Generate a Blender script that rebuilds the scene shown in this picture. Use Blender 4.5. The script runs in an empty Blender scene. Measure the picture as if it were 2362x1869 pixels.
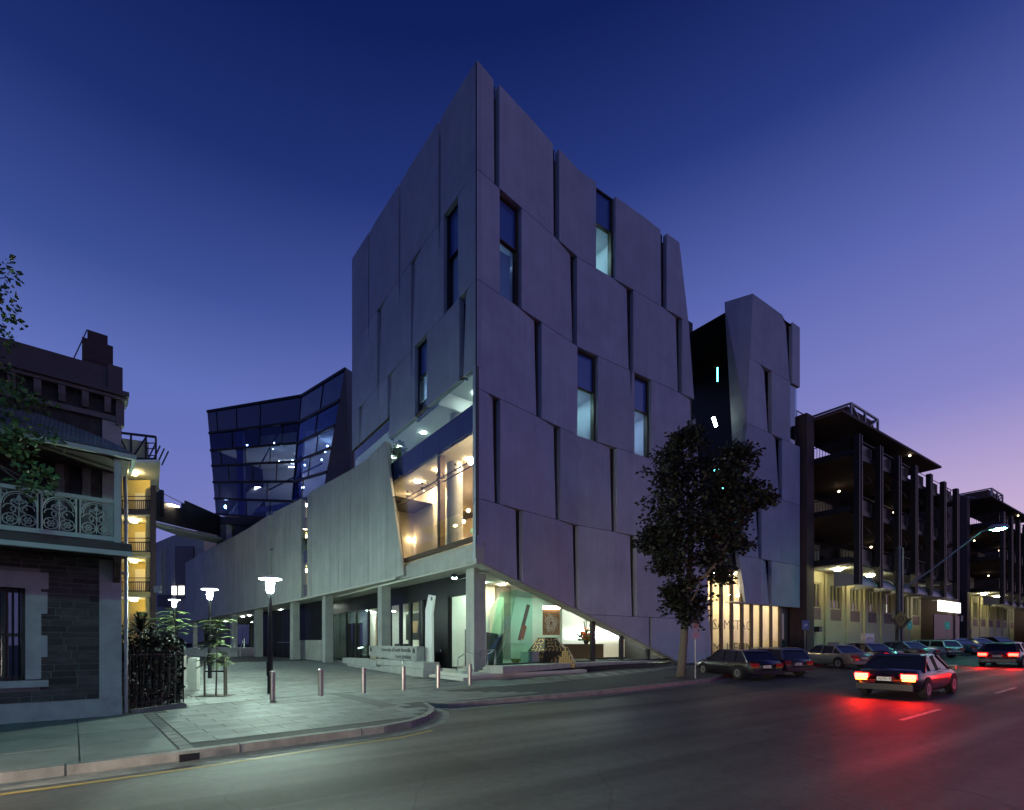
import bpy, math, random
import numpy as np
from mathutils import Vector, Matrix
random.seed(7)
rng = np.random.default_rng(7)
scene = bpy.context.scene
COL = scene.collection
# ---------------------------------------------------------------- camera, sky, exposure
F, CX, HY, EYE = 1098.0, 1050.0, 1484.0, 1.8       # view camera with rise and shift, level
cd = bpy.data.cameras.new('camera')
cam = bpy.data.objects.new('camera', cd); COL.objects.link(cam)
cam.location = (0, 0, EYE); cam.rotation_euler = (math.radians(90), 0, 0)
cd.sensor_fit = 'HORIZONTAL'; cd.sensor_width = 36.0; cd.lens = 36.0 * F / 2362.0
cd.shift_x = (1181.0 - CX) / 2362.0; cd.shift_y = (HY - 934.5) / 2362.0
cd.clip_start = 0.05; cd.clip_end = 3000
scene.camera = cam
w = bpy.data.worlds.new('World'); scene.world = w; w.use_nodes = True
nt = w.node_tree; nt.nodes.clear(); N = nt.nodes.new; LK = nt.links.new
tc = N('ShaderNodeTexCoord'); sp = N('ShaderNodeSeparateXYZ'); LK(tc.outputs['Generated'], sp.inputs[0])
el = N('ShaderNodeMath'); el.operation = 'ARCSINE'; LK(sp.outputs['Z'], el.inputs[0])
eln = N('ShaderNodeMath'); eln.operation = 'DIVIDE'; LK(el.outputs[0], eln.inputs[0]); eln.inputs[1].default_value = math.pi / 2
def ramp(stops):
    r = N('ShaderNodeValToRGB'); LK(eln.outputs[0], r.inputs[0]); e = r.color_ramp.elements
    while len(e) > 1: e.remove(e[-1])
    e[0].position = stops[0][0]; e[0].color = (*stops[0][1], 1)
    for p, c in stops[1:]:
        q = e.new(p); q.color = (*c, 1)
    return r
# the side of the sky away from the afterglow, and the afterglow side
cool = ramp([(0, (.19, .20, .50)), (.12, (.165, .190, .52)), (.28, (.112, .160, .475)), (.37, (.044, .078, .300)), (.48, (.013, .029, .160)), (.58, (.0045, .0135, .102)), (.75, (.002, .007, .06)), (1, (.0015, .005, .045))])
warm = ramp([(0, (.66, .420, .580)), (.12, (.560, .420, .660)), (.225, (.232, .232, .570)), (.36, (.104, .138, .440)), (.476, (.024, .045, .225)), (.58, (.006, .0155, .108)), (.75, (.002, .007, .06)), (1, (.0015, .005, .045))])
anti = ramp([(0, (.095, .105, .300)), (.15, (.090, .105, .320)), (.35, (.038, .056, .225)), (.6, (.0045, .013, .095)), (1, (.0015, .005, .045))])
# azimuth: the afterglow lies to the right along the street
dt = N('ShaderNodeVectorMath'); dt.operation = 'DOT_PRODUCT'; LK(tc.outputs['Generated'], dt.inputs[0]); dt.inputs[1].default_value = (.86, .51, 0)
mr = N('ShaderNodeMapRange'); mr.interpolation_type = 'SMOOTHSTEP'; LK(dt.outputs['Value'], mr.inputs[0]); mr.inputs[1].default_value = -.2; mr.inputs[2].default_value = 1.05
mx = N('ShaderNodeMix'); mx.data_type = 'RGBA'; LK(mr.outputs[0], mx.inputs[0]); LK(cool.outputs[0], mx.inputs[6]); LK(warm.outputs[0], mx.inputs[7])
mr2 = N('ShaderNodeMapRange'); mr2.interpolation_type = 'SMOOTHSTEP'; LK(dt.outputs['Value'], mr2.inputs[0]); mr2.inputs[1].default_value = -.25; mr2.inputs[2].default_value = -.95
mx2 = N('ShaderNodeMix'); mx2.data_type = 'RGBA'; LK(mr2.outputs[0], mx2.inputs[0]); LK(mx.outputs[2], mx2.inputs[6]); LK(anti.outputs[0], mx2.inputs[7])
bg = N('ShaderNodeBackground'); LK(mx2.outputs[2], bg.inputs[0]); bg.inputs[1].default_value = 1.0
wo = N('ShaderNodeOutputWorld'); LK(bg.outputs[0], wo.inputs[0])
vs = scene.view_settings; vs.view_transform = 'Standard'; vs.look = 'None'; vs.exposure = 0.0; vs.gamma = 1.0; vs.use_curve_mapping = False
cy = scene.cycles
cy.use_denoising = True; cy.max_bounces = 10; cy.transparent_max_bounces = 24; cy.glossy_bounces = 4; cy.diffuse_bounces = 4
cy.caustics_reflective = False; cy.caustics_refractive = False; cy.sample_clamp_indirect = 4.0; cy.use_light_tree = True
# ---------------------------------------------------------------- materials
MATS = {}
def mat(name, col=(.5, .5, .5), rough=.7, metal=0.0, emit=None, es=0.0, noise=0.0, nscale=3.0, bump=0.0, bscale=40.0, spec=.5, rand=0.0, streak=0.0, sub=0.0):
    m = bpy.data.materials.new(name); m.use_nodes = True; t = m.node_tree; b = t.nodes['Principled BSDF']
    b.inputs['Base Color'].default_value = (*col, 1); b.inputs['Roughness'].default_value = rough; b.inputs['Metallic'].default_value = metal
    b.inputs['Specular IOR Level'].default_value = spec
    if emit: b.inputs['Emission Color'].default_value = (*emit, 1); b.inputs['Emission Strength'].default_value = es
    co = t.nodes.new('ShaderNodeTexCoord')
    geo = t.nodes.new('ShaderNodeNewGeometry')
    last = None
    def mixcol(fac, c1, c2):
        q = t.nodes.new('ShaderNodeMix'); q.data_type = 'RGBA'; t.links.new(fac, q.inputs[0])
        for i, c in ((6, c1), (7, c2)):
            if isinstance(c, tuple): q.inputs[i].default_value = (*c, 1)
            else: t.links.new(c, q.inputs[i])
        return q.outputs[2]
    def scalecol(src, val):
        q = t.nodes.new('ShaderNodeVectorMath'); q.operation = 'SCALE'; t.links.new(val, q.inputs['Scale'])
        if isinstance(src, tuple): q.inputs[0].default_value = src
        else: t.links.new(src, q.inputs[0])
        return q.outputs[0]
    if noise:
        n1 = t.nodes.new('ShaderNodeTexNoise'); n1.inputs['Scale'].default_value = nscale; n1.inputs['Detail'].default_value = 6; n1.inputs['Roughness'].default_value = .65
        t.links.new(geo.outputs['Position'], n1.inputs['Vector'])
        r = t.nodes.new('ShaderNodeMapRange'); t.links.new(n1.outputs['Fac'], r.inputs[0]); r.inputs[1].default_value = .28; r.inputs[2].default_value = .72; r.inputs[3].default_value = 1 - noise; r.inputs[4].default_value = 1 + noise
        last = scalecol(col, r.outputs[0])
    if streak:
        mp = t.nodes.new('ShaderNodeMapping'); mp.inputs['Scale'].default_value = (2.2, 2.2, .12); t.links.new(geo.outputs['Position'], mp.inputs[0])
        n2 = t.nodes.new('ShaderNodeTexNoise'); n2.inputs['Scale'].default_value = 1.6; n2.inputs['Detail'].default_value = 5; t.links.new(mp.outputs[0], n2.inputs['Vector'])
        r = t.nodes.new('ShaderNodeMapRange'); t.links.new(n2.outputs['Fac'], r.inputs[0]); r.inputs[1].default_value = .3; r.inputs[2].default_value = .7; r.inputs[3].default_value = 1 - streak; r.inputs[4].default_value = 1 + streak * .5
        last = scalecol(last if last is not None else col, r.outputs[0])
    if rand:
        oi = t.nodes.new('ShaderNodeObjectInfo')
        r = t.nodes.new('ShaderNodeMapRange'); t.links.new(oi.outputs['Random'], r.inputs[0]); r.inputs[3].default_value = 1 - rand; r.inputs[4].default_value = 1 + rand
        last = scalecol(last if last is not None else col, r.outputs[0])
    if last is not None: t.links.new(last, b.inputs['Base Color'])
    if bump:
        n3 = t.nodes.new('ShaderNodeTexNoise'); n3.inputs['Scale'].default_value = bscale; n3.inputs['Detail'].default_value = 4; t.links.new(geo.outputs['Position'], n3.inputs['Vector'])
        bp = t.nodes.new('ShaderNodeBump'); bp.inputs['Strength'].default_value = bump; bp.inputs['Distance'].default_value = .02; t.links.new(n3.outputs['Fac'], bp.inputs['Height']); t.links.new(bp.outputs[0], b.inputs['Normal'])
    MATS[name] = m; return m
def glass(name, tint=(.9, .95, .93), refl=1.0, rough=0.0, ior=1.5, rcol=(1, 1, 1)):
    m = bpy.data.materials.new(name); m.use_nodes = True; t = m.node_tree; t.nodes.clear()
    tr = t.nodes.new('ShaderNodeBsdfTransparent'); tr.inputs[0].default_value = (*tint, 1)
    gl = t.nodes.new('ShaderNodeBsdfGlossy'); gl.inputs['Roughness'].default_value = rough; gl.inputs['Color'].default_value = (*rcol, 1)
    fr = t.nodes.new('ShaderNodeLayerWeight'); f5 = t.nodes.new('ShaderNodeMath'); f5.operation = 'POWER'; t.links.new(fr.outputs['Facing'], f5.inputs[0]); f5.inputs[1].default_value = 5
    ml = t.nodes.new('ShaderNodeMath'); ml.operation = 'MULTIPLY_ADD'; t.links.new(f5.outputs[0], ml.inputs[0]); ml.inputs[1].default_value = .94; ml.inputs[2].default_value = .045 * refl; ml.use_clamp = True
    mxs = t.nodes.new('ShaderNodeMixShader'); t.links.new(ml.outputs[0], mxs.inputs[0]); t.links.new(tr.outputs[0], mxs.inputs[1]); t.links.new(gl.outputs[0], mxs.inputs[2])
    o = t.nodes.new('ShaderNodeOutputMaterial'); t.links.new(mxs.outputs[0], o.inputs[0])
    MATS[name] = m; return m
def emis(name, col, s): return mat(name, (.8, .8, .8), .5, emit=col, es=s)
mat('precast', (.365, .405, .475), .75, noise=.15, nscale=.55, streak=.07, rand=.09, bump=.15, bscale=30)
mat('podium_precast', (.37, .385, .36), .75, noise=.13, nscale=.6, streak=.13, rand=.07, bump=.12, bscale=30)
mat('concrete', (.34, .345, .32), .8, noise=.14, nscale=1.6, streak=.10, bump=.25, bscale=24)
mat('soffit', (.46, .46, .42), .8, noise=.06, nscale=1.5)
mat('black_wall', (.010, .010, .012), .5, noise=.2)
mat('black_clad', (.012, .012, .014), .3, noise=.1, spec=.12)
mat('dark_metal', (.02, .021, .026), .4, metal=.3)
mat('bronze', (.10, .075, .045), .45, metal=.6)
mat('steel', (.38, .39, .38), .32, metal=1.0, noise=.1, nscale=8)
mat('galv', (.30, .31, .32), .5, metal=.8)
am = mat('asphalt', (.045, .045, .048), .60, noise=.22, nscale=.7, bump=.6, bscale=130, spec=.45)
def worn_asphalt(m):
    """tyre-polished wheel tracks, oil, patches of newer tar and fine cracks, all fixed to the road"""
    t = m.node_tree; b = t.nodes['Principled BSDF']; src = b.inputs['Base Color'].links[0].from_socket; L = t.links.new; n = t.nodes.new
    geo = n('ShaderNodeNewGeometry'); rot = n('ShaderNodeMapping'); rot.vector_type = 'POINT'; rot.inputs['Rotation'].default_value = (0, 0, -math.atan2(1, 1.639)); L(geo.outputs['Position'], rot.inputs[0])
    def mul(src_, val):
        q = n('ShaderNodeVectorMath'); q.operation = 'SCALE'; L(src_, q.inputs[0]); L(val, q.inputs['Scale']); return q.outputs[0]
    def rng_(fac, a0, a1, b0, b1):
        q = n('ShaderNodeMapRange'); L(fac, q.inputs[0]); q.inputs[1].default_value = a0; q.inputs[2].default_value = a1; q.inputs[3].default_value = b0; q.inputs[4].default_value = b1; return q.outputs[0]
    mp = n('ShaderNodeMapping'); mp.inputs['Scale'].default_value = (.035, .9, 1); L(rot.outputs[0], mp.inputs[0]); n1 = n('ShaderNodeTexNoise'); n1.inputs['Scale'].default_value = 1; n1.inputs['Detail'].default_value = 5; L(mp.outputs[0], n1.inputs['Vector'])
    c = mul(src, rng_(n1.outputs['Fac'], .35, .65, .72, 1.45))
    n2 = n('ShaderNodeTexNoise'); n2.inputs['Scale'].default_value = 9; n2.inputs['Detail'].default_value = 8; L(geo.outputs['Position'], n2.inputs['Vector']); c = mul(c, rng_(n2.outputs['Fac'], .3, .7, .75, 1.25))
    mp2 = n('ShaderNodeMapping'); mp2.inputs['Scale'].default_value = (.10, .22, 1); L(rot.outputs[0], mp2.inputs[0]); v = n('ShaderNodeTexVoronoi'); v.distance = 'CHEBYCHEV'; v.inputs['Scale'].default_value = 1; L(mp2.outputs[0], v.inputs['Vector']); sx = n('ShaderNodeSeparateColor'); L(v.outputs['Color'], sx.inputs[0]); c = mul(c, rng_(sx.outputs[0], .72, .75, 1.0, .62))
    n3 = n('ShaderNodeTexNoise'); n3.inputs['Scale'].default_value = .6; L(geo.outputs['Position'], n3.inputs['Vector']); ad = n('ShaderNodeVectorMath'); ad.operation = 'ADD'; L(geo.outputs['Position'], ad.inputs[0]); L(n3.outputs['Color'], ad.inputs[1])
    v2 = n('ShaderNodeTexVoronoi'); v2.feature = 'DISTANCE_TO_EDGE'; v2.inputs['Scale'].default_value = .33; L(ad.outputs[0], v2.inputs['Vector']); c = mul(c, rng_(v2.outputs['Distance'], .0, .006, .35, 1.0))
    L(c, b.inputs['Base Color']); L(rng_(n1.outputs['Fac'], .35, .65, .66, .48), b.inputs['Roughness'])
worn_asphalt(am)
mat('paving', (.125, .137, .135), .7, noise=.30, nscale=1.8, bump=.35, bscale=60, rand=.20)
mat('slab', (.115, .13, .128), .72, noise=.30, nscale=1.5, bump=.3, bscale=50, rand=.10)
mat('joint', (.045, .047, .045), .9, noise=.2)
mat('kerb', (.175, .175, .165), .75, noise=.34, nscale=3, bump=.3, bscale=40)
mat('dark_paver', (.065, .065, .07), .7, noise=.2)
mat('white_line', (.30, .30, .28), .6, noise=.75, nscale=9)
mat('yellow_line', (.30, .20, .045), .6, noise=.3, nscale=4)
mat('plaster', (.80, .80, .74), .8, noise=.03)
mat('cream', (.78, .70, .52), .8, noise=.04)
mat('gallery', (.78, .82, .76), .8, noise=.03)
mat('timber', (.45, .30, .15), .6, noise=.2, nscale=4)
mat('render_wall', (.33, .33, .32), .85, noise=.2, nscale=2.5, bump=.2, bscale=30)
mat('stone', (.050, .047, .043), .8, noise=.4, nscale=6, bump=.8, bscale=22, rand=.5)
mat('mortar', (.24, .24, .22), .9, noise=.1)
mat('parapet', (.085, .085, .085), .85, noise=.15, nscale=2)
mat('trim', (.13, .13, .125), .8, noise=.2, nscale=4)
mat('lace', (.36, .41, .37), .6, noise=.08)
mat('timber_dark', (.05, .035, .03), .6, noise=.2)
mat('corrugated', (.22, .25, .26), .5, metal=.5, noise=.1)
mat('chimney', (.06, .045, .042), .9, noise=.25, nscale=6)
mat('yellow_wall', (.62, .47, .17), .8, noise=.06)
mat('beige_wall', (.48, .44, .27), .8, noise=.08)
mat('brown_wall', (.095, .062, .052), .85, noise=.12)
mat('mauve_brick', (.20, .13, .13), .85, noise=.15)
mat('dark_steel', (.013, .013, .018), .45, metal=.4)
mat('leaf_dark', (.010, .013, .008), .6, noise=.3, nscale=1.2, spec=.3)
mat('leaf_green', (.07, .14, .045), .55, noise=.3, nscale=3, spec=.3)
mat('leaf_fern', (.055, .08, .024), .6, noise=.25, nscale=4, spec=.3)
mat('bark', (.11, .095, .075), .9, noise=.3, nscale=5, bump=.6, bscale=18)
mat('soil', (.05, .04, .03), .95, noise=.3)
mat('stake', (.20, .17, .12), .8, noise=.2)
mat('rubber', (.012, .012, .012), .8)
mat('gold', (.42, .27, .10), .5, noise=.1)
mat('art_black', (.012, .012, .012), .5)
mat('orange_cloth', (.75, .14, .03), .7, noise=.15, nscale=6)
mat('brown_cloth', (.28, .17, .10), .8, noise=.1)
mat('white_paint', (.75, .75, .72), .6)
mat('grey_seat', (.22, .26, .45), .7)
mat('lettering', (.05, .05, .05), .7)
mat('pale_letter', (.42, .42, .40), .7)
mat('sign_blue', (.10, .13, .32), .6); mat('sign_red', (.45, .06, .05), .6); mat('sign_yellow', (.20, .145, .035), .6); mat('sign_green', (.03, .30, .17), .5, emit=(.15, .8, .5), es=.8); mat('sign_teal', (.12, .35, .36), .6)
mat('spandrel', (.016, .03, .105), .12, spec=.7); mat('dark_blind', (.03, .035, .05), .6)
glass('clear', (.93, .96, .94), 1.0); glass('curtain', (.80, .86, .90), 1.1); glass('blue_glass', (.42, .53, .80), 1.0, rcol=(.55, .65, 1)); glass('green_glass', (.74, .95, .88), 1.0); glass('tinted', (.34, .40, .40), 1.0)
glass('window_glass', (.70, .80, .88), 2.6)
emis('lamp_white', (.72, 1.0, .84), 1500); emis('disc_glow', (.86, 1, .93), 40.0); emis('down_white', (.86, 1, .88), 130); emis('down_green', (.62, 1.0, .76), 170); emis('down_warm', (1, .64, .33), 170); emis('hall_warm', (1, .68, .38), 1500); emis('stage_white', (.85, 1, .95), 110); mat('sky_tint_pane', (.06, .115, .33), .1, spec=.9); emis('globe_yellow', (1, .82, .36), 55)  # upper tower panes: blue base colour stands in for the sky's reflection
emis('tube_warm', (1, .78, .50), 22); emis('tube_white', (.80, 1, .92), 26); emis('street_teal', (.16, 1.0, .62), 240); emis('tail_red', (1, .03, .012), 60); emis('amber', (1, .38, .03), 40); emis('reverse_white', (1, .92, .8), 16); emis('teal_tube', (.10, .85, .80), 20); emis('sign_lit', (1, .97, .85), 2.6); emis('strip_white', (.85, 1, .98), 14); emis('room_cool', (.70, .85, 1.0), 1.4); emis('spot_warm', (1, .76, .5), 110); emis('down_cream', (1, .80, .52), 230)
# ---------------------------------------------------------------- mesh builder and object helpers
class MB:
    def __init__(s): s.v = []; s.f = []
    def add(s, vs, fs):
        b = len(s.v); s.v.extend(tuple(p) for p in vs); s.f.extend(tuple(i + b for i in f) for f in fs); return s
    def poly(s, pts): return s.add(pts, [tuple(range(len(pts)))])
    def prism(s, front, back):
        n = len(front); bk = Vector(back)
        vs = [Vector(p) for p in front] + [Vector(p) + bk for p in front]
        return s.add(vs, [tuple(range(n)), tuple(range(2 * n - 1, n - 1, -1))] + [(i, i + n, (i + 1) % n + n, (i + 1) % n) for i in range(n)])
    def hexa(s, b4, t4): return s.add(list(b4) + list(t4), [(3, 2, 1, 0), (4, 5, 6, 7), (0, 1, 5, 4), (1, 2, 6, 5), (2, 3, 7, 6), (3, 0, 4, 7)])
    def box(s, c, size, ax=(1, 0), tilt=0):
        ux = Vector((ax[0], ax[1], 0)).normalized(); uy = Vector((-ux.y, ux.x, 0)); h = [q / 2 for q in size]; c = Vector(c)
        P = lambda a, b, z: c + ux * (a * h[0]) + uy * (b * h[1]) + Vector((0, 0, z * h[2]))
        return s.hexa([P(-1, -1, -1), P(1, -1, -1), P(1, 1, -1), P(-1, 1, -1)], [P(-1, -1, 1), P(1, -1, 1), P(1, 1, 1), P(-1, 1, 1)])
    def bar(s, a, b, wd, ht=None, up=(0, 0, 1)):
        a = Vector(a); b = Vector(b); d = (b - a)
        if d.length < 1e-6: return s
        d.normalize(); ht = ht or wd; up = Vector(up)
        if abs(d.dot(up)) > .98: up = Vector((.3, 1, 0)).normalized()
        sx = d.cross(up).normalized() * (wd / 2); sy = sx.cross(d).normalized() * (ht / 2)
        return s.hexa([a - sx - sy, a + sx - sy, a + sx + sy, a - sx + sy], [b - sx - sy, b + sx - sy, b + sx + sy, b - sx + sy])
    def tube(s, pts, rad, seg=8, cap=True):
        pts = [Vector(p) for p in pts]; n = len(pts); rads = rad if isinstance(rad, (list, tuple)) else [rad] * n; rings = []; b = len(s.v); prev = None
        for i, p in enumerate(pts):
            d = (pts[min(i + 1, n - 1)] - pts[max(i - 1, 0)]).normalized()
            up = Vector((0, 0, 1)) if abs(d.z) < .95 else Vector((1, 0, 0))
            x = d.cross(up).normalized() if prev is None else (prev - d * prev.dot(d)).normalized()
            prev = x; y = d.cross(x)
            for k in range(seg):
                a = 2 * math.pi * k / seg; s.v.append(tuple(p + (x * math.cos(a) + y * math.sin(a)) * rads[i]))
        for i in range(n - 1):
            for k in range(seg):
                k2 = (k + 1) % seg; s.f.append((b + i * seg + k, b + i * seg + k2, b + (i + 1) * seg + k2, b + (i + 1) * seg + k))
        if cap: s.f.append(tuple(b + k for k in range(seg - 1, -1, -1))); s.f.append(tuple(b + (n - 1) * seg + k for k in range(seg)))
        return s
    def lathe(s, c, prof, seg=16):
        c = Vector(c); b = len(s.v); n = len(prof)
        for r, z in prof:
            for k in range(seg):
                a = 2 * math.pi * k / seg; s.v.append((c.x + r * math.cos(a), c.y + r * math.sin(a), c.z + z))
        for i in range(n - 1):
            for k in range(seg):
                k2 = (k + 1) % seg; s.f.append((b + i * seg + k, b + i * seg + k2, b + (i + 1) * seg + k2, b + (i + 1) * seg + k))
        s.f.append(tuple(b + k for k in range(seg - 1, -1, -1))); s.f.append(tuple(b + (n - 1) * seg + k for k in range(seg)))
        return s
    def ball(s, c, r, seg=10, sq=1.0): return s.lathe(c, [(max(r * math.sin(math.pi * i / 6), .001), -r * sq * math.cos(math.pi * i / 6)) for i in range(7)], seg)
    def build(s, name, m, parent=None, smooth=False, **props):
        me = bpy.data.meshes.new(name); me.from_pydata(s.v, [], s.f); me.validate()
        ms = m if isinstance(m, list) else [m]
        for q in ms: me.materials.append(MATS[q])
        if smooth: me.polygons.foreach_set('use_smooth', [True] * len(me.polygons))
        o = bpy.data.objects.new(name, me); COL.objects.link(o)
        if parent is not None: o.parent = parent; o.matrix_parent_inverse = Matrix.Translation(-parent.location) if parent.type == 'EMPTY' and parent.get('_plain') else Matrix.Identity(4)
        for k, v in props.items(): o[k] = v
        return o
def tag(o, label=None, cat=None, group=None, kind=None):
    for k, v in (('label', label), ('category', cat), ('group', group), ('kind', kind)):
        if v: o[k] = v
    return o
def thing(name, label, cat, loc=(0, 0, 0), rz=0.0, group=None, local=False):
    """An Empty at the thing's base. local=False: children are built in world coordinates."""
    o = bpy.data.objects.new(name, None); COL.objects.link(o); o.empty_display_size = .3
    o.location = loc; o.rotation_euler = (0, 0, rz)
    if not local: o['_plain'] = 1
    return tag(o, label, cat, group)
def copy_tree(o, parent=None):
    c = o.copy(); COL.objects.link(c); c.parent = parent
    if parent is not None: c.matrix_parent_inverse = o.matrix_parent_inverse.copy()
    for ch in list(o.children): copy_tree(ch, c)
    return c
def text(name, body, size, m, loc, xdir, parent=None, extrude=.004, align='LEFT', up=(0, 0, 1), shear=0, label=None, offs=0):
    cu = bpy.data.curves.new(name, 'FONT'); cu.body = body; cu.size = size; cu.extrude = extrude; cu.align_x = align; cu.materials.append(MATS[m]); cu.offset = offs; cu.resolution_u = 2
    tmp = bpy.data.objects.new(name, cu); COL.objects.link(tmp)
    me = bpy.data.meshes.new_from_object(tmp.evaluated_get(bpy.context.evaluated_depsgraph_get())); bpy.data.objects.remove(tmp)
    o = bpy.data.objects.new(name, me); COL.objects.link(o)
    x = Vector((xdir[0], xdir[1], 0)).normalized(); z = Vector(up); y = z; nrm = x.cross(y)
    o.matrix_world = Matrix(((x.x, y.x, nrm.x, loc[0]), (x.y, y.y, nrm.y, loc[1]), (x.z, y.z, nrm.z, loc[2]), (0, 0, 0, 1)))
    if parent is not None:
        o.parent = parent; o.matrix_parent_inverse = Matrix.Translation(-parent.location) if parent.get('_plain') else Matrix.Identity(4)
    return o
# ---------------------------------------------------------------- plan geometry
def V2(a): return Vector((a[0], a[1])).normalized()
U = V2((1.639, 1)); VB = Vector((-U.y, U.x))              # street direction and the direction away from the road
C0 = Vector((1.07, 23.5))                                  # the sharp corner of the tower in plan
def sq(x, y):
    d = Vector((x, y)) - C0; return d.dot(U), d.dot(VB)
def clamp(a, lo, hi): return max(lo, min(hi, a))
def zg(x, y):
    s, q = sq(x, y)
    return .02 * clamp(s - 2, 0, 90) + .011 * clamp(q - 4, 0, 45) * clamp((4 - s) / 6, 0, 1)
def at(px, py, d): return Vector((d * (px - CX) / F, d, EYE + d * (HY - py) / F))
def gp(px, d): x = d * (px - CX) / F; return Vector((x, d, zg(x, d)))
class Face:
    """A vertical facade: a plan polyline, positions along it (s), outward offset (o) and height (z)."""
    def __init__(f, pts):
        f.p = [Vector(q) for q in pts]; f.d = [(b - a).normalized() for a, b in zip(f.p, f.p[1:])]; f.L = [0]
        for a, b in zip(f.p, f.p[1:]): f.L.append(f.L[-1] + (b - a).length)
        f.n = []
        for a, d in zip(f.p, f.d):
            n = Vector((d.y, -d.x)); f.n.append(n if n.dot(-a) > 0 else -n)
    def seg(f, s):
        for i in range(len(f.d) - 1):
            if s < f.L[i + 1] - 1e-6: return i
        return len(f.d) - 1
    def pt(f, s, z, o=0.0, i=None):
        i = f.seg(s) if i is None else i
        q = f.p[i] + f.d[i] * (s - f.L[i]) + f.n[i] * o; return Vector((q.x, q.y, z))
    def s_at(f, px, o=0.0):
        r = (px - CX) / F; best = None
        for i, (a, d, n) in enumerate(zip(f.p, f.d, f.n)):
            a = a + n * o; k = (r * a.y - a.x) / (d.x - r * d.y); s = f.L[i] + k
            lo = -1e9 if i == 0 else f.L[i] - .01; hi = 1e9 if i == len(f.d) - 1 else f.L[i + 1] + .01
            if lo <= s <= hi: return s
            best = s
        return best
    def z_at(f, px, py, o=0.0):
        q = f.pt(f.s_at(px, o), 0, o); return EYE + (HY - py) * q.y / F
    def sz(f, px, py, o=0.0): return f.s_at(px, o), f.z_at(px, py, o)
FA = Face([C0, (7.51, 28.94), (7.51 + 1.639 * 40, 28.94 + 40)])          # street front
FB = Face([C0, (1.07 - .6557 * 40, 63.5)])                               # plaza front
SF = FA.L[1]
def clip(poly, a, b, c):
    """keep a*s + b*z >= c"""
    out = []
    for i in range(len(poly)):
        p, q = poly[i], poly[(i + 1) % len(poly)]; dp = a * p[0] + b * p[1] - c; dq = a * q[0] + b * q[1] - c
        if dp >= 0: out.append(p)
        if dp * dq < 0:
            t = dp / (dp - dq); out.append(tuple(p[k] + (q[k] - p[k]) * t for k in range(len(p))))
    return out
emis('deck_globe', (1, .80, .48), 9); emis('tube_warm_dim', (1, .85, .7), 4); emis('under_globe', (1, .90, .52), 90); mat('sky_blind', (.35, .42, .38), .7); emis('street_teal_near', (.30, 1.0, .82), 470); mat('amber_off', (.35, .12, .01), .3)
# ================================================================ SETTING: road, footpath, plaza
def sheet(name, poly, dz, m, step=2.0, kind='structure', parent=None, thick=0):
    """a ground polygon cut along a grid so that it follows the terrain"""
    xs = [p[0] for p in poly]; ys = [p[1] for p in poly]; b = MB()
    i0, i1 = math.floor(min(xs) / step), math.ceil(max(xs) / step); j0, j1 = math.floor(min(ys) / step), math.ceil(max(ys) / step)
    cells = {}
    for i in range(i0, i1):
        for j in range(j0, j1):
            q = [tuple(p) for p in poly]
            for a, bb, c in ((1, 0, i * step), (-1, 0, -(i + 1) * step), (0, 1, j * step), (0, -1, -(j + 1) * step)):
                q = clip(q, a, bb, c)
                if len(q) < 3: break
            if len(q) >= 3: b.poly([(p[0], p[1], zg(*p) + dz) for p in q])
    o = b.build(name, m, parent)
    if kind: o['kind'] = kind
    return o
# road: one sheet out to the horizon, following the rise of the street
rb = MB(); srange = [-600, -60, -20, 0, 1, 2, 3, 5, 10, 20, 40, 60, 92, 140, 300, 900]; qrange = [-600, -60, -30, -15, 0, 20, 60, 200, 900]
for i in range(len(srange) - 1):
    for j in range(len(qrange) - 1):
        pts = []
        for s, q in ((srange[i], qrange[j]), (srange[i + 1], qrange[j]), (srange[i + 1], qrange[j + 1]), (srange[i], qrange[j + 1])):
            P = C0 + U * s + VB * q; pts.append((P.x, P.y, .02 * clamp(s - 2, 0, 90) - .15))
        rb.poly(pts)
road = tag(rb.build('road', 'asphalt'), kind='structure')
# left kerb line (street side of the near footpath) and its return into the driveway
def gxy(px, py, dz=0.0): d = (EYE - dz) * F / (py - HY); return (d * (px - CX) / F, d)
KL = [(-34.0, -15.2), (-11.4, 2.55), gxy(0, 1785), gxy(201, 1762), gxy(448, 1732), gxy(688, 1701), gxy(886, 1676), gxy(950, 1664), gxy(985, 1652), gxy(1000, 1642), gxy(1002, 1632), gxy(985, 1622)]
KR = [gxy(985, 1622), (-.2, 14.2), (1.6, 15.4), (5.5, 18.0), (9.2, 20.5), (11.9, 22.2)]
PARKR = [(11.9, 22.2), (13.4, 25.6)]
KF = [C0 + U * s + VB * (-5.1) for s in (13.5, 20, 40, 60, 92, 140, 300)]
kerbline = KL[:-1] + KR + [(p.x, p.y) for p in KF]
def offset_line(pts, o):
    out = []
    for i, p in enumerate(pts):
        a = Vector(pts[max(i - 1, 0)]); b = Vector(pts[min(i + 1, len(pts) - 1)]); d = (b - a).normalized(); n = Vector((-d.y, d.x)); out.append(Vector(p) + n * o)
    return out
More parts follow.
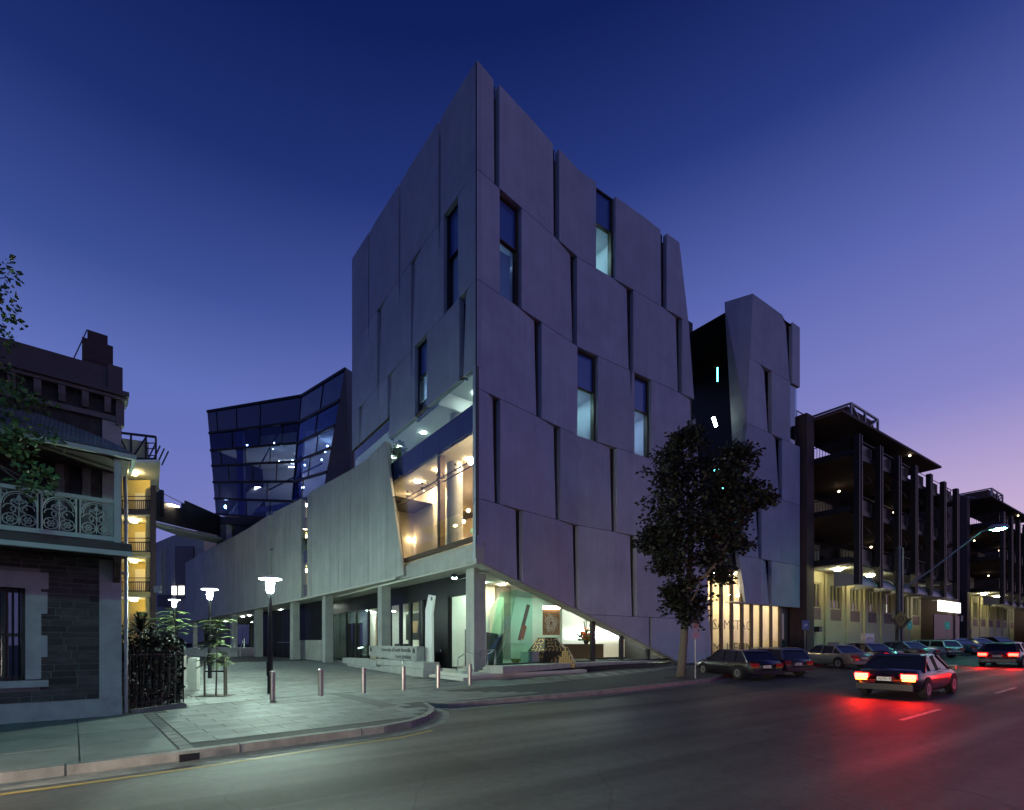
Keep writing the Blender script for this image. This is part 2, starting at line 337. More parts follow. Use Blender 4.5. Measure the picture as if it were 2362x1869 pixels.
# footpath and plaza lie inside the kerb; the joint bed is the base sheet, the pavers lie on it
inner = offset_line(kerbline, .16)
far = [tuple(C0 + U * 300 + VB * 10), tuple(C0 + U * 8 + VB * 60), (-60, 120), (-80, 60), (-60, 0)]
def strip(name, line, o0, o1, dz0, dz1, m, drop=None, dens=1):
    a = offset_line(line, o0); c = offset_line(line, o1); b = MB()
    for i in range(len(line) - 1):
        n = max(1, int((Vector(line[i + 1]) - Vector(line[i])).length / 3)) if dens else 1
        for k in range(n):
            t0, t1 = k / n, (k + 1) / n
            p = [a[i].lerp(a[i + 1], t0), a[i].lerp(a[i + 1], t1), c[i].lerp(c[i + 1], t1), c[i].lerp(c[i + 1], t0)]
            b.poly([(q.x, q.y, zg(q.x, q.y) + dz) for q, dz in zip(p, (dz0, dz0, dz1, dz1))])
            if drop is not None:
                q0, q1 = p[0], p[1]; b.poly([(q0.x, q0.y, zg(q0.x, q0.y) + drop), (q1.x, q1.y, zg(q1.x, q1.y) + drop), (q1.x, q1.y, zg(q1.x, q1.y) + dz0), (q0.x, q0.y, zg(q0.x, q0.y) + dz0)])
    o = b.build(name, m); o['kind'] = 'structure'; return o
# base sheets are convex pieces that butt end to end
import mathutils.geometry as mg
def fill_poly(name, poly, dz, m):
    tri = mg.tessellate_polygon([[Vector((p[0], p[1], 0)) for p in poly]]); b = MB()
    for t in tri:
        T = [tuple(poly[i]) for i in t]
        # cut each triangle along the terrain's own folds
        pieces = [T]
        for sline in (2.0, 4.0, -2.0, 92.0):
            nx = []
            for q in pieces:
                dd = C0.dot(U) + sline
                for sg in (1, -1):
                    c = clip(q, sg * U.x, sg * U.y, sg * dd)
                    if len(c) > 2: nx.append(c)
            pieces = nx
        for qline in (4.0, 49.0):
            nx = []
            for q in pieces:
                dd = C0.dot(VB) + qline
                for sg in (1, -1):
                    c = clip(q, sg * VB.x, sg * VB.y, sg * dd)
                    if len(c) > 2: nx.append(c)
            pieces = nx
        for q in pieces: b.poly([(p[0], p[1], zg(*p) + dz) for p in q])
    o = b.build(name, m); o['kind'] = 'structure'; return o
footpath = fill_poly('footpath', [tuple(p) for p in inner] + far, 0.0, 'joint')
KERB = MB()
# kerb stones with joints: separate lengths, gutter strip beside
kerb = strip('kerb', kerbline, 0.0, .155, 0.012, .016, 'kerb', drop=-.15)
gutter = strip('gutter', kerbline, -.42, -.004, -.143, -.139, 'kerb')
# kerb joints
kj = MB(); acc = 0
for a, c in zip(kerbline[1:10], kerbline[2:11]):
    a = Vector(a); c = Vector(c); L = (c - a).length; k = (-acc) % 2.4
    while k < L:
        p = a.lerp(c, k / L); d = (c - a).normalized(); n = Vector((-d.y, d.x)); kj.box((*(p + n * .074), zg(*p) - .06), (.012, .165, .16), ax=d); k += 2.4
    acc = (acc + L) % 2.4
tag(kj.build('kerb_joint', 'joint', kerb))
dr = MB(); p = Vector(gxy(437, 1738)); d = (Vector(gxy(688, 1701)) - p).normalized(); dr.box((p.x - d.y * .0, p.y + d.x * .0, -.06), (.30, .03, .12), ax=d)
tag(dr.build('drain_opening', 'black_wall', kerb))
# yellow edge line and lane marks on the road
def paint(name, line, o, wd, dz, m):
    q = strip(name, line, o - wd / 2, o + wd / 2, dz, dz, m); return q
paint('edge_line_marking', kerbline[1:8], -.62, .10, -.143, 'yellow_line')
mk = MB()
def dash(p, d, L, wd):
    d = Vector(d).normalized(); n = Vector((-d.y, d.x)) * wd / 2; p = Vector(p); q = p + d * L
    zr = lambda a: .02 * clamp(sq(a.x, a.y)[0] - 2, 0, 90) - .146
    mk.poly([(a.x, a.y, zr(a)) for a in (p - n, q - n, q + n, p + n)])
d0 = Vector(gxy(2078, 1663, -.15)); dd = (Vector(gxy(2149, 1646, -.15)) - d0)
lane_dir = U
for k in range(0, 12): dash(d0 + U * (k * 9.0), U, 3.0, .12)
for k in range(1, 10): dash(d0 - VB * 3.4 + U * (k * 9.0 - 4), U, 3.0, .12)
for k in range(3, 12): dash(d0 + VB * 3.3 + U * (k * 9.0 + 2), U, 3.0, .12)
tag(mk.build('lane_marking', 'white_line'), kind='structure')
# driveway apron between the two kerb ends: a dark band of pavers that crosses the footpath
# ---- pavers
def lay(name, parent, origin, dx, nx, ny, sx, sy, bond, inside, m, lim=300, gap=.012, h=.012):
    """running-bond pavers: the largest in the picture as parts, the rest joined"""
    dx = Vector(dx).normalized(); dy = Vector((-dx.y, dx.x)); allp = []
    for j in range(ny):
        for i in range(nx):
            c = Vector(origin) + dx * ((i + .5 + (bond * (j % 2))) * sx) + dy * ((j + .5) * sy)
            if inside(c): allp.append(c)
    if bond:
        hb = MB()
        for j in range(1, ny, 2):
            c = Vector(origin) + dx * (.25 * sx) + dy * ((j + .5) * sy)
            if inside(c): hb.box((c.x, c.y, zg(c.x, c.y) + h / 2), (sx / 2 - gap, sy - gap, h), ax=dx)
        if hb.v: o = hb.build('half_' + name, m, parent); o['kind'] = 'stuff'
    allp.sort(key=lambda c: c.y)
    me = None; rest = MB()
    for k, c in enumerate(allp):
        z = zg(c.x, c.y) + random.uniform(-.0015, .0015)
        if k < lim:
            if me is None:
                b = MB(); b.box((0, 0, h / 2), (sx - gap, sy - gap, h)); o = b.build(name, m, parent); me = o.data
            else:
                o = bpy.data.objects.new(name, me); COL.objects.link(o); o.parent = parent
            o.location = (c.x, c.y, z); o.rotation_euler = (random.uniform(-.002, .002), random.uniform(-.002, .002), math.atan2(dx.y, dx.x))
        else: rest.box((c.x, c.y, z + h / 2), (sx - gap, sy - gap, h), ax=dx)
    if rest.v:
        o = rest.build(name + '_field', m, parent); o['kind'] = 'stuff'
    return allp
def in_poly(c, poly):
    r = False; n = len(poly); j = n - 1
    for i in range(n):
        a, b = poly[i], poly[j]
        if (a[1] > c.y) != (b[1] > c.y) and c.x < (b[0] - a[0]) * (c.y - a[1]) / (b[1] - a[1]) + a[0]: r = not r
        j = i
    return r
inner_t = [tuple(p) for p in offset_line(kerbline, .50)] + far
HD = V2((1.284, 1)); HN = Vector((HD.y, -HD.x)); H0 = Vector((-8.34, 11.9))      # house front: along the street, normal to the road
KD = (Vector(gxy(886, 1676)) - Vector(gxy(201, 1762))).normalized(); KN = Vector((-KD.y, KD.x)); K0 = Vector(gxy(448, 1732))
band_s = (Vector(gxy(437, 1735)) - K0).dot(KD)
def kp(c): r = c - K0; return r.dot(KD), r.dot(KN)
lay('footpath_slab', footpath, K0 + KD * (band_s - .12 - 13.0) + KN * .22, KD, 10, 4, 1.3, 1.36, 0, lambda c: in_poly(c, inner_t) and (c - H0).dot(HN) > -.35, 'slab', lim=60, gap=.022)
lay('drain_grate', footpath, K0 + KD * (band_s - .10) + KN * .10, KD, 1, 13, .22, .42, 0, lambda c: True, 'dark_paver', gap=.02)
TOWER_KEEP = lambda c: not (FA.pt(0, 0).xy - c).length < 0
def open_ground(c):
    s, q = sq(c.x, c.y)
    r = c - FB.p[0]; sb = r.dot(FB.d[0]); ob = r.dot(FB.n[0])
    if sb < 5 and q > -.4 and s > -2.0: return False
    if ob < -1.0 and sb > 0: return False
    return in_poly(c, inner_t)
hs = lambda c: (c - (H0 + HD * .3)).dot(Vector((HD.x, HD.y)))
lay('paver', footpath, K0 + KD * (band_s + .14) + KN * .22, KD, 40, 11, .92, .46, .5, lambda c: open_ground(c) and c.y < 17.5, 'paving', lim=300)
far_rows = [0]
lay('plaza_paver', footpath, K0 + KD * (band_s - 14) + KN * (.22 + 11 * .46 + .02), KD, 46, 46, 1.2, .6, .5, lambda c: open_ground(c) and c.y < 52 and (kp(c)[0] > band_s + .7 or (c - Vector((-7.6, 13.4))).dot(Vector((.85, .52))) > .4), 'paving', lim=200, gap=.014)
lay('street_paver', footpath, C0 + U * 1 + VB * (-8.5), U, 100, 17, .9, .5, .5, lambda c: in_poly(c, inner_t) and sq(c.x, c.y)[1] < -.5 and kp(c)[1] > .22 + 11 * .46 and c.y > 17.5 and not open_ground(c), 'paving', lim=0)
# ================================================================ THE TOWER
tower = thing('tower', 'tall grey precast concrete tower with a sharp corner and staggered slots', 'building', (C0.x, C0.y, 0))
ZR = [30.59, 25.24, 19.80, 14.41, 8.97, 3.57, -.1]
dgA = [(0, 5.95), (SF, FA.z_at(1335, 1406)), (FA.s_at(1567), FA.z_at(1567, 1526))]
def zd(s): 
    (a, za), (b, zb), (c, zc) = dgA
    return za + (zb - za) * s / b if s <= b else zb + (zc - zb) * (s - b) / (c - b)
def clip_low(q, i):      # above the diagonal undercut; segment 0 or 1 of the front
    (a, za), (b, zb) = (dgA[0], dgA[1]) if i == 0 else (dgA[1], dgA[2])
    k = (zb - za) / (b - a)
    return clip(q, -k, 1, za - k * a)
E1 = [FA.sz(1567, 558), FA.sz(1589, 750)]; E2 = [FA.sz(1589, 750), FA.sz(1637, 1440)]
def clip_end(q, e):
    (s0, z0), (s1, z1) = e; k = (s1 - s0) / (z1 - z0)
    return clip(q, -1, k, -s0 + k * z0)
def panel_mesh(face, polys, thick=.3):
    """polys: list of (segment index, [(s, z, out)])"""
    b = MB()
    for i, q in polys:
        if len(q) < 3: continue
        fr = [face.pt(s, z, o, i) for s, z, o in q]
        n = face.n[i]; b.prism(fr, (-n.x * thick, -n.y * thick, 0))
    return b
def pieces(s0, s1, z0, z1, flap, notch, fold=None, dip=-.17):
    """a panel as convex facets: body (with a notch in the top edge) and, at the right-hand edge, a folded flap that dips inwards at the top"""
    out = []; e = s1 - (flap if flap else 0)
    L = [(s0, e)]
    if fold and s0 < fold < e: L = [(s0, fold), (fold, e)]
    for a, c in L:
        i = 1 if fold and a >= fold - 1e-6 else 0
        if notch and a + .2 < notch < c - .2:
            zt = z1 - 1.7; w_ = .11
            out += [(i, [(a, z0, 0), (notch, z0, 0), (notch, zt, 0), (notch - w_, z1, 0), (a, z1, 0)]), (i, [(notch, z0, 0), (c, z0, 0), (c, z1, 0), (notch + w_, z1, 0), (notch, zt, 0)])]
        else: out.append((i, [(a, z0, 0), (c, z0, 0), (c, z1, 0), (a, z1, 0)]))
    if flap:
        i = 1 if fold and e >= fold - 1e-6 else 0
        out += [(i, [(e, z0, 0), (s1, z1, dip), (e, z1, 0)]), (i, [(e, z0, 0), (s1, z0, 0), (s1, z1, dip)])]
    return out
# openings of the street front, by row: (left px, right px, kind)
GA = [[(1140, 1152, 's'), (1277, 1290, 's'), (1375, 1420, 'w'), (1525, 1538, 's')],
      [(1152.6, 1203, 'w'), (1320, 1331.5, 's'), (1450, 1461, 's'), (1563.5, 1573.5, 's')],
      [(1237, 1249.5, 's'), (1332, 1380, 'w'), (1463.6, 1503, 'w'), (1597, 1604, 's')],
      [(1141, 1154, 's'), (1282, 1293, 's'), (1411, 1423, 's'), (1527, 1537, 's')],
      [(1194.5, 1206, 's'), (1326, 1335, 's'), (1457.5, 1468, 's'), (1570, 1577, 's')],
      [(1497, 1503, 's')]]
mull = MB(); bk = MB()
def window(face, s0, s1, z0, z1, parent, i, split=.42, lit=1.0, deep=.34):
    """a recessed tall window: dark frame, upper pane coloured blue for reflected sky, lower pane before a dim room"""
    fr = MB(); P = lambda s, z, o: face.pt(s, z, o, i); n = face.n[i]; n3 = Vector((n.x, n.y, 0)); fw = .09
    zm = z0 + (z1 - z0) * (1 - split)
    for a, c, e, g in ((s0, s1, z1 - fw, z1), (s0, s1, z0, z0 + .03), (s0, s0 + .04, z0, z1), (s1 - .16, s1, z0, z1), (s0, s1, zm - .02, zm + .02)):
        fr.prism([P(a, e, -.22), P(c, e, -.22), P(c, g, -.22), P(a, g, -.22)], -n3 * .2)
    fo = fr.build('window', 'bronze' if face is FA else 'dark_metal', parent)
    MB().prism([P(s0 + .05, zm + .03, -deep), P(s1 - .17, zm + .03, -deep), P(s1 - .17, z1 - fw, -deep), P(s0 + .05, z1 - fw, -deep)], -n3 * .02).build('pane', 'sky_tint_pane', fo)
    MB().prism([P(s0 + .05, z0 + .04, -deep), P(s1 - .17, z0 + .04, -deep), P(s1 - .17, zm - .03, -deep), P(s0 + .05, zm - .03, -deep)], -n3 * .015).build('pane', 'window_glass', fo)
    rm = MB(); zc = zm - .02                          # the room behind
    A = [P(s0 - .6, 0, -.46), P(s1 + .6, 0, -.46), P(s1 + .6, 0, -3.0), P(s0 - .6, 0, -3.0)]
    up = lambda q, z: Vector((q.x, q.y, z))
    rm.poly([up(q, z0) for q in A]); rm.poly([up(q, zc + .2) for q in A])
    for k in (1, 2, 3): rm.poly([up(A[k], z0), up(A[(k + 1) % 4], z0), up(A[(k + 1) % 4], zc + .2), up(A[k], zc + .2)])
    r = rm.build('room', 'plaster', parent)
    c = P((s0 + s1) / 2, zc + .12, -2.0); MB().box(c, (.9, .12, .05), ax=face.d[i]).build('ceiling_lamp', 'room_lamp_hi' if lit > 1 else 'room_lamp', r)
emis('room_lamp', (.50, .70, 1.0), 105.0); emis('room_lamp_hi', (.58, .92, 1.0), 140)
GAP = .016
for r in range(6):
    z1, z0 = ZR[r] - GAP, ZR[r + 1] + GAP
    gaps = [(FA.s_at(a), FA.s_at(c), k) for a, c, k in GA[r]]
    send = FA.s_at(1640); start = .0; prev_notch = [(a + c) / 2 for a, c, k in ([(FA.s_at(a), FA.s_at(c), k) for a, c, k in GA[r - 1]] if r else []) if k == 's']
    for gi, (a, c, k) in enumerate(gaps + [(send, send + 1, 'e')]):
        s0, s1 = start, a; start = c
        nn = [q for q in prev_notch if s0 + .3 < q < s1 - .3]
        if s1 - s0 < .25: continue
        flap = min(1.75, (s1 - s0) * .45) if k == 's' and r < 5 else 0
        dp = -.05 if r == 0 else -.17; pol = pieces(s0, s1, z0, z1, flap, nn[0] if nn else None, SF, dp)
        if len(nn) > 1:      # two notches: cut the body between them
            mid = (nn[0] + nn[1]) / 2
            pol = pieces(s0, mid, z0, z1, 0, nn[0], SF) + pieces(mid, s1, z0, z1, flap, nn[1], SF, dp)
        fin = []
        for i, q in pol:
            q = clip_end(q, E1); q = clip_end(q, E2) if len(q) > 2 else q
            if len(q) > 2 and r >= 3: q = clip_low(q, i)
            if len(q) > 2: fin.append((i, q))
        if fin: panel_mesh(FA, fin).build('concrete_panel', 'precast', tower)
        if k == 'w':
            z_lo = z0 - GAP; window(FA, a, c, z_lo, z1 + GAP, tower, FA.seg((a + c) / 2), lit=2 if r == 0 or (r == 2 and gi == 1) else 1)
        if k == 's':
            i = FA.seg((a + c) / 2); n = FA.n[i]; b = MB(); zl = max(z0, zd((a + c) / 2) + .02)
            if zl < z1 - .3:
                for t in (.22, .62): b.prism([FA.pt(a + (c - a) * t - .02, zl, -.22, i), FA.pt(a + (c - a) * t + .03, zl, -.22, i), FA.pt(a + (c - a) * t + .03, z1, -.22, i), FA.pt(a + (c - a) * t - .02, z1, -.22, i)], (-n.x * .2, -n.y * .2, 0))
                b.build('slot_mullion', 'bronze', tower)
    # backing wall behind the row, open where the windows are
    edges = [.62]; 
    for a, c, k in gaps:
        if k == 'w': edges += [a, c]
    edges.append(send)
    for a, c in zip(edges[::2], edges[1::2]):
        for x0, x1 in (((a, min(c, SF)), (max(a, SF), c)) if a < SF < c else ((a, c),)):
            if x1 - x0 < .05: continue
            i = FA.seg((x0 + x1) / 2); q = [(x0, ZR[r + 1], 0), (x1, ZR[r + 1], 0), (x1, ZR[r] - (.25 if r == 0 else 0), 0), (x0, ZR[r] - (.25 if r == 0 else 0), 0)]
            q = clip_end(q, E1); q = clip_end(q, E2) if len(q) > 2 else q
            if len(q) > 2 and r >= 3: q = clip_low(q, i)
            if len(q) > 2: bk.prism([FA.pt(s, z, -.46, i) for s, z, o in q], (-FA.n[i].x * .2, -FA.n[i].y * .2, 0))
# plaza front
SBE = FB.s_at(812)
GB = [[(849, 850.8, 's'), (920, 923, 's'), (1011, 1016, 's')], [(870, 874, 's'), (948, 951, 's'), (1023, 1056.5, 'w')], [(828, 831, 's'), (894, 897, 's'), (957, 985, 'w'), (1059.5, 1068.5, 's')]]
ZB = [33.0, 25.24, 19.80, 15.5]
for r in range(3):
    z1, z0 = ZB[r] - GAP, ZB[r + 1] + GAP
    gaps = sorted([(FB.s_at(c), FB.s_at(a), k) for a, c, k in GB[r]])
    start = 0.012; prev = sorted([(FB.s_at(c) + FB.s_at(a)) / 2 for a, c, k in (GB[r - 1] if r else []) if k == 's'])
    for gi, (a, c, k) in enumerate(gaps + [(SBE, SBE + 1, 'e')]):
        s0, s1 = start, a; start = c; zz = z0
        if r == 2 and s0 > FB.s_at(897) - .2: zz = 17.0
        nn = [q for q in prev if s0 + .3 < q < s1 - .3]
        # seen from the plaza the flaps sit on the left of the slots
        pol = pieces(s0, s1, zz, z1, 0, nn[0] if nn else None)
        if k == 's' and s1 - s0 > 1:
            dpb = -.04 if r == 0 else -.17; f_ = min(1.2, (s1 - s0) * .4); e = s1 - f_
            pol = pieces(s0, e, zz, z1, 0, nn[0] if nn else None) + [(0, [(e, zz, 0), (s1, z1, dpb), (e, z1, 0)]), (0, [(e, zz, 0), (s1, zz, 0), (s1, z1, dpb)])]
        fin = []
        for i, q in pol:
            if r == 0: q = clip(q, .09, -1, -30.59)
            if len(q) > 2: fin.append((i, q))
        panel_mesh(FB, fin).build('concrete_panel', 'precast', tower)
        if k == 'w': window(FB, a, c, zz - GAP, z1 + GAP, tower, 0, split=.45)
        if k == 's':
            n = FB.n[0]; b = MB(); t = .5; b.prism([FB.pt(a + (c - a) * t - .02, zz, -.2), FB.pt(a + (c - a) * t + .03, zz, -.2), FB.pt(a + (c - a) * t + .03, min(z1, 30.5) - .6, -.2), FB.pt(a + (c - a) * t - .02, min(z1, 30.5) - .6, -.2)], (-n.x * .2, -n.y * .2, 0)); b.build('slot_mullion', 'dark_metal', tower)
    edges = [.62]
    for a, c, k in gaps:
        if k == 'w': edges += [a, c]
    edges.append(SBE)
    for a, c in zip(edges[::2], edges[1::2]):
        zt = (30.3 if r == 0 else ZB[r]); zb = ZB[r + 1] if r < 2 else 16.4
        bk.prism([FB.pt(a, zb, -.46), FB.pt(c, zb, -.46), FB.pt(c, zt, -.46), FB.pt(a, zt, -.46)], (-FB.n[0].x * .2, -FB.n[0].y * .2, 0))
# roof, far walls
core = [FA.pt(.7, 0, -.7), FA.pt(SF, 0, -.7), FA.pt(FA.s_at(1567) - .6, 0, -.7, 1)]
eA = FA.pt(FA.s_at(1560), 0, -.7, 1); eB = FB.pt(SBE - .3, 0, -.7)
eA2 = eA + Vector((VB.x, VB.y, 0)) * 16; 
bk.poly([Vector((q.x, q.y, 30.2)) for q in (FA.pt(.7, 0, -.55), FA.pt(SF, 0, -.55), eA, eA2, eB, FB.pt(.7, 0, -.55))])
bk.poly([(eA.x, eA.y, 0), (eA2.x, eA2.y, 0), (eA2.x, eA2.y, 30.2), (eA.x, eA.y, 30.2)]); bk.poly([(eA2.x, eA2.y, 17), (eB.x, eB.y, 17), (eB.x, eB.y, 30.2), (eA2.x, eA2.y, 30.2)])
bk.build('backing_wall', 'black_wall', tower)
# corner strip
cs = MB(); cs.bar(FA.pt(.0, 6.0, -.04), FA.pt(.0, 30.5, -.04), .06); cs.build('corner_trim', 'dark_metal', tower)
# ---------------------------------------------------------------- the lit corner of the tower
def fb(s, z, o=0.0): return FB.pt(s, z, o)
def zup(q, z): return Vector((q.x, q.y, z))
nB = Vector((FB.n[0].x, FB.n[0].y, 0)); dB = Vector((FB.d[0].x, FB.d[0].y, 0))
seams = [0.06] + [FB.s_at(p) for p in (1051, 1009, 973, 939, 909, 877, 834)] + [FB.s_at(814)]
ZS, ZSP, ZSILL = 13.85, 12.55, 7.15
slant = (FB.sz(893, 1075), FB.sz(922, 1300))            # the slanted edge of the podium wall
def s_slant(z): (s0, z0), (s1, z1) = slant; return s0 + (s1 - s0) * (z - z0) / (z1 - z0)
GO = -.12
for a, c in zip(seams, seams[1:]):
    zt = 15.6 if c <= FB.s_at(897) + .3 else 17.1
    MB().prism([fb(a + .012, ZS + .02, GO), fb(c - .012, ZS + .02, GO), fb(c - .012, zt, GO), fb(a + .012, zt, GO)], -nB * .02).build('glass_pane', 'curtain', tower)
    MB().prism([fb(a + .012, ZSP, GO), fb(c - .012, ZSP, GO), fb(c - .012, ZS - .01, GO), fb(a + .012, ZS - .01, GO)], -nB * .02).build('spandrel_panel', 'spandrel', tower)
for a, c in zip(seams[:6], seams[1:6] + [s_slant(ZSP)]):
    c = max(c, a); ztop = ZSP - .01
    q = [(a + .012, ZSILL), (min(c - .012, s_slant(ZSILL) + .15), ZSILL), (c - .012, ztop), (a + .012, ztop)]
    MB().prism([fb(s, z, GO) for s, z in q], -nB * .02).build('glass_pane', 'curtain', tower)
fr = MB()
fr.bar(fb(.05, ZSILL - .12, -.08), fb(s_slant(ZSILL) + .3, ZSILL - .12, -.08), .16, .26)
fr.bar(fb(.04, ZSILL, -.08), fb(.04, 15.5, -.08), .1, .12)
fr.bar(fb(.05, 15.62, -.1), fb(FB.s_at(897), 15.62, -.1), .12, .14); fr.bar(fb(FB.s_at(897), 17.05, -.1), fb(SBE, 17.05, -.1), .12, .14)
fr.bar(fb(s_slant(ZSILL) + .1, ZSILL, -.25), fb(s_slant(ZSP) + .1, ZSP, -.25), .24, .24)
fr.build('glazing_frame', 'bronze', tower)
tr = MB()
for dz in (-.14, .14): tr.tube([fb(.1, 11.2 + dz, -.55), fb(s_slant(11.2), 11.1 + dz, -.55)], .035, 8)
for s in seams[:6]:
    for dz in (-.14, .14):
        tr.bar(fb(s + .25, 11.2 + dz, -.16), fb(s + .02, 11.2, -.5), .035); tr.bar(fb(max(s - .25, .1), 11.2 + dz, -.16), fb(s + .02, 11.2, -.5), .035); tr.ball(fb(s + .25, 11.2 + dz, -.15), .07, 8)
tr.build('glazing_truss', 'dark_metal', tower)
mu = MB(); sm = FB.s_at(1018, -.5); mu.box(fb(sm, 9.9, -.5), (.3, .35, 5.6), ax=dB); mu.build('steel_mullion', 'bronze', tower)
# concrete upstand under the glass and the soffit slab
ub = MB(); ub.prism([fb(.0, 5.78, .02), fb(FB.s_at(915), 5.9, .02), fb(FB.s_at(917), 6.62, .02), fb(.0, 6.62, .02)], -nB * .5)
ub.prism([fb(.05, 6.62, -.24), fb(FB.s_at(917), 6.62, -.24), fb(FB.s_at(917), 6.9, -.24), fb(.05, 6.9, -.24)], -nB * .3)
ub.build('upstand_beam', 'concrete', tower)
# soffit over the entrance: from the plaza front inwards, up to the street front
so = MB(); SA_end = 2.6
a0 = fb(.06, 5.74, -.03); a1 = fb(24, 5.74, -.03); b1 = fb(24, 5.74, -8); b0 = FA.pt(8.2, 5.74, -.35); a0b = FA.pt(1.0, 5.74, -.35)
so.prism([a0, a1, b1, b0, a0b], (0, 0, .12)); so.build('soffit', 'soffit', tower)
dl = MB(); 
# the raking edge of the undercut on the street front
rk = MB()
for (sa, za), (sb, zb), i in ((dgA[0], dgA[1], 0), (dgA[1], dgA[2], 1)):
    n3 = Vector((FA.n[i].x, FA.n[i].y, 0)); rk.prism([FA.pt(sa, za - .10, -.02, i), FA.pt(sb, zb - .10, -.02, i), FA.pt(sb, zb - .002, -.02, i), FA.pt(sa, za - .002, -.02, i)], -n3 * .75)
rk.build('raking_soffit', 'concrete', tower)
# ---- interior behind the glass corner
def room(name, pts, z0, z1, m, skip=(), floor=None, ceil=None, parent=tower):
    o = None
    b = MB(); n = len(pts)
    for k in range(n):
        if k in skip: continue
        b.poly([zup(pts[k], z0), zup(pts[(k + 1) % n], z0), zup(pts[(k + 1) % n], z1), zup(pts[k], z1)])
    o = b.build(name, m, parent)
    MB().poly([zup(p, z0) for p in pts]).build('room_floor', floor or m, o); MB().poly([zup(p, z1) for p in pts]).build('room_ceiling', ceil or m, o)
    return o
hall = [fb(.15, 0, -.3), fb(11.5, 0, -.3), fb(11.5, 0, -11), FA.pt(8.2, 0, -.7), FA.pt(.5, 0, -.7)]
hr = room('hall', hall, 6.9, 12.50, 'cream', skip=(0,), floor='timber')
strip_room = [fb(.15, 0, -.3), fb(SBE, 0, -.3), fb(SBE, 0, -7), FA.pt(6.2, 0, -.7), FA.pt(.5, 0, -.7)]
sr = room('gallery_room', strip_room, 13.7, 16.35, 'gallery', skip=(0,))
# sloping white wall, mezzanine, round columns, balcony rail
sw = MB(); sw.prism([fb(4.6, 6.9, -2.6), fb(11.4, 6.9, -2.6), fb(11.4, 12.4, -2.6), fb(7.6, 12.4, -2.6)], -nB * .25); sw.build('sloping_wall', 'cream', hr)
me_ = MB(); q = [fb(1.5, 10.0, -5.2), fb(7.5, 10.0, -5.2), fb(7.5, 10.0, -9.5), fb(2.2, 10.0, -9.5)]; me_.prism(q, (0, 0, .45)); me_.build('mezzanine', 'cream', hr)
for px, o_ in ((1049, -1.7), (1012, -6.2)):
    s = FB.s_at(px, o_); c = fb(s, 6.9, o_); MB().lathe(c, [(.48, 0), (.48, 5.58)], 24).build('round_column', 'concrete', hr, smooth=False)
s = FB.s_at(1049, -1.7); MB().lathe(fb(s + .2, 13.7, -2.0), [(.42, 0), (.42, 2.64)], 24).build('round_column', 'concrete', sr)
s = FB.s_at(862, -1.7); MB().lathe(fb(s, 13.7, -2.0), [(.42, 0), (.42, 2.64)], 24).build('round_column', 'concrete', sr)
MB().box(fb(5.6, 15.0, -4.2), (3.2, .15, 2.6), ax=dB).build('partition', 'cream', sr); MB().box(fb(8.6, 14.3, -3.4), (2.0, .8, 1.1), ax=dB).build('counter', 'gallery', sr)
MB().box(fb(13.2, 14.9, -3.0), (3.6, .15, 2.4), ax=dB).build('partition', 'sign_blue', sr)
MB().box(fb(1.4, 16.28, -2.6), (1.9, .16, .05), ax=dB).build('ceiling_slot', 'dark_metal', sr)
def downlight(p, r, m, parent, name='downlight'): return MB().lathe(p, [(r, -.03), (r, 0)], 12).build(name, m, parent)
for s, o_ in ((1.6, -3.2), (3.4, -2.4), (5.2, -3.2), (7.4, -2.6), (9.6, -2.4), (12.6, -2.0), (14.6, -2.6), (3.0, -5.2)): downlight(fb(s, 16.33, o_), .16, 'down_white', sr)
for px, y in ((945, 1164), (928, 1246), (945, 1245), (997, 1252), (1019, 1171), (1080, 1178), (1069, 1203)):
    o_ = -2.3 if px < 970 else -4.9; s = FB.s_at(px, o_); z = FB.z_at(px, y, o_); MB().ball(fb(s, z, o_), .11, 10).build('globe_lamp', 'down_warm', hr)
for s, o_ in ((2.2, -6.4), (3.6, -6.4), (5.4, -6.4), (3.0, -8.4), (4.8, -8.4)): downlight(fb(s, 9.98, o_), .13, 'hall_warm', hr)
for s, o_ in ((1.2, -2.6), (3.6, -2.2), (6.0, -1.6), (2.2, -4.2), (8.6, -1.4)): downlight(fb(s, 12.47, o_), .15, 'hall_warm', hr)
s = FB.s_at(1085.5, -.7); z = FB.z_at(1085.5, 1067, -.7); MB().ball(fb(s, z, -.7), .13, 10).build('spot_lamp', 'spot_warm', hr)
ex = MB(); s = FB.s_at(1091, -5.1); ex.box(fb(s, 9.55, -5.15), (.62, .05, .26), ax=dB); exo = ex.build('exit_sign', 'sign_green', hr)
ag = MB()
c = fb(s, 9.55, -5.12)
ag.bar(c + dB * -.2 - Vector((0, 0, 0)), c + dB * -.02, .03, .05); ag.add([c + dB * -.2 + Vector((0, 0, .07)), c + dB * -.2 + Vector((0, 0, -.07)), c + dB * -.28], [(0, 1, 2)]); ag.box(c + dB * .14 + nB * .01, (.1, .02, .16), ax=dB); ag.ball(c + dB * .14 + Vector((0, 0, .1)), .03, 6)
ag.build('exit_symbol', 'white_paint', exo)
rl = MB()
for s in np.arange(3.4, 9.4, .14): rl.bar(fb(s, 6.9, -2.2), fb(s, 7.9, -2.2), .02)
rl.bar(fb(3.4, 7.92, -2.2), fb(9.4, 7.92, -2.2), .05); rl.build('stair_rail', 'dark_metal', hr)
gl_ = MB().prism([fb(1.4, 6.95, -4.6), fb(3.2, 6.95, -4.6), fb(3.2, 8.6, -4.6), fb(1.4, 8.6, -4.6)], -nB * .02).build('glass_screen', 'green_glass', hr)
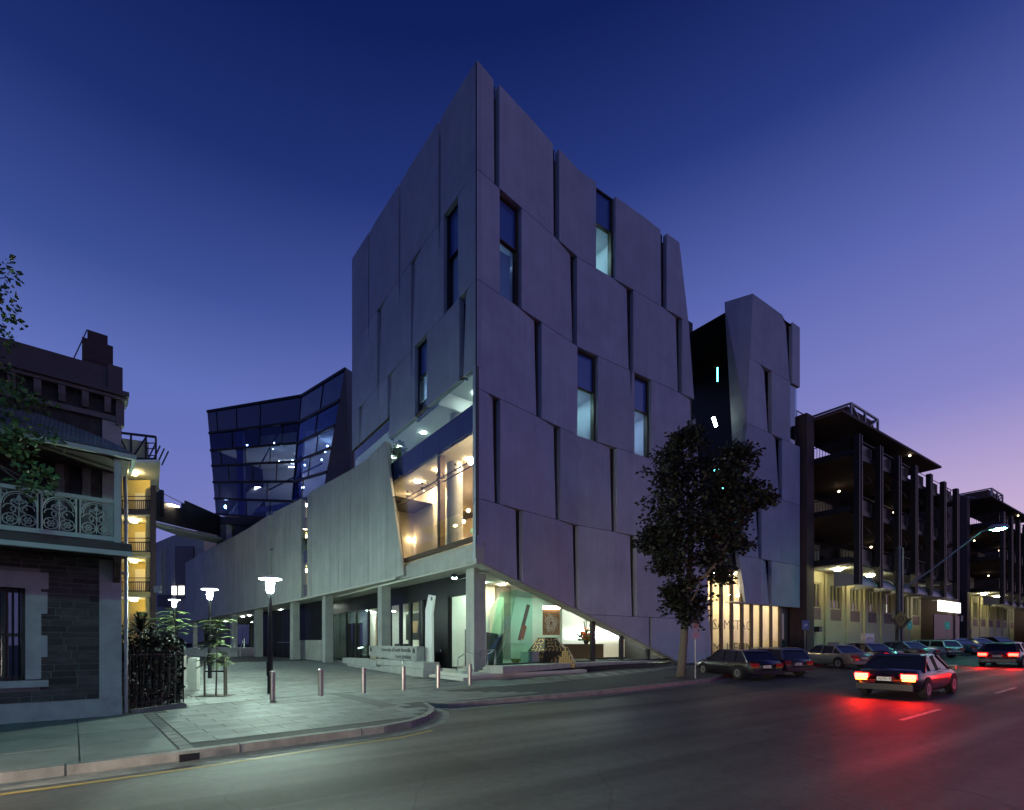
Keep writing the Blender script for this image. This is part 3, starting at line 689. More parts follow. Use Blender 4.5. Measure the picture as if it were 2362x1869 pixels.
# pot plant behind the upper glass
def leaf_cloud(name, c, rad, n, size, m, parent=None, flat=.5, upd=None, aim=None):
    """n small leaves scattered through a list of ellipsoids, as one mesh"""
    cs = [c] if not isinstance(c, list) else c; rs = [rad] if not isinstance(rad, list) else rad
    wts = np.array([r[0] * r[1] * r[2] for r in rs]) ** .75; k = rng.choice(len(cs), n, p=wts / wts.sum())
    u = rng.normal(size=(n, 3)); u /= np.linalg.norm(u, axis=1)[:, None]; rr = rng.random(n) ** .42
    P = np.array([tuple(q) for q in cs])[k] + u * rr[:, None] * np.array(rs)[k]
    a = rng.normal(size=(n, 3)); a[:, 2] *= flat; a += u * .6; a /= np.linalg.norm(a, axis=1)[:, None]
    bvec = np.cross(a, rng.normal(size=(n, 3))); bvec /= np.linalg.norm(bvec, axis=1)[:, None]
    sz = size * (.6 + .8 * rng.random(n))[:, None]
    nn_ = np.cross(a, bvec) * sz * .18
    v = np.stack([P, P + a * sz * .5 + bvec * sz * .34 + nn_, P + a * sz, P + a * sz * .5 - bvec * sz * .34 + nn_], 1).reshape(-1, 3)
    me = bpy.data.meshes.new(name); me.vertices.add(4 * n); me.vertices.foreach_set('co', v.astype(np.float32).ravel())
    f = np.arange(4 * n).reshape(n, 4); me.loops.add(4 * n); me.loops.foreach_set('vertex_index', f.ravel().astype(np.int32)); me.polygons.add(n); me.polygons.foreach_set('loop_start', (np.arange(n) * 4).astype(np.int32)); me.update(calc_edges=True); me.validate()
    me.materials.append(MATS[m]); o = bpy.data.objects.new(name, me); COL.objects.link(o)
    if parent is not None: o.parent = parent; o.matrix_parent_inverse = Matrix.Translation(-parent.location) if parent.get('_plain') else Matrix.Identity(4)
    return o
s = FB.s_at(922, -1.0); p = fb(s, 13.7, -1.0)
pp = thing('pot_plant', 'leafy pot plant standing behind the upper glass strip of the tower', 'plant', p)
MB().lathe(p, [(.2, 0), (.28, .45)], 12).build('pot', 'concrete', pp); MB().tube([p + Vector((0, 0, .4)), p + Vector((.05, 0, 1.2))], .02, 6).build('stem', 'bark', pp)
leaf_cloud('foliage', p + Vector((0, 0, 1.35)), (.5, .5, .65), 260, .22, 'leaf_green', pp)
# ================================================================ ground floor of the tower
GX = Face([Vector((-.79, 29.0)) + Vector((.6557, -1)) * 2.2, Vector((-.79, 29.0)) + Vector((-.6557, 1)) * 60])      # line of the recessed glazing
gf = tower
nG = Vector((GX.n[0].x, GX.n[0].y, 0)); dG = Vector((GX.d[0].x, GX.d[0].y, 0))
def gx(px, z, o=0.0): return GX.pt(GX.s_at(px, o), z, o)
def gs(s, z, o=0.0): return GX.pt(s, z, o)
FLO = .30
# entrance platform and steps
st = MB(); ent = [gx(962, 0, 2.6), gx(962, 0, 0), FA.pt(1.2, 0, -1.2), FA.pt(.4, 0, -.35)]
sp_ = thing('entrance_steps', 'two wide pale steps up to the platform under the tower corner', 'steps', gx(1000, 0, 2))
base_s0, base_s1 = GX.s_at(955, 2.0), GX.s_at(1085, 2.0)
for k, (o_, h) in enumerate(((2.55, .15), (2.15, .30))):
    b = MB(); q = [gs(base_s1 - .2, -.05, o_), gs(base_s0, -.05, o_), gs(base_s0, -.05, -6), gs(base_s1 - .2, -.05, -6)]
    b.prism(q, (0, 0, h + .05)); b.build('step', 'soffit', sp_)
# ground floor shell: hall behind the glazing
sGl, sGr = GX.s_at(765), GX.s_at(975)
ground_hall = [gs(0.0, 0, -.1), gs(sGl + .3, 0, -.1), gs(sGl + .3, 0, -7.5), gs(0.0, 0, -7.5)]
# white lobby
s978 = GX.s_at(978); lb = room('lobby', [gs(s978, 0, -.15), gs(sGl, 0, -.15), gs(sGl, 0, -6.5), gs(s978 + 3.2, 0, -6.5), gs(s978, 0, -2.9)], FLO, 4.9, 'gallery', skip=(0,), floor='timber')
hd = MB(); hd.prism([gs(-1.2, 4.55, .02), gs(sGl + .4, 4.55, .02), gs(sGl + .4, 5.74, .02), gs(-1.2, 5.74, .02)], -nG * .25); hd.build('fascia', 'black_clad', tower)
# glazed bays between the columns: px of the mullions
bays = [765, 800, 823, 851, 872, 900, 925, 947, 972]
for a, c in zip(bays, bays[1:]):
    q = [gx(a, FLO - .1), gx(c, FLO - .1), gx(c, 4.55), gx(a, 4.55)]
    MB().prism(q, -nG * .02).build('glass_pane', 'clear' if a > 840 else 'tinted', tower)
    mb_ = MB(); mb_.box(gx(a, 2.35, -.02), (.10 if a < 880 else .34, .16, 4.4), ax=dG); mb_.build('mullion', 'dark_metal', tower)
MB().prism([gx(762, -.05, .12), gx(975, -.05, .12), gx(975, FLO - .08, .12), gx(762, FLO - .08, .12)], -nG * .3).build('plinth', 'concrete', tower)
# dark blinds and black wall inside the left bays, white walls with a screen and a counter inside the right bays
MB().prism([gx(768, FLO, -1.6), gx(835, FLO, -1.6), gx(835, 3.7, -1.6), gx(768, 3.7, -1.6)], -nG * .08).build('blind', 'dark_blind', lb)
for k in range(16): pass
MB().prism([gx(845, FLO, -3.2), gx(866, FLO, -3.2), gx(866, 4.7, -3.2), gx(845, 4.7, -3.2)], -nG * .1).build('wall_panel', 'plaster', lb)
MB().prism([gx(866, FLO, -2.4), gx(873, FLO, -2.4), gx(873, 4.2, -2.4), gx(866, 4.2, -2.4)], -nG * .1).build('wall_panel', 'timber', lb)
MB().prism([gx(936, 2.05, -2.2), gx(970, 2.05, -2.2), gx(970, 4.1, -2.2), gx(936, 4.1, -2.2)], -nG * .1).build('screen', 'art_black', lb)
MB().prism([gx(953, 2.6, -2.15), gx(962, 2.6, -2.15), gx(965, 3.5, -2.15), gx(950, 3.5, -2.15)], -nG * .02).build('picture', 'timber', lb)
MB().prism([gx(910, FLO, -2.6), gx(934, FLO, -2.6), gx(934, 1.75, -2.6), gx(910, 1.75, -2.6)], -nG * .5).build('counter', 'art_black', lb)
for px in (943, 962): MB().prism([gx(px - 2.4, 1.2, -2.0), gx(px + 2.4, 1.2, -2.0), gx(px + 2.4, 1.5, -2.0), gx(px - 2.4, 1.5, -2.0)], -nG * .03).build('notice', 'sign_blue', lb)
for px, y in ((792, 1406), (826, 1401), (861, 1397), (849, 1409), (861, 1413), (904, 1391), (906, 1411), (943, 1386)):
    o_ = -(4.86 - 0) ; 
    dd_ = (4.86 - EYE) * F / (HY - y); p = Vector((dd_ * (px - CX) / F, dd_, 4.86)); sx = (p.xy - GX.p[0]).dot(GX.d[0]); ox = (p.xy - GX.p[0]).dot(GX.n[0])
    if ox > -.4: ox = -1.2
    downlight(gs(sx, 4.87, ox), .22, 'down_white', lb)
MB().bar(gx(784, .9, -1.2), gx(785, 1.9, -1.2), .1).build('lit_tube', 'tube_white', lb); MB().bar(gx(826, 1.35, -1.0), gx(837, 1.45, -1.0), .1).build('lit_tube', 'tube_white', lb)
# dark entrance wall, curved corner column, opening to the stair
de = MB(); de.prism([gx(980, FLO, .05), gx(1033, FLO, .05), gx(1033, 4.7, .05), gx(980, 4.7, .05)], -nG * .3); deo = de.build('entrance_wall', 'black_clad', tower)
MB().lathe(gx(977, FLO, .1), [(.30, 0), (.30, 4.3)], 20).build('dark_column', 'black_clad', tower, smooth=False)
MB().box(gx(1016.5, 1.35, .10), (.04, .05, .16), ax=dG).build('intercom', 'white_paint', deo)
s34 = GX.s_at(1034); ga = [FA.pt(.9, 0, -.6), FA.pt(SF, 0, -.55), FA.pt(18.6, 0, -.55, 1), FA.pt(18.6, 0, -8.5, 1), FA.pt(SF + 1.5, 0, -8.5), FA.pt(6.2, 0, -8.0), gs(s34 + .1, 0, -3.6), gs(s34, 0, -.1)]
FG = .42; gr_ = sl = room('gallery', ga, FG, 5.45, 'gallery', skip=(0, 1, 7), floor='soffit')
sA = MB(); b_ = GX.s_at(1034)
sA.prism([gs(b_ - .1, FLO, -1.2), gs(b_ - 3.0, FLO, -1.2), gs(b_ - 3.0, 4.3, -1.2), gs(b_ - 2.3, 4.3, -1.2), gs(b_ - .1, 2.2, -1.2)], -nG * .2)
MB().prism([gs(b_ - .15, 1.6, -3.0), gs(b_ - 1.3, 2.4, -3.0), gs(b_ - 1.3, 4.6, -3.0), gs(b_ - .9, 4.6, -3.0), gs(b_ - .15, 3.9, -3.0)], -nG * .2).build('stair_wall', 'cream', sl)
MB().prism([gs(b_ - .15, FLO, -1.4), gs(b_ - 1.7, FLO, -1.4), gs(b_ - 1.7, 2.7, -1.4), gs(b_ - .15, 1.3, -1.4)], -nG * .15).build('stair_balustrade', 'gallery', sl)
MB().prism([gs(b_ - .1, FLO + .1, -.9), gs(b_ - .9, 1.35, -.9), gs(b_ - 1.7, FLO + .1, -.9)], -nG * .12).build('stair_panel', 'plaster', sl)
MB().prism([FA.pt(2.2, FG, -3.4), FA.pt(5.2, FG, -3.4), FA.pt(5.2, 2.35, -3.4), FA.pt(2.2, 2.6, -3.4)], (.1, .12, 0)).build('stair_flank', 'dark_paver', sl)
downlight(gs(b_ - 1.0, 5.42, -1.8), .2, 'down_green', sl); downlight(gs(b_ - 2.2, 5.42, -3.0), .2, 'down_green', sl); downlight(gs(b_ - 1.0, 5.42, -3.3), .2, 'down_warm', sl)
# columns of the entrance and soffit lamp
def column(px0, px1, d, zt, zb=0.0, parent=tower, ax=None):
    wd = d * (px1 - px0) / F * .80; x = d * ((px0 + px1) / 2 - CX) / F; zb = min(zb, zg(x, d)) - .03
    MB().box((x, d, (zt + zb) / 2), (wd, wd, zt - zb), ax=ax or (dB.x, dB.y)).build('column', 'concrete', parent)
column(1077, 1118, 25.3, 5.74); column(872, 900, 33.4, 5.74)
lampb = thing('soffit_lamp', 'small black floodlight box hung under the entrance soffit', 'lamp', at(1048, 1342, 26.6))
p = Vector((at(1048, 1342, 26.6).x, 26.6, 5.55)); MB().box(p, (.34, .28, .2)).build('lamp_box', 'dark_metal', lampb); MB().box(p + Vector((0, 0, -.11)), (.28, .22, .02)).build('lamp_lens', 'down_green', lampb); MB().box(p + Vector((0, 0, .145)), (.06, .06, .09)).build('bracket', 'dark_metal', lampb)
# ================================================================ the gallery behind the raking undercut
GF = .72
glz = [FA.s_at(p, -.45) for p in (1228, 1367, 1433, 1494, 1545)]
def gpane(s0, s1, z0, m='green_glass'):
    parts_ = [(s0, s1)] if not s0 < SF < s1 else [(s0, SF), (SF, s1)]
    for a, c in parts_:
        i = FA.seg((a + c) / 2); q = clip_low([(a, z0), (c, z0), (c, 5.6), (a, 5.6)], i); n3 = Vector((FA.n[i].x, FA.n[i].y, 0))
        if len(q) > 2: MB().prism([FA.pt(s, z - .08, -.45, i) for s, z in q], -n3 * .02).build('glass_pane', m, tower)
gpane(glz[0], glz[1], GF, 'clear'); gpane(glz[1], glz[2], GF, 'clear'); gpane(glz[2], glz[3], GF, 'clear'); gpane(glz[3], glz[4], GF, 'clear')
fm = MB()
for s, wd in zip(glz[1:], (.30, .26, .26, .16)): 
    i = FA.seg(s); zt = zd(s) - .1; n3 = Vector((FA.n[i].x, FA.n[i].y, 0))
    if zt > GF + .1: fm.box(FA.pt(s, (GF + zt) / 2, -.45, i), (wd, .2, zt - GF), ax=FA.d[i])
for (a, c, i) in ((1.2, SF, 0), (SF, glz[4] + .8, 1)): fm.bar(FA.pt(a, GF - .06, -.42, i), FA.pt(c, GF - .06, -.42, i), .2, .12)
fm.build('gallery_frame', 'dark_metal', tower)
# leaning glass box at the entrance end
sa = FA.s_at(1158, -.45); sb = FA.s_at(1192, -.45); sc_ = glz[0]
p0, p1, p2, p3 = FA.pt(sa, GF, -.45), FA.pt(sb, FA.z_at(1192, 1361, -.45), -.45), FA.pt(sc_, FA.z_at(1228, 1370, -.45), -.45), FA.pt(sc_, GF, -.45)
n3 = Vector((FA.n[0].x, FA.n[0].y, 0)); MB().prism([p0, p3, p2, p1], -n3 * .03).build('leaning_glass', 'green_glass', tower)
q0 = p0 - n3 * 1.6 + Vector((FA.d[0].x, FA.d[0].y, 0)) * .3; q1 = p1 - n3 * 1.6 + Vector((FA.d[0].x, FA.d[0].y, 0)) * .3
MB().prism([p0, p1, q1, q0], Vector((FA.d[0].x, FA.d[0].y, 0)) * .03).build('leaning_glass', 'green_glass', tower)
# stair steps at the right of the column
ss = thing('side_steps', 'narrow concrete stair beside the corner column, climbing to the gallery', 'steps', FA.pt(.8, 0, -1))
for k in range(4): 
    b = MB(); q = [FA.pt(.75 + k * .28, -.05, -.5), FA.pt(2.3, -.05, -.5), FA.pt(2.3, -.05, -2.6), FA.pt(.75 + k * .28, -.05, -2.6)]; b.prism(q, (0, 0, .05 + FLO + k * .12)); b.build('step', 'soffit', ss)
# sloping plinth wall in front of the gallery
pl = thing('plinth_bench', 'long low concrete ledge in front of the gallery window', 'bench', FA.pt(2, 0, .4))
b = MB(); b.prism([FA.pt(.9, .30, .9), FA.pt(SF, .44, .75), FA.pt(SF, .66, .75), FA.pt(.9, .66, .9)], -n3 * 1.28); n4 = Vector((FA.n[1].x, FA.n[1].y, 0))
b.prism([FA.pt(SF + .02, .44, .75, 1), FA.pt(SF + 7.2, .5, .3, 1), FA.pt(SF + 7.2, .62, .3, 1), FA.pt(SF + .02, .66, .75, 1)], -n4 * .74); b.build('ledge', 'concrete', pl)
b = MB(); b.prism([FA.pt(1.5, -.1, .35), FA.pt(SF, -.1, .35), FA.pt(SF, .30, .35), FA.pt(1.5, .30, .35)], -n3 * .5); b.prism([FA.pt(SF, -.1, .35, 1), FA.pt(SF + 6.8, -.1, .2, 1), FA.pt(SF + 6.8, .44, .2, 1), FA.pt(SF, .44, .35, 1)], -n4 * .5); b.build('ledge_base', 'dark_paver', pl)
# base wall of the rest of the street front
b = MB(); b.prism([FA.pt(FA.s_at(1560), -.1, -.06, 1), FA.pt(FA.s_at(1640), -.1, -.06, 1), FA.pt(FA.s_at(1640), .5, -.06, 1), FA.pt(FA.s_at(1560), .5, -.06, 1)], -n4 * .4); b.build('base_wall', 'dark_paver', tower)
# gallery ceiling lamps and walls
for px, y in ((1150, 1383), (1191, 1380), (1200, 1390), (1243, 1393), (1265, 1387), (1320, 1410), (1368, 1440), (1410, 1450)):
    dd_ = (5.42 - EYE) * F / (HY - y); p = Vector((dd_ * (px - CX) / F, dd_)); 
    s_, q_ = (p - FA.p[0]).dot(FA.d[0]), (p - FA.p[0]).dot(FA.n[0])
    downlight(FA.pt(clamp(s_, 1.6, 12), 5.42, clamp(q_, -6, -1.4)), .2, 'down_green', gr_)
MB().prism([FA.pt(SF + 3.2, 2.2, -4.4, 1), FA.pt(SF + 9.5, 2.2, -4.4, 1), FA.pt(SF + 9.5, 2.75, -4.4, 1), FA.pt(SF + 3.2, 2.75, -4.4, 1)], -n4 * .05).build('light_strip', 'strip_white', gr_)
MB().prism([FA.pt(SF + 3.0, GF, -4.5, 1), FA.pt(SF + 10, GF, -4.5, 1), FA.pt(SF + 10, 5.3, -4.5, 1), FA.pt(SF + 3.0, 5.3, -4.5, 1)], -n4 * .1).build('partition', 'gallery', gr_)
MB().prism([FA.pt(SF + .2, GF, -3.0, 1), FA.pt(SF + 5.6, GF, -3.0, 1), FA.pt(SF + 5.6, 1.75, -3.0, 1), FA.pt(SF + .2, 1.75, -3.0, 1)], -n4 * .6).build('reception_counter', 'bronze', gr_)
for s_ in (SF + 7.5, SF + 9): downlight(FA.pt(s_, 5.2, -1.6, 1), .2, 'down_warm', gr_)
downlight(FA.pt(SF + 4, 5.3, -2.6, 1), .25, 'down_white', gr_); downlight(FA.pt(SF + 6, 5.3, -3.2, 1), .25, 'down_white', gr_)
MB().box(FA.pt(6.4, 3.1, -4.6), (.9, .9, 4.7), ax=FA.d[0]).build('gallery_column', 'concrete', gr_)
tx = FA.d[1]
text('wall_lettering', 'Anne & Gordon\nSamstag Museum', .42, 'lettering', FA.pt(FA.s_at(1347, -4.38), 4.0, -4.38, 1), tx, gr_, extrude=.01)
# things shown in the gallery
def art(px, d, z=FG): return Vector((d * (px - CX) / F, d, z))
def patterned(name, label, verts, faces, c, m_face, m_mark, cell, wd, cat='sculpture'):
    """a faceted solid whose faces carry raised maze-like bars"""
    t = thing(name, label, cat, c); vs = [Vector(v) + c for v in verts]; MB().add(vs, faces).build('body', m_face, t); b = MB(); cen = sum(vs, Vector()) / len(vs)
    for f in faces:
        if len(f) < 3: continue
        p = [vs[i] for i in f]; n = (p[1] - p[0]).cross(p[2] - p[0]).normalized(); fc = sum(p, Vector()) / len(p)
        if n.dot(fc - cen) < 0: n = -n
        ux = (p[1] - p[0]).normalized(); uy = n.cross(ux); poly = [((q - p[0]).dot(ux), (q - p[0]).dot(uy)) for q in p]
        x0, x1 = min(q[0] for q in poly), max(q[0] for q in poly); y0, y1 = min(q[1] for q in poly), max(q[1] for q in poly)
        for i in range(int((x1 - x0) / cell) + 1):
            for j in range(int((y1 - y0) / cell) + 1):
                x = x0 + (i + .5) * cell; y = y0 + (j + .5) * cell; dx, dy = random.choice(((.46, .1), (.1, .46), (.34, .34), (-.34, .34)))
                A, B = Vector((x - dx * cell, y - dy * cell)), Vector((x + dx * cell, y + dy * cell))
                if in_poly(A, poly) and in_poly(B, poly): b.bar(p[0] + ux * A.x + uy * A.y + n * .004, p[0] + ux * B.x + uy * B.y + n * .004, wd, .012, up=n)
    b.build('surface_pattern', m_mark, t); return t
pyr = lambda r, h, k=4, a0=.4: ([(r * math.cos(a0 + 2 * math.pi * i / k), r * math.sin(a0 + 2 * math.pi * i / k), 0) for i in range(k)] + [(0, 0, h)], [tuple(range(k))[::-1]] + [(i, (i + 1) % k, k) for i in range(k)])
c = art(1306, 27.8); v, f = pyr(.86, 1.3); patterned('pyramid_sculpture', 'tan pyramid with dark broken lines on the gallery floor', v, f, c, 'art_black', 'gold', .13, .095)
c = art(1264, 29.0); k = 6
v = [(1.05 * math.cos(i * math.pi / 3), 1.05 * math.sin(i * math.pi / 3), .0) for i in range(6)] + [(1.3 * math.cos(i * math.pi / 3 + .2), 1.1 * math.sin(i * math.pi / 3 + .2), .9) for i in range(6)] + [(.62 * math.cos(i * math.pi / 3 + .1), .5 * math.sin(i * math.pi / 3 + .1), 1.72) for i in range(6)]
f = [tuple(range(5, -1, -1)), tuple(range(12, 18))] + [(i, (i + 1) % 6, 6 + (i + 1) % 6, 6 + i) for i in range(6)] + [(6 + i, 6 + (i + 1) % 6, 12 + (i + 1) % 6, 12 + i) for i in range(6)]
patterned('boulder_sculpture', 'large faceted black boulder covered in gold maze lines', v, f, c, 'art_black', 'gold', .23, .045)
c = art(1190, 26.7); v = [(.34 * math.cos(i * math.pi / 2 + .3), .34 * math.sin(i * math.pi / 2 + .3), .5) for i in range(4)] + [(0, 0, 0)]; f = [(0, 1, 2, 3)] + [(i, 4, (i + 1) % 4) for i in range(4)]
patterned('small_sculpture', 'small upside-down gold speckled pyramid inside the leaning glass', v, f, c, 'art_black', 'gold', .075, .045)
c = art(1222, 27.6); b = thing('display_case', 'grey speckled low display case behind the leaning glass', 'display case', c); MB().box(c + Vector((0, 0, .42)), (.9, .6, .84), ax=FA.d[0]).build('case', 'concrete', b); MB().box(c + Vector((0, 0, .86)), (.96, .66, .04), ax=FA.d[0]).build('case_top', 'concrete', b)
# banner with drawn lines
bn0 = 31.0; p00, p11 = at(1252, 1465, bn0), at(1291, 1406, bn0); bx = Vector((p11.x - p00.x, 0, 0))
bt = thing('wall_banner', 'tall brown hanging with white scribbled line drawing in the gallery', 'banner', (p00.x, bn0, p00.z))
MB().prism([p00, p00 + bx, p00 + bx + Vector((0, 0, p11.z - p00.z)), p00 + Vector((0, 0, p11.z - p00.z))], (0, .06, 0)).build('cloth', 'brown_cloth', bt)
b = MB(); W_, H_ = bx.x, p11.z - p00.z
for k in range(46):
    a0 = k * 2.39; r0 = .46 - .006 * k; a1 = a0 + 1.2 + random.random(); P_ = lambda a, r: p00 + Vector((W_ * (.5 + r * math.cos(a)), -.012, H_ * (.46 + r * math.sin(a) * .95))); b.bar(P_(a0, r0), P_(a1, .46 - .008 * k), .014, .006, up=(0, 1, 0))
b.build('line_drawing', 'white_paint', bt); MB().box(p00 + Vector((W_ / 2, -.03, H_ + .12)), (W_, .1, .18)).build('picture_light', 'tube_warm', bt)
pc = at(1206, 1462, 27.4); ot = thing('fabric_hanging', 'bright orange cloth hanging inside the leaning glass', 'fabric', pc); MB().prism([at(1200, 1472, 27.4), at(1206, 1476, 27.4), at(1214, 1446, 27.4), at(1209, 1440, 27.4), at(1204, 1444, 27.4)], (.05, .12, 0)).build('cloth', 'orange_cloth', ot); MB().prism([at(1194, 1476, 27.6), at(1200, 1478, 27.6), at(1222, 1396, 27.6), at(1215, 1394, 27.6)], (.05, .1, 0)).build('cloth', 'brown_cloth', ot)
vp = FA.pt(FA.s_at(1352, -3.3), 1.75, -3.3, 1); vt = thing('flower_vase', 'vase of mixed flowers with tall blades on the reception counter', 'vase', vp); MB().lathe(vp, [(.12, 0), (.2, .15), (.16, .35)], 12).build('vase', 'dark_metal', vt)
leaf_cloud('flowers', vp + Vector((0, 0, .65)), (.5, .4, .42), 120, .2, 'orange_cloth', vt); leaf_cloud('leaves', vp + Vector((0, 0, .6)), (.55, .45, .4), 160, .24, 'leaf_green', vt)
b = MB()
for dx in (-.15, .0, .28): b.bar(vp + Vector((0, 0, .5)), vp + Vector((dx, 0, 1.75 - abs(dx))), .07, .02)
b.build('tall_blade', 'leaf_green', vt)
# ================================================================ THE PODIUM along the plaza
pod = thing('podium', 'long low curved wing of pale precast panels raised on columns beside the plaza', 'building', at(715, 1530, 42.5))
PXD = [(930, 30.1), (921, 30.5), (715, 42.5), (629, 48), (585, 51.5), (553, 54), (482, 61.5), (433, 68)]
FP = Face([Vector((d * (p - CX) / F, d)) for p, d in PXD])
top = sorted([FP.sz(px, y) for px, y in ((888, 1026), (872, 1050), (817, 1087), (741, 1127), (727, 1135), (705, 1151), (629, 1188), (553, 1235), (482, 1270), (433, 1300))])
bot = sorted([FP.sz(px, y) for px, y in ((930, 1330), (715, 1378), (670, 1387), (585, 1404), (433, 1435))])
def interp(tab, s):
    if s <= tab[0][0]: return tab[0][1]
    for (a, za), (b, zb) in zip(tab, tab[1:]):
        if s <= b: return za + (zb - za) * (s - a) / (b - a)
    return tab[-1][1]
PO = .30
seamp = [887, 859, 817, 788.5, 770, 727]; seamq = [702, 668, 637, 627, 597, 570, 548, 526, 505, 482, 458, 433]
def ppanel(sa, sb, name='precast_panel', o=PO, m='podium_precast', first=False):
    ss_ = [sa] + [L for L in FP.L if sa + .02 < L < sb - .02] + [sb]; b = MB()
    for a, c in zip(ss_, ss_[1:]):
        i = FP.seg((a + c) / 2); n = FP.n[i]
        b.prism([FP.pt(a, interp(bot, a), o, i), FP.pt(c, interp(bot, c), o, i), FP.pt(c, interp(top, c), o, i), FP.pt(a, interp(top, a), o, i)], (-n.x * .45, -n.y * .45, 0))
    return b.build(name, m, pod)
s888 = FP.s_at(888, PO); s930 = FP.s_at(930, PO); n0 = Vector((FP.n[1].x, FP.n[1].y, 0))
b = MB(); b.prism([FP.pt(s930, interp(bot, s930), PO, 1), FP.pt(s888 + .01, interp(bot, s888), PO, 1), FP.pt(s888 + .01, top[0][1], PO, 1)], -n0 * .16); b.build('precast_panel', 'podium_precast', pod)
JG = .024
for a, c in zip(seamp, seamp[1:]): ppanel((s888 if a == 887 else FP.s_at(a)) + JG, FP.s_at(c) - JG)
ppanel(FP.s_at(727), FP.s_at(717), 'slot_fin', PO + .03)
for a, c in zip(seamq, seamq[1:]):
    if (a, c) == (637, 627): ppanel(FP.s_at(a) + JG, FP.s_at(c) - JG, 'slot_fin', PO - .25); continue
    ppanel(FP.s_at(a) + JG, FP.s_at(c) - JG)
# the lit stair slot
sa, sb = FP.s_at(717), FP.s_at(702); i = 2 if False else FP.seg((sa + sb) / 2); n3p = Vector((FP.n[i].x, FP.n[i].y, 0))
zt, zb = interp(top, sb), interp(bot, sb)
slr = MB(); A = [FP.pt(sa - .3, 0, -.12, i), FP.pt(sb + 1.8, 0, -.12, i), FP.pt(sb + 1.8, 0, -2.6, i), FP.pt(sa - .3, 0, -2.6, i)]
for k in (1, 2, 3): slr.poly([zup(A[k], zb), zup(A[(k + 1) % 4], zb), zup(A[(k + 1) % 4], zt - .2), zup(A[k], zt - .2)])
for z in (zb + .02, zb + 3.0, zb + 6.0): slr.prism([zup(q, z) for q in A], (0, 0, .18))
stair_slot = slr.build('stair_slot', 'beige_wall', pod)
for z in (zb + 2.6, zb + 5.7, zb + 8.6): MB().ball(FP.pt(sb + .25, z, -.30, i), .15, 10).build('globe_lamp', 'globe_yellow', stair_slot)
b = MB()
for z in (zb + .2, zb + 3.2, zb + 6.2):
    for q in np.arange(sa, sb, .14): b.bar(FP.pt(q, z, .1, i), FP.pt(q, z + .95, .1, i), .025)
    b.bar(FP.pt(sa, z + .97, .1, i), FP.pt(sb, z + .97, .1, i), .05)
b.build('balustrade', 'dark_metal', stair_slot)
MB().prism([FP.pt(sa, zb + .1, .22, i), FP.pt(sb, zb + .1, .22, i), FP.pt(sb, zt - .3, .22, i), FP.pt(sa, zt - .3, .22, i)], -n3p * .02).build('glass_pane', 'clear', stair_slot)
# body behind the wall: lining, roof deck, soffit
b = MB(); cur = [L for L in FP.L]
for i, (a, c) in enumerate(zip(FP.L, FP.L[1:])):
    n3p = Vector((FP.n[i].x, FP.n[i].y, 0))
    a = max(a, s888 + .05)
    for x0, x1 in (((a, min(c, sa - .3)), (max(a, sb + 1.8), c)) if a < sb and c > sa else ((a, c),)):
        if x1 - x0 < .05: continue
        b.prism([FP.pt(x0, interp(bot, x0) + .05, PO - .46, i), FP.pt(x1, interp(bot, x1) + .05, PO - .46, i), FP.pt(x1, interp(top, x1) - .06, PO - .46, i), FP.pt(x0, interp(top, x0) - .06, PO - .46, i)], -n3p * .06)
b.build('lining', 'dark_metal', pod)
b = MB()
fl, bl = [], []
for px, d in PXD[1:]: 
    s = FP.s_at(px); i = FP.seg(s); q = FP.pt(s, interp(bot, s), PO - .01, i); r = FP.pt(s, interp(bot, s), -7, i); fl.append(q); bl.append(r)
for a, c, e, g in zip(fl, fl[1:], bl[1:], bl): b.prism([a, c, e, g], (0, 0, -.14))
b.build('soffit', 'soffit', pod)
b = MB()
for a, c, e, g in zip(fl, fl[1:], bl[1:], bl): b.poly([zup(a, 11.2), zup(c, 11.2), zup(e, 11.2), zup(g, 11.2)])
b.build('roof_deck', 'black_wall', pod)
# undercroft: columns and dark recessed walls
def pcol(px0, px1, py):
    pm = (px0 + px1) / 2; s = FP.s_at(pm, -.25); q = FP.pt(s, 0, -.45); d = q.y; wd = d * (px1 - px0) / F * .82; zt = interp(bot, s) - .1
    zb_ = zg(q.x, q.y) - .05; MB().box((q.x, q.y, (zt + zb_) / 2), (wd, wd, zt - zb_), ax=FP.d[FP.seg(s)]).build('column', 'concrete', pod)
for a, c in ((739, 762), (666, 685), (583, 601), (528, 543), (440, 451)): pcol(a, c, 0)
def pp_(px, z, o): s = FP.s_at(px, o); return FP.pt(s, z, o)
def pwall(px0, px1, z0, z1, o, m, name, th=.2):
    s0, s1 = FP.s_at(px0, o), FP.s_at(px1, o); i = FP.seg((s0 + s1) / 2); n = FP.n[i]
    return MB().prism([FP.pt(s0, z0, o, i), FP.pt(s1, z0, o, i), FP.pt(s1, z1, o, i), FP.pt(s0, z1, o, i)], (-n.x * th, -n.y * th, 0)).build(name, m, pod)
pwall(742, 684, 2.1, 5.75, -1.5, 'black_clad', 'dark_panel'); pwall(742, 684, 0, 2.1, -1.46, 'concrete', 'low_wall')
for a, c in ((668, 658), (657.5, 647), (646.5, 636), (635.5, 625), (624.5, 614), (613.5, 600)): pwall(a, c, .3, 5.3, -1.5, 'black_clad', 'metal_door')
dh = MB(); dh.bar(pp_(640, 1.9, -1.35), pp_(666, 1.9, -1.35), .06); dh.build('door_bar', 'steel', pod)
pwall(760, 735, 0, 5.7, -1.7, 'concrete', 'low_wall')
pwall(600, 430, .3, 5.2, -5.2, 'black_clad', 'recessed_wall')
for a, c in ((592, 575), (574.5, 560), (559, 545)): pwall(a, c, .5, 4.6, -4.4, 'tinted', 'glass_pane', .03)
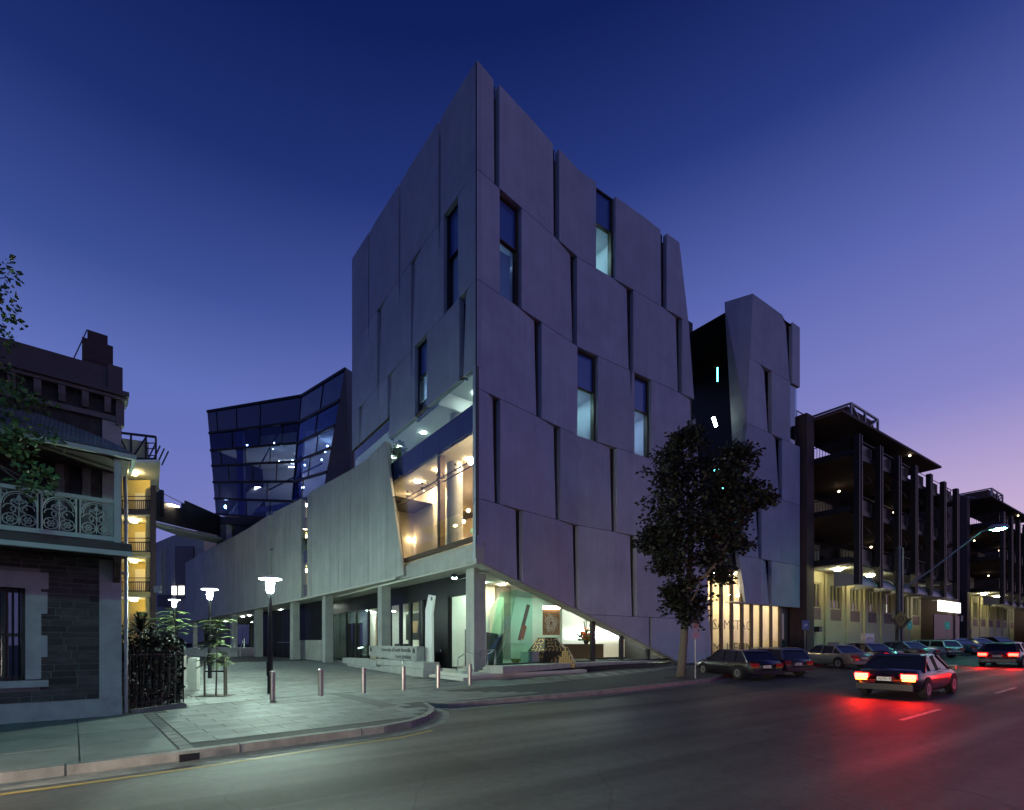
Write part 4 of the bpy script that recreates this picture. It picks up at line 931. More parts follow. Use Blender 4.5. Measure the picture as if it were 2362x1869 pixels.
for px in (505, 560, 575, 648, 710): s = FP.s_at(px, -2.2); q = FP.pt(s, interp(bot, s) - .18, -2.2); downlight(q, .15, 'down_white', pod)
for px in (480, 520): s = FP.s_at(px, -3.0); q = FP.pt(s, interp(bot, s) - .2, -3.0); downlight(q, .2, 'down_white', pod)
# steps into the undercroft at the far left
us = thing('plaza_steps', 'broad flight of concrete steps at the far end of the plaza', 'steps', gp(480, 50))
for k in range(6):
    y0 = 50.5 + k * .55; b = MB(); x0 = y0 * (412 - CX) / F; x1 = y0 * (548 - CX) / F; z = zg(-25, 51)
    b.box(((x0 + x1) / 2, y0 + 4, z + .075 + .15 * k), (x1 - x0, 8, .15)); b.build('step', 'concrete', us)
b = MB()
for dx in (0, 1.1):
    p = gp(530, 49.8) + Vector((dx, 0, 0)); q = p + Vector((-1.2, 3.6, 1.0)); b.tube([p, p + Vector((0, 0, .95)), q + Vector((0, 0, .95)), q], .035, 6)
tag(b.build('handrail', 'steel'), 'bent steel handrail beside the far plaza steps', 'handrail')
# ================================================================ LECTURE THEATRE, the tilted glass box
th = thing('lecture_theatre', 'tilted dark blue glass box above the podium, dimly lit inside', 'building', at(640, 1190, 58))
TL, TM, TR = 67.0, 58.5, 51.0
T = {'tl': at(478, 950, TL), 'tm': at(695, 914, TM), 'tr': at(796, 852, TR), 'bl': at(498, 1186, TL), 'bm': at(672, 1200, TM), 'br': at(735, 1196, TR)}
def tq(u, v):
    """u 0..1 left panel, 1..2 right panel; v 0 bottom .. 1 top"""
    if u <= 1: a, c, e, g = T['bl'], T['bm'], T['tm'], T['tl']
    else: a, c, e, g = T['bm'], T['br'], T['tr'], T['tm']; u -= 1
    return (a.lerp(c, u)).lerp(g.lerp(e, u), v)
back = Vector((.45, .89, 0)).normalized()
vr = [0, .15, .31, .47, .62, .79, 1.0]
ucol = [[0, .17, .44, .74, 1, 1.5, 2], [0, .08, .38, .70, 1, 1.32, 2], [0, .22, .52, .8, 1, 1.45, 2], [0, .13, .44, .72, 1, 1.6, 2], [0, .28, .6, .84, 1, 1.5, 2], [0, .11, .34, .6, 1, 1.55, 2]]
for r in range(6):
    for a, c in zip(ucol[r], ucol[r][1:]):
        if a < 1 < c: continue
        e = .0
        MB().prism([tq(a, vr[r]), tq(c, vr[r]), tq(c, vr[r + 1]), tq(a, vr[r + 1])], back * .03).build('glass_pane', 'spandrel' if r == 5 else 'blue_glass', th)
b = MB()
for v in vr: 
    for a, c in ((0, 1), (1, 2)): b.bar(tq(a, v) - back * .06, tq(c, v) - back * .06, .16, .28)
for r in range(6):
    for u in ucol[r][1:-1]: b.bar(tq(u, vr[r]) - back * .03, tq(u, vr[r + 1]) - back * .03, .08)
b.build('mullion', 'black_clad', th)
b = MB()
for u in (.34, 1.0): b.bar(tq(u, 0) + back * .5, tq(u, .84) + back * .5, .9, .6, up=(0, 1, 0))
b.build('steel_column', 'spandrel', th)
b = MB()
b.tube([tq(.16, .02) + back * 1.0, tq(.78, .83) + back * 1.0], .09, 6); b.tube([tq(1.12, .1) + back * .6, tq(1.02, .8) + back * .6], .09, 6); b.tube([tq(.5, .3) + back * 3, tq(1.25, .5) + back * 3], .12, 6); b.build('brace', 'dark_metal', th)
# shell
rf = [T['tl'], T['tm'], T['tr']]; bt_ = [T['bl'], T['bm'], T['br']]
b = MB(); rb_ = [q + back * 13 for q in rf]; bb_ = [q + back * 13 for q in bt_]
for k in (0, 1): b.poly([rf[k], rf[k + 1], rb_[k + 1], rb_[k]]); b.poly([bt_[k], bt_[k + 1], bb_[k + 1], bb_[k]]); 
b.poly([rf[0], bt_[0], bb_[0], rb_[0]])
b.prism([T['tl'], T['tm'], T['tm'] + Vector((0, 0, .25)), T['tl'] + Vector((0, 0, .25))], back * 13); b.prism([T['tm'], T['tr'], T['tr'] + Vector((0, 0, .25)), T['tm'] + Vector((0, 0, .25))], back * 13)
shell = b.build('shell', 'dark_metal', th)
# dark flank towards the tower
e0, e1 = T['tr'] + Vector((0, 0, .2)), T['br']; f0 = at(813, 858, 46); f1 = at(813, 1200, 46)
MB().prism([e0, e1, f1, f0], Vector((.3, 1, 0)) * 2).build('flank_wall', 'timber_dark', th)
# inside: floor, back wall, raked seats, lamps
ins = MB(); 
for k in (0, 1): ins.poly([bb_[k] - back * 4, bb_[k + 1] - back * 4, rb_[k + 1] - back * 4, rb_[k] - back * 4])
inr = ins.build('back_wall', 'plaster', th)
b = MB()
for k in (0, 1):
    q = [tq(k, .64) + back * .6, tq(k + 1, .64) + back * .6]; b.poly([q[0], q[1], q[1] + back * 9, q[0] + back * 9])
b.build('theatre_ceiling', 'plaster', th)
b = MB()
for k in range(8):
    a = tq(.45 + .0 * k, .05) + back * (1.5 + k * .8) + Vector((0, 0, k * .32)); c = tq(1.7, .05) + back * (1.5 + k * .8) + Vector((0, 0, k * .32 + 1.0)); 
    for j in range(18):
        p = a.lerp(c, j / 17); b.box(p + Vector((0, 0, .45)), (.55, .12, .7), ax=(c - a))
b.build('seat_row', 'grey_seat', th)
b = MB(); b.prism([tq(.1, .02) + back * .8, tq(.42, .02) + back * .8, tq(.40, .36) + back * 5, tq(.12, .36) + back * 5], (0, .3, 0)); b.build('stage_wall', 'cream', th)
for px, y in ((570, 1027), (582, 1031), (632, 1022), (630, 1035), (706, 1018), (692, 1033), (755, 1029), (750, 1042), (644, 1064), (675, 1063), (703, 1073), (742, 1061)):
    lo, hi = .0, 30.0
    zc = tq(.5, .64).z - .3; dd_ = clamp((zc - EYE) * F / (HY - y), 57, 72); u_ = (px - 478) / 320 * 1.6
    base = at(px, y, TL - (TL - TR) * clamp((px - 478) / 318, 0, 1) + 2.0 + rng.random() * 3); MB().ball(base, .085, 8).build('stage_lamp', 'stage_white', th)
MB().ball(at(519, 1170, 68.6), .3, 8).build('globe_lamp', 'down_white', th)
for u, v, bk_ in ((.2, .36, 5), (.75, .36, 5), (1.3, .36, 5), (.5, .6, 7), (1.1, .6, 7)): MB().box(tq(u, v) + back * bk_, (.8, .2, .06)).build('wall_light', 'spot_warm', th)
# underside beam and legs onto the podium
b = MB(); b.bar(at(500, 1200, 66.5), at(672, 1212, 58), 1.2, .9); b.bar(at(672, 1212, 58), at(735, 1200, 50.6), 1.2, .9); b.build('edge_beam', 'black_clad', th)
for px, d in ((532, 66), (612, 63), (660, 60)): q = at(px, 1205, d); MB().box((q.x, q.y, (q.z + 11.2) / 2), (.8, .8, q.z - 11.2)).build('support_column', 'concrete', th)
pw = MB(); pw.prism([at(500, 1205, 70), at(690, 1205, 64), at(690, 1300, 64), at(500, 1330, 70)], (1, 3, 0)); pw.build('under_wall', 'black_wall', th)
# footbridge
fbz = thing('footbridge', 'dark covered footbridge with a pale underside spanning towards the glass box', 'bridge', at(420, 1200, 52))
Lb, Mb, Rb = at(352, 1172, 44), at(420, 1205, 52), at(505, 1240, 62)
b = MB()
for a, c, h0, h1 in ((at(352, 1200, 44), at(425, 1218, 52), 2.0, 2.0), (at(425, 1218, 52), at(505, 1236, 62), 3.0, 2.6)):
    b.prism([a, c, c + Vector((0, 0, h1)), a + Vector((0, 0, h0))], (.15, .1, 0))
b.build('parapet', 'black_wall', fbz)
b = MB(); b.prism([at(352, 1202, 44), at(425, 1219, 52), at(512, 1240, 63), at(520, 1250, 66), at(500, 1247, 64), at(420, 1232, 56), at(352, 1207, 48)], (0, 0, -.35)); b.build('deck', 'soffit', fbz)
b = MB()
for q, h in ((at(361, 1180, 44.5), 2.6), (at(372, 1184, 45.5), 2.6), (at(423, 1200, 52), 2.2)): b.box(q + Vector((0, 0, h / 2 - .4)), (.35, .3, h))
for h in (1.0, 1.8): b.bar(at(372, 1180, 45.5) + Vector((0, 0, h)), at(423, 1200, 52) + Vector((0, 0, h)), .05)
b.build('railing', 'dark_metal', fbz); b = MB(); b.bar(at(390, 1164, 47), at(410, 1169, 49), .25, .14); b.build('tube_lamp', 'tube_warm', fbz)
# building far behind the plaza
bb = thing('background_block', 'pale panelled block far behind the plaza lamps', 'building', at(400, 1480, 84))
def fq(px0, px1, y0, y1, d0, d1, m, name, parent, th_=.4):
    return MB().prism([at(px0, y1, d0), at(px1, y1 + 0, d1), at(px1, y0, d1), at(px0, y0, d0)], (0, th_, 0)).build(name, m, parent)
b = MB(); b.prism([at(360, 1490, 90), at(398, 1490, 86), at(398, 1236, 86), at(360, 1252, 90)], (0, 8, 0)); b.prism([at(398, 1490, 86), at(470, 1480, 78), at(470, 1222, 78), at(398, 1236, 86)], (0, 8, 0)); b.build('wall', 'concrete', bb)
for a, c in ((362, 372), (372.5, 382), (382.5, 393)): 
    MB().prism([at(a, 1376, 88), at(c, 1373, 87.4), at(c, 1268 - (c - 362) * .2, 87.4), at(a, 1272 - (a - 362) * .2, 88)], (0, .5, 0)).build('cladding_panel', 'podium_precast', bb)
fq(363, 393, 1400, 1372, 87.5, 85.5, 'dark_metal', 'window_band', bb); fq(405, 446, 1380, 1260, 84.4, 80, 'black_clad', 'dark_bay', bb); fq(395, 404, 1440, 1262, 85.5, 84.5, 'concrete', 'pier', bb)
fq(366, 400, 1478, 1425, 86, 84, 'tinted', 'shopfront', bb); fq(412, 428, 1372, 1352, 83, 82, 'sign_lit', 'lit_window', bb); fq(396, 404, 1372, 1352, 84, 83.5, 'sign_lit', 'lit_window', bb)
fq(404, 480, 1350, 1347, 81, 77, 'dark_metal', 'sunshade', bb)
# ================================================================ THE MUSEUM WING beyond the tower
wing = thing('museum_wing', 'narrower precast wing beyond the dark recess, over a lit ground floor window', 'building', FA.pt(FA.s_at(1740), 0, 0, 1))
sW1 = FA.s_at(1845)
eL = [FA.sz(1737, 679), FA.sz(1716, 1100), FA.sz(1703, 1305), FA.sz(1723, 1408)]
ZW = [30.75, 25.24, 19.80, 14.41, 8.90, 5.05]
def sL(z):
    t = sorted(((zz, s) for s, zz in eL))
    return interp(t, z)
WG = [[(1821, 1828)], [(1771, 1780)], [(1797, 1804)], [(1750, 1757)], [(1774, 1780)]]
for r in range(5):
    z1, z0 = ZW[r] - GAP, ZW[r + 1] + GAP; start = None
    gaps = [(FA.s_at(a), FA.s_at(c)) for a, c in WG[r]] + [(sW1, sW1 + 1)]
    for gi, (a, c) in enumerate(gaps):
        if start is None: q0 = [(sL(z0), z0, 0), (a, z0, 0), (a, z1, 0), (sL(z1), z1, 0)]
        else: q0 = [(start, z0, 0), (a, z0, 0), (a, z1, 0), (start, z1, 0)]
        if gi == 0 and a < sW1:
            f_ = 1.3; e = a - f_; base = q0[0][0]
            pol = [(1, [q0[0], (e, z0, 0), (e, z1, 0), q0[3]]), (1, [(e, z0, 0), (a, z1, -.3), (e, z1, 0)]), (1, [(e, z0, 0), (a, z0, 0), (a, z1, -.3)])]
        else: pol = [(1, q0)]
        if r == 1 and gi == len(gaps) - 1:      # corner window notch at the far end
            pol = [(1, [(start, z0, 0), (FA.s_at(1823), z0, 0), (FA.s_at(1823), z1, 0), (start, z1, 0)])]
        panel_mesh(FA, pol).build('concrete_panel', 'precast', wing); start = c
MB().prism([FA.pt(FA.s_at(1823) + .05, 19.9, -.1, 1), FA.pt(sW1 - .3, 19.9, -.1, 1), FA.pt(sW1 - .3, 25.1, -.1, 1), FA.pt(FA.s_at(1823) + .05, 25.1, -.1, 1)], -n4 * .02).build('glass_pane', 'window_glass', wing)
# splayed return
ret = []
RL = [(30.75, at(1671, 688, 40.4)), (19.8, at(1688, 1010, 40.4)), (8.9, at(1696, 1300, 41.5)), (5.05, at(1706, 1408, 41.0))]
for (za, pa), (zb_, pb) in zip(RL, RL[1:]):
    a = FA.pt(sL(za), za, 0, 1); c = FA.pt(sL(zb_), zb_, 0, 1); MB().prism([zup(pa, za), zup(pb, zb_), c, a], (.3, .4, 0)).build('return_panel', 'precast', wing)
b = MB(); b.poly([FA.pt(sL(30.7), 30.5, -.05, 1), FA.pt(sW1, 30.5, -.05, 1), FA.pt(sW1, 30.5, -12, 1), zup(RL[0][1], 30.5) + Vector((-4, 8, 0))])
b.prism([FA.pt(sL(5.2) + .3, 5.1, -.46, 1), FA.pt(sW1 - .1, 5.1, -.46, 1), FA.pt(sW1 - .1, 30.3, -.46, 1), FA.pt(sL(30.3) + .2, 30.3, -.46, 1)], -n4 * .2)
b.prism([FA.pt(sW1 - .35, 5.1, -.3, 1), FA.pt(sW1 - .1, 5.1, -.3, 1), FA.pt(sW1 - .1, 30.4, -.3, 1), FA.pt(sW1 - .35, 30.4, -.3, 1)], -n4 * 11)
b.build('backing_wall', 'black_wall', wing)
b = MB(); b.prism([FA.pt(FA.s_at(1690), 5.05, -.02, 1), FA.pt(sW1, 5.05, -.02, 1), FA.pt(sW1, 5.05, -.62, 1), FA.pt(FA.s_at(1690), 5.05, -.62, 1)], (0, 0, .1)); b.build('soffit', 'soffit', wing)
# dark recess between tower and wing
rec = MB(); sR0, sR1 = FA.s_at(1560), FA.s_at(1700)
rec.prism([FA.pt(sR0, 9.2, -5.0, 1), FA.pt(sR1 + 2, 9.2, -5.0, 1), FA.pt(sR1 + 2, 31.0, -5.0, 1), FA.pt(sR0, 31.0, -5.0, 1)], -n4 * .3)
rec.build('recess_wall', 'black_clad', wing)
b = MB()
for z in (13.0, 17.5, 22.5, 26.4): b.bar(FA.pt(sR0, z, -4.9, 1), FA.pt(sR1 + 2, z, -4.9, 1), .12)
b.bar(FA.pt(sR0 + 1, 25.2, -4.0, 1), FA.pt(sR0 + 4.5, 26.4, -4.0, 1), .06); b.build('recess_frame', 'dark_metal', wing)
for px, y0, y1, r_ in ((1645, 963, 984, .09), (1655, 848, 880, .03)):
    q0, q1 = at(px, y0, 41.5), at(px + 7 if r_ > .05 else px, y1, 41.5); MB().bar(q0, q1, r_ * 2).build('tube_lamp', 'tube_white' if r_ > .05 else 'teal_tube', wing)
b = MB(); b.prism([at(1640, 1064, 41), at(1690, 1045, 40.2), at(1690, 1052, 38.8), at(1636, 1078, 39.2)], (0, 0, .1)); b.build('canopy_ceiling', 'plaster', wing)
for px, y in ((1648, 1085), (1668, 1110), (1660, 1128), (1655, 1270), (1688, 1285)): MB().bar(at(px, y, 41), at(px + 9, y - 3, 41), .14).build('tube_lamp', 'teal_tube', wing)
MB().ball(at(1643, 1300, 40), .2, 8).build('globe_lamp', 'down_white', wing)
# ground-floor window
sg0, sg1 = FA.s_at(1638, -.3), FA.s_at(1800, -.3); zf, zc = .55, 7.7
mroom = [FA.pt(sg0 - .2, 0, -.35, 1), FA.pt(sg1 + .2, 0, -.35, 1), FA.pt(sg1 + .2, 0, -3.0, 1), FA.pt(sg0 - .2, 0, -3.0, 1)]
mrm = room('foyer', mroom, zf, zc, 'cream', skip=(0,), floor='timber', parent=wing)
edges = [1638, 1660, 1682, 1704, 1726, 1750, 1772, 1797]
for a, c in zip(edges, edges[1:]):
    s0, s1 = FA.s_at(a, -.3), FA.s_at(c, -.3); MB().prism([FA.pt(s0, zf, -.3, 1), FA.pt(s1, zf, -.3, 1), FA.pt(s1, 7.7, -.3, 1), FA.pt(s0, 7.7, -.3, 1)], -n4 * .02).build('glass_pane', 'clear', wing)
for a, wd in ((1638, .3), (1661, .55), (1685, .55), (1709, .55), (1731, .55), (1753, .5), (1776, .5), (1797, .6)):
    s = FA.s_at(a, -.3) + .1; MB().box(FA.pt(s, (zf + 7.7) / 2, -.28, 1), (wd * .62, .14, 7.7 - zf), ax=FA.d[1]).build('mullion', 'bronze', wing)
b = MB(); b.prism([FA.pt(sg0 - .3, -.1, -.1, 1), FA.pt(sg1 + .3, -.1, -.1, 1), FA.pt(sg1 + .3, zf, -.1, 1), FA.pt(sg0 - .3, zf, -.1, 1)], -n4 * .5)
b.build('base_wall', 'black_wall', wing); b = MB(); b.prism([FA.pt(sg1 + .3, -.1, -.6, 1), FA.pt(sg1 + 2.0, -.1, -.6, 1), FA.pt(sg1 + 2.0, 5.05, -.6, 1), FA.pt(sg1 + .3, 5.05, -.6, 1)], -n4 * .3)
b.build('dark_pier', 'black_wall', wing); b = MB(); b.prism([FA.pt(sR0 + 1.5, 7.7, -.4, 1), FA.pt(sR1 + 1, 7.7, -.4, 1), FA.pt(sR1 + 1, 9.3, -.4, 1), FA.pt(sR0 + 1.5, 9.3, -.4, 1)], -n4 * 5); b.build('recess_floor', 'black_wall', wing)
MB().prism([FA.pt(sg1 + 2.0, -.1, -1.6, 1), FA.pt(sg1 + 6, -.1, -1.6, 1), FA.pt(sg1 + 6, 5.0, -1.6, 1), FA.pt(sg1 + 2.0, 5.0, -1.6, 1)], -n4 * .3).build('side_wall', 'beige_wall', wing)
MB().prism([FA.pt(sg1 + .9, .3, -.56, 1), FA.pt(sg1 + 1.5, .3, -.56, 1), FA.pt(sg1 + 1.5, 4.5, -.56, 1), FA.pt(sg1 + .9, 4.5, -.56, 1)], -n4 * .03).build('glass_pane', 'green_glass', wing)
for k in range(5): downlight(FA.pt(sg0 + .8 + k * 2.0, 7.6, -1.2, 1), .22, 'down_warm', mrm)
for k in range(9): downlight(FA.pt(sg0 + .5 + k * 1.15, 5.9 if k > 3 else 7.6, -1.5, 1), .16, 'down_cream', mrm)
def wall_word(word, px0, px1, y):
    s0, s1 = FA.s_at(px0, -2.95), FA.s_at(px1, -2.95); o = text('wall_lettering', word, 1.32, 'lettering', FA.pt(s0, FA.z_at(px0, y, -2.95), -2.95, 1), FA.d[1], mrm, extrude=.01, offs=-.022)
    xs = [v.co.x for v in o.data.vertices]; k = (s1 - s0) / (max(xs) - min(xs)); o.data.transform(Matrix.Diagonal((k, 1, 1, 1)))
wall_word('SAMSTAG', 1644, 1732, 1452); wall_word('MUSEUM', 1644, 1732, 1507)
# ================================================================ PLAZA FURNITURE
# stepped concrete seat and name wall
def gw(px, d, z): return Vector((d * (px - CX) / F, d, z))
nw = thing('name_wall', 'low concrete wall carrying the university name beside the entrance steps', 'sign', gw(905, 31, 0))
a, c = gx(851, 0, 1.9), gx(961, 0, 1.9)
b = MB(); b.prism([zup(a, .95), zup(c, .62), zup(c, 1.62), zup(a, 1.62)], -nG * .5); b.build('name_slab', 'concrete', nw)
tdir = (c - a).normalized(); tp = a.lerp(c, .36) + nG * .004
L_ = (c - a).length
text('engraved_name', 'University of South Australia', .36, 'lettering', zup(a.lerp(c, .30) + nG * .01, 1.27), tdir, nw, .006); text('engraved_name', 'Hawke Building', .34, 'lettering', zup(a.lerp(c, .60) + nG * .01, .86), tdir, nw, .006)
for t in (.03, .93):
    q = zup(a.lerp(c, t) + nG * .01, 1.22); b = MB(); b.prism([q, q + tdir * .3, q + tdir * .3 + Vector((0, 0, .2)), q + tdir * .15 + Vector((0, 0, .32)), q + Vector((0, 0, .2))], nG * .01); b.build('crest', 'lettering', nw)
    
sw_ = thing('stepped_seat', 'long stepped concrete seat in front of the name wall', 'bench', gw(860, 31, 0))
for p0, p1, o_, z0, z1, t_ in ((790, 868, 2.55, .30, .70, .9), (866, 958, 2.5, .42, .78, .9), (800, 930, 2.75, -.05, .30, 1.0), (878, 976, 2.9, -.05, .42, 1.2), (950, 977, 2.6, .42, .75, 1.0)):
    a_, c_ = gx(p0, 0, o_), gx(p1, 0, o_); MB().prism([zup(a_, z0), zup(c_, z0), zup(c_, z1), zup(a_, z1)], -nG * t_).build('seat_block', 'concrete', sw_)
def rail(name, label, pts, posts, cat='handrail', grp=None):
    b = MB(); b.tube(pts, .03, 8)
    for p in posts: b.tube([p, zup(p, zg(p.x, p.y))], .025, 8)
    return tag(b.build(name, 'steel', smooth=True), label, cat, grp)
p = gx(966, 0, 2.2); q = gx(975, 0, 1.5); rail('handrail', 'cranked steel handrail at the left end of the entrance steps', [zup(gx(928, 0, 2.7), .95), zup(gx(928, 0, 2.7), 1.12), zup(gx(956, 0, 2.3), 1.12), zup(gx(968, 0, 1.9), 1.52), zup(gx(984, 0, 1.6), 1.52)], [zup(gx(928, 0, 2.7), 1.1), zup(gx(980, 0, 1.7), 1.5)])
rail('handrail', 'steel handrail crossing from the entrance steps to the corner column', [zup(gx(1056, 0, 1.9), 1.05), zup(gx(1078, 0, 1.6), 1.35), zup(FA.pt(.9, 0, -.3), 1.2), zup(FA.pt(1.5, 0, -.25), 1.45)], [zup(FA.pt(1.5, 0, -.25), 1.4), zup(gx(1056, 0, 1.9), 1.0)])
rail('handrail', 'steel handrail at the narrow stair right of the corner column', [zup(FA.pt(1.0, 0, -.8), 1.1), zup(FA.pt(1.0, 0, -.8), 1.4), zup(FA.pt(2.1, 0, -.8), 1.45), zup(FA.pt(2.15, 0, -.8), .5)], [zup(FA.pt(1.5, 0, -.8), 1.4)])
# totem sign
tz0 = gx(993, 0, 1.0); tm_ = thing('totem_sign', 'slender folded pale metal sign standing by the dark entrance wall', 'sign', zup(tz0, .3))
b = MB(); hw = .42; b.prism([tz0 - dG * -hw + Vector((0, 0, .3)), tz0 - dG * hw + Vector((0, 0, .3)), tz0 - dG * hw * .9 + Vector((0, 0, 3.55)), tz0 - dG * -hw * .9 + Vector((0, 0, 3.85))][::-1], nG * .14); b.build('post', 'white_paint', tm_)
b = MB(); q0 = tz0 + Vector((0, 0, 3.57)) + dG * hw * .9; q1 = tz0 + Vector((0, 0, 3.55)) - dG * hw * .9; b.prism([q0 + Vector((0, 0, .3)), q1, q1 - dG * .25 + Vector((0, 0, 1.0)), q0 - dG * .35 + Vector((0, 0, 1.1))], nG * .12 + Vector((0, 0, .0))); b.build('folded_head', 'white_paint', tm_)
b = MB(); q = q1 + dG * .1 + nG * .13 + Vector((0, 0, .75)); b.prism([q, q - dG * .16, q - dG * .16 + Vector((0, 0, .2)), q + Vector((0, 0, .2))], nG * .01); b.build('crest', 'lettering', tm_)
# steel bollards
def bollard(px, pyb, label):
    d = EYE * F / (pyb - HY); p = gp(px, d); p = gp(px, (EYE - p.z) * F / (pyb - HY)); t = thing('bollard', label, 'bollard', p, 0, 'steel bollards across the plaza entrance', local=True)
    MB().lathe((0, 0, 0), [(.085, -.02), (.085, .80), (.085, .81)], 20).build('post', 'steel', t, smooth=False); MB().lathe((0, 0, .825), [(.085, -.005), (.088, .0), (.088, .09), (.070, .105), (.02, .11)], 20).build('cap', 'steel', t); MB().lathe((0, 0, 0), [(.13, 0), (.13, .012), (.09, .02)], 16).build('base_ring', 'galv', t)
    return t
for px, y, l in ((628.5, 1617, 'steel bollard standing in front of the nearest lamp post'), (740, 1607, 'second steel bollard from the lamp post, on the open plaza'), (839, 1600, 'steel bollard in front of the left end of the stepped seat'), (930.5, 1594, 'steel bollard in front of the right end of the stepped seat'), (1010.5, 1588, 'steel bollard in front of the entrance steps'), (1083.5, 1582, 'steel bollard in front of the corner column')): bollard(px, y, l)
# strip drain under the bollards
b = MB(); pts = [gp(px, EYE * F / (y - HY)) for px, y in ((418, 1632), (628, 1612), (740, 1603), (839, 1596), (930, 1590), (1010, 1584), (1100, 1578))]
for a_, c_ in zip(pts, pts[1:]): b.bar(a_ + Vector((0, 0, .006)), c_ + Vector((0, 0, .006)), .14, .02)
tag(b.build('strip_drain', 'dark_paver'), kind='structure')
b = MB(); q = [gxy(764, 1602), gxy(806, 1602), gxy(915, 1627), gxy(880, 1632)]; b.prism([(x, y, .016) for x, y in q], (0, 0, -.03)); tag(b.build('dark_paving', 'dark_paver'), kind='structure')
for px, y, pyb, l in ((447, 1517, 1591, 'square concrete bollard nearer the young tree'), (418, 1512, 1579, 'square concrete bollard half hidden behind the hedge fence')):
    d = EYE * F / (pyb - HY); p = gp(px, d); h = (pyb - y) * d / F; MBo = MB(); t = thing('concrete_bollard', l, 'bollard', p, .15, 'square concrete bollards', local=True); MBo.hexa([(-.16, -.16, 0), (.16, -.16, 0), (.16, .16, 0), (-.16, .16, 0)], [(-.155, -.155, h - .02), (.155, -.155, h - .02), (.155, .155, h), (-.155, .155, h)]); MBo.build('post', 'concrete', t); MB().box((0, 0, .006), (.40, .40, .012)).build('footing', 'dark_paver', t)
# lamp posts
def lamp_post(px, pyt, pyb, label):
    d = EYE * F / (pyb - HY); p = gp(px, d); d = (EYE - p.z) * F / (pyb - HY); p = gp(px, d); h = (pyb - pyt) * d / F
    t = thing('lamp_post', label, 'lamp post', p, 0, 'disc lamp posts on the plaza', local=True)
    MB().tube([(0, 0, 0), (0, 0, 1.5)], .095, 16).build('post_base', 'dark_steel', t); MB().tube([(0, 0, 1.5), (0, 0, h - .62)], .065, 14).build('post', 'dark_steel', t); MB().box((0, -.11, .9), (.16, .03, .5)).build('access_door', 'dark_steel', t)
    MB().lathe((0, 0, h - .62), [(.08, 0), (.10, .03), (.115, .06), (.14, .36), (.12, .40)], 20).build('lamp_bowl', 'lamp_white', t)
    MB().lathe((0, 0, h - .62), [(.075, -.02), (.15, .40), (.16, .44), (.08, .47)], 4).build('lamp_cage', 'galv', t)
    MB().lathe((0, 0, h - .12), [(.10, -.03), (.39, .0), (.40, .02), (.28, .06), (.08, .11)], 32).build('reflector_disc', 'white_paint', t, smooth=False)
    MB().lathe((0, 0, h - .155), [(.11, 0), (.375, .022), (.375, .025), (.11, .005)], 32).build('disc_underside', 'disc_glow', t)  # reflector underside given its own glow for the bowl's light on it
    return t
lamp_post(623, 1328, 1601, 'nearest disc lamp post on the plaza, behind the first bollard'); lamp_post(484, 1354, 1565, 'middle disc lamp post, behind the staked young tree'); lamp_post(402, 1378, 1532, 'farthest disc lamp post, beside the yellow stair block')
# ================================================================ THE TERRACE HOUSE at the left
FH = Face([H0, H0 - HD * 20]); nH = Vector((HN.x, HN.y, 0)); dH = Vector((HD.x, HD.y, 0))
hp = lambda s, z, o=0.0: FH.pt(s, z, o)
house = thing('terrace_house', 'old two storey stone terrace house with lace iron balcony and parapet', 'house', (H0.x, H0.y, 0))
def hblock(s0, s1, z0, z1, o0, o1, m, name, parent=house, build=True, b=None):
    b = b or MB(); b.prism([hp(s0, z0, o1), hp(s1, z0, o1), hp(s1, z1, o1), hp(s0, z1, o1)], -nH * (o1 - o0)); return b.build(name, m, parent) if build else b
W1 = FH.s_at(88); WP = FH.s_at(229); WO = FH.s_at(59)
# body with a window hole on the ground floor
b = MB(); zw0, zw1 = .95, 3.05; wx0, wx1 = WO, WO + 1.25
for a, c, z0, z1 in ((0, wx0, 0, 3.85), (wx0, wx1, 0, zw0), (wx0, wx1, zw1, 3.85), (wx1, 14, 0, 3.85)): b.prism([hp(a, z0, 0), hp(c, z0, 0), hp(c, z1, 0), hp(a, z1, 0)], -nH * .35)
b.build('wall', 'mortar', house)
b = MB(); b.prism([hp(0, 3.85, 0), hp(14, 3.85, 0), hp(14, 7.4, 0), hp(0, 7.4, 0)], -nH * .35)
b.build('upper_wall', 'stone', house)
b = MB(); b.prism([hp(0, 0, -.36), hp(0, 0, -9.5), hp(0, 7.9, -9.5), hp(0, 7.9, -.36)], -dH * .35); b.prism([hp(0, 7.6, -.3), hp(14, 7.6, -.3), hp(14, 7.6, -9.5), hp(0, 7.6, -9.5)], (0, 0, .1)); b.build('side_wall', 'chimney', house)
hblock(-.01, 14, -.1, .445, -.1, .07, 'render_wall', 'plinth'); 
hblock(0, WP, .446, 3.84, -.1, .045, 'render_wall', 'corner_pilaster'); hblock(.01, FH.s_at(236), 4.1, 7.35, -.1, .05, 'render_wall', 'corner_pilaster')
# stones
random.seed(3); z = .46; k = 0
while z < 3.80:
    h = random.choice((.105, .13, .155, .18)); s = WP + .008
    while s < WO + 1.9:
        L = random.uniform(.2, .62) if random.random() < .75 else random.uniform(.5, .75); e = s + L
        lim = None
        inwin = z + h > .80 and z < 3.45
        if inwin and e > W1 - .12: e = W1 - .02; 
        if e - s > .07 and k < 290: MB().prism([hp(s, z, .012 + random.uniform(0, .016)), hp(e - .016, z, .012 + random.uniform(0, .016)), hp(e - .016, z + h - .016, .012 + random.uniform(0, .016)), hp(s, z + h - .016, .012 + random.uniform(0, .016))], -nH * .06).build('stone', 'stone', house); k += 1
        if inwin and e >= W1 - .021: break
        s = e
    z += h
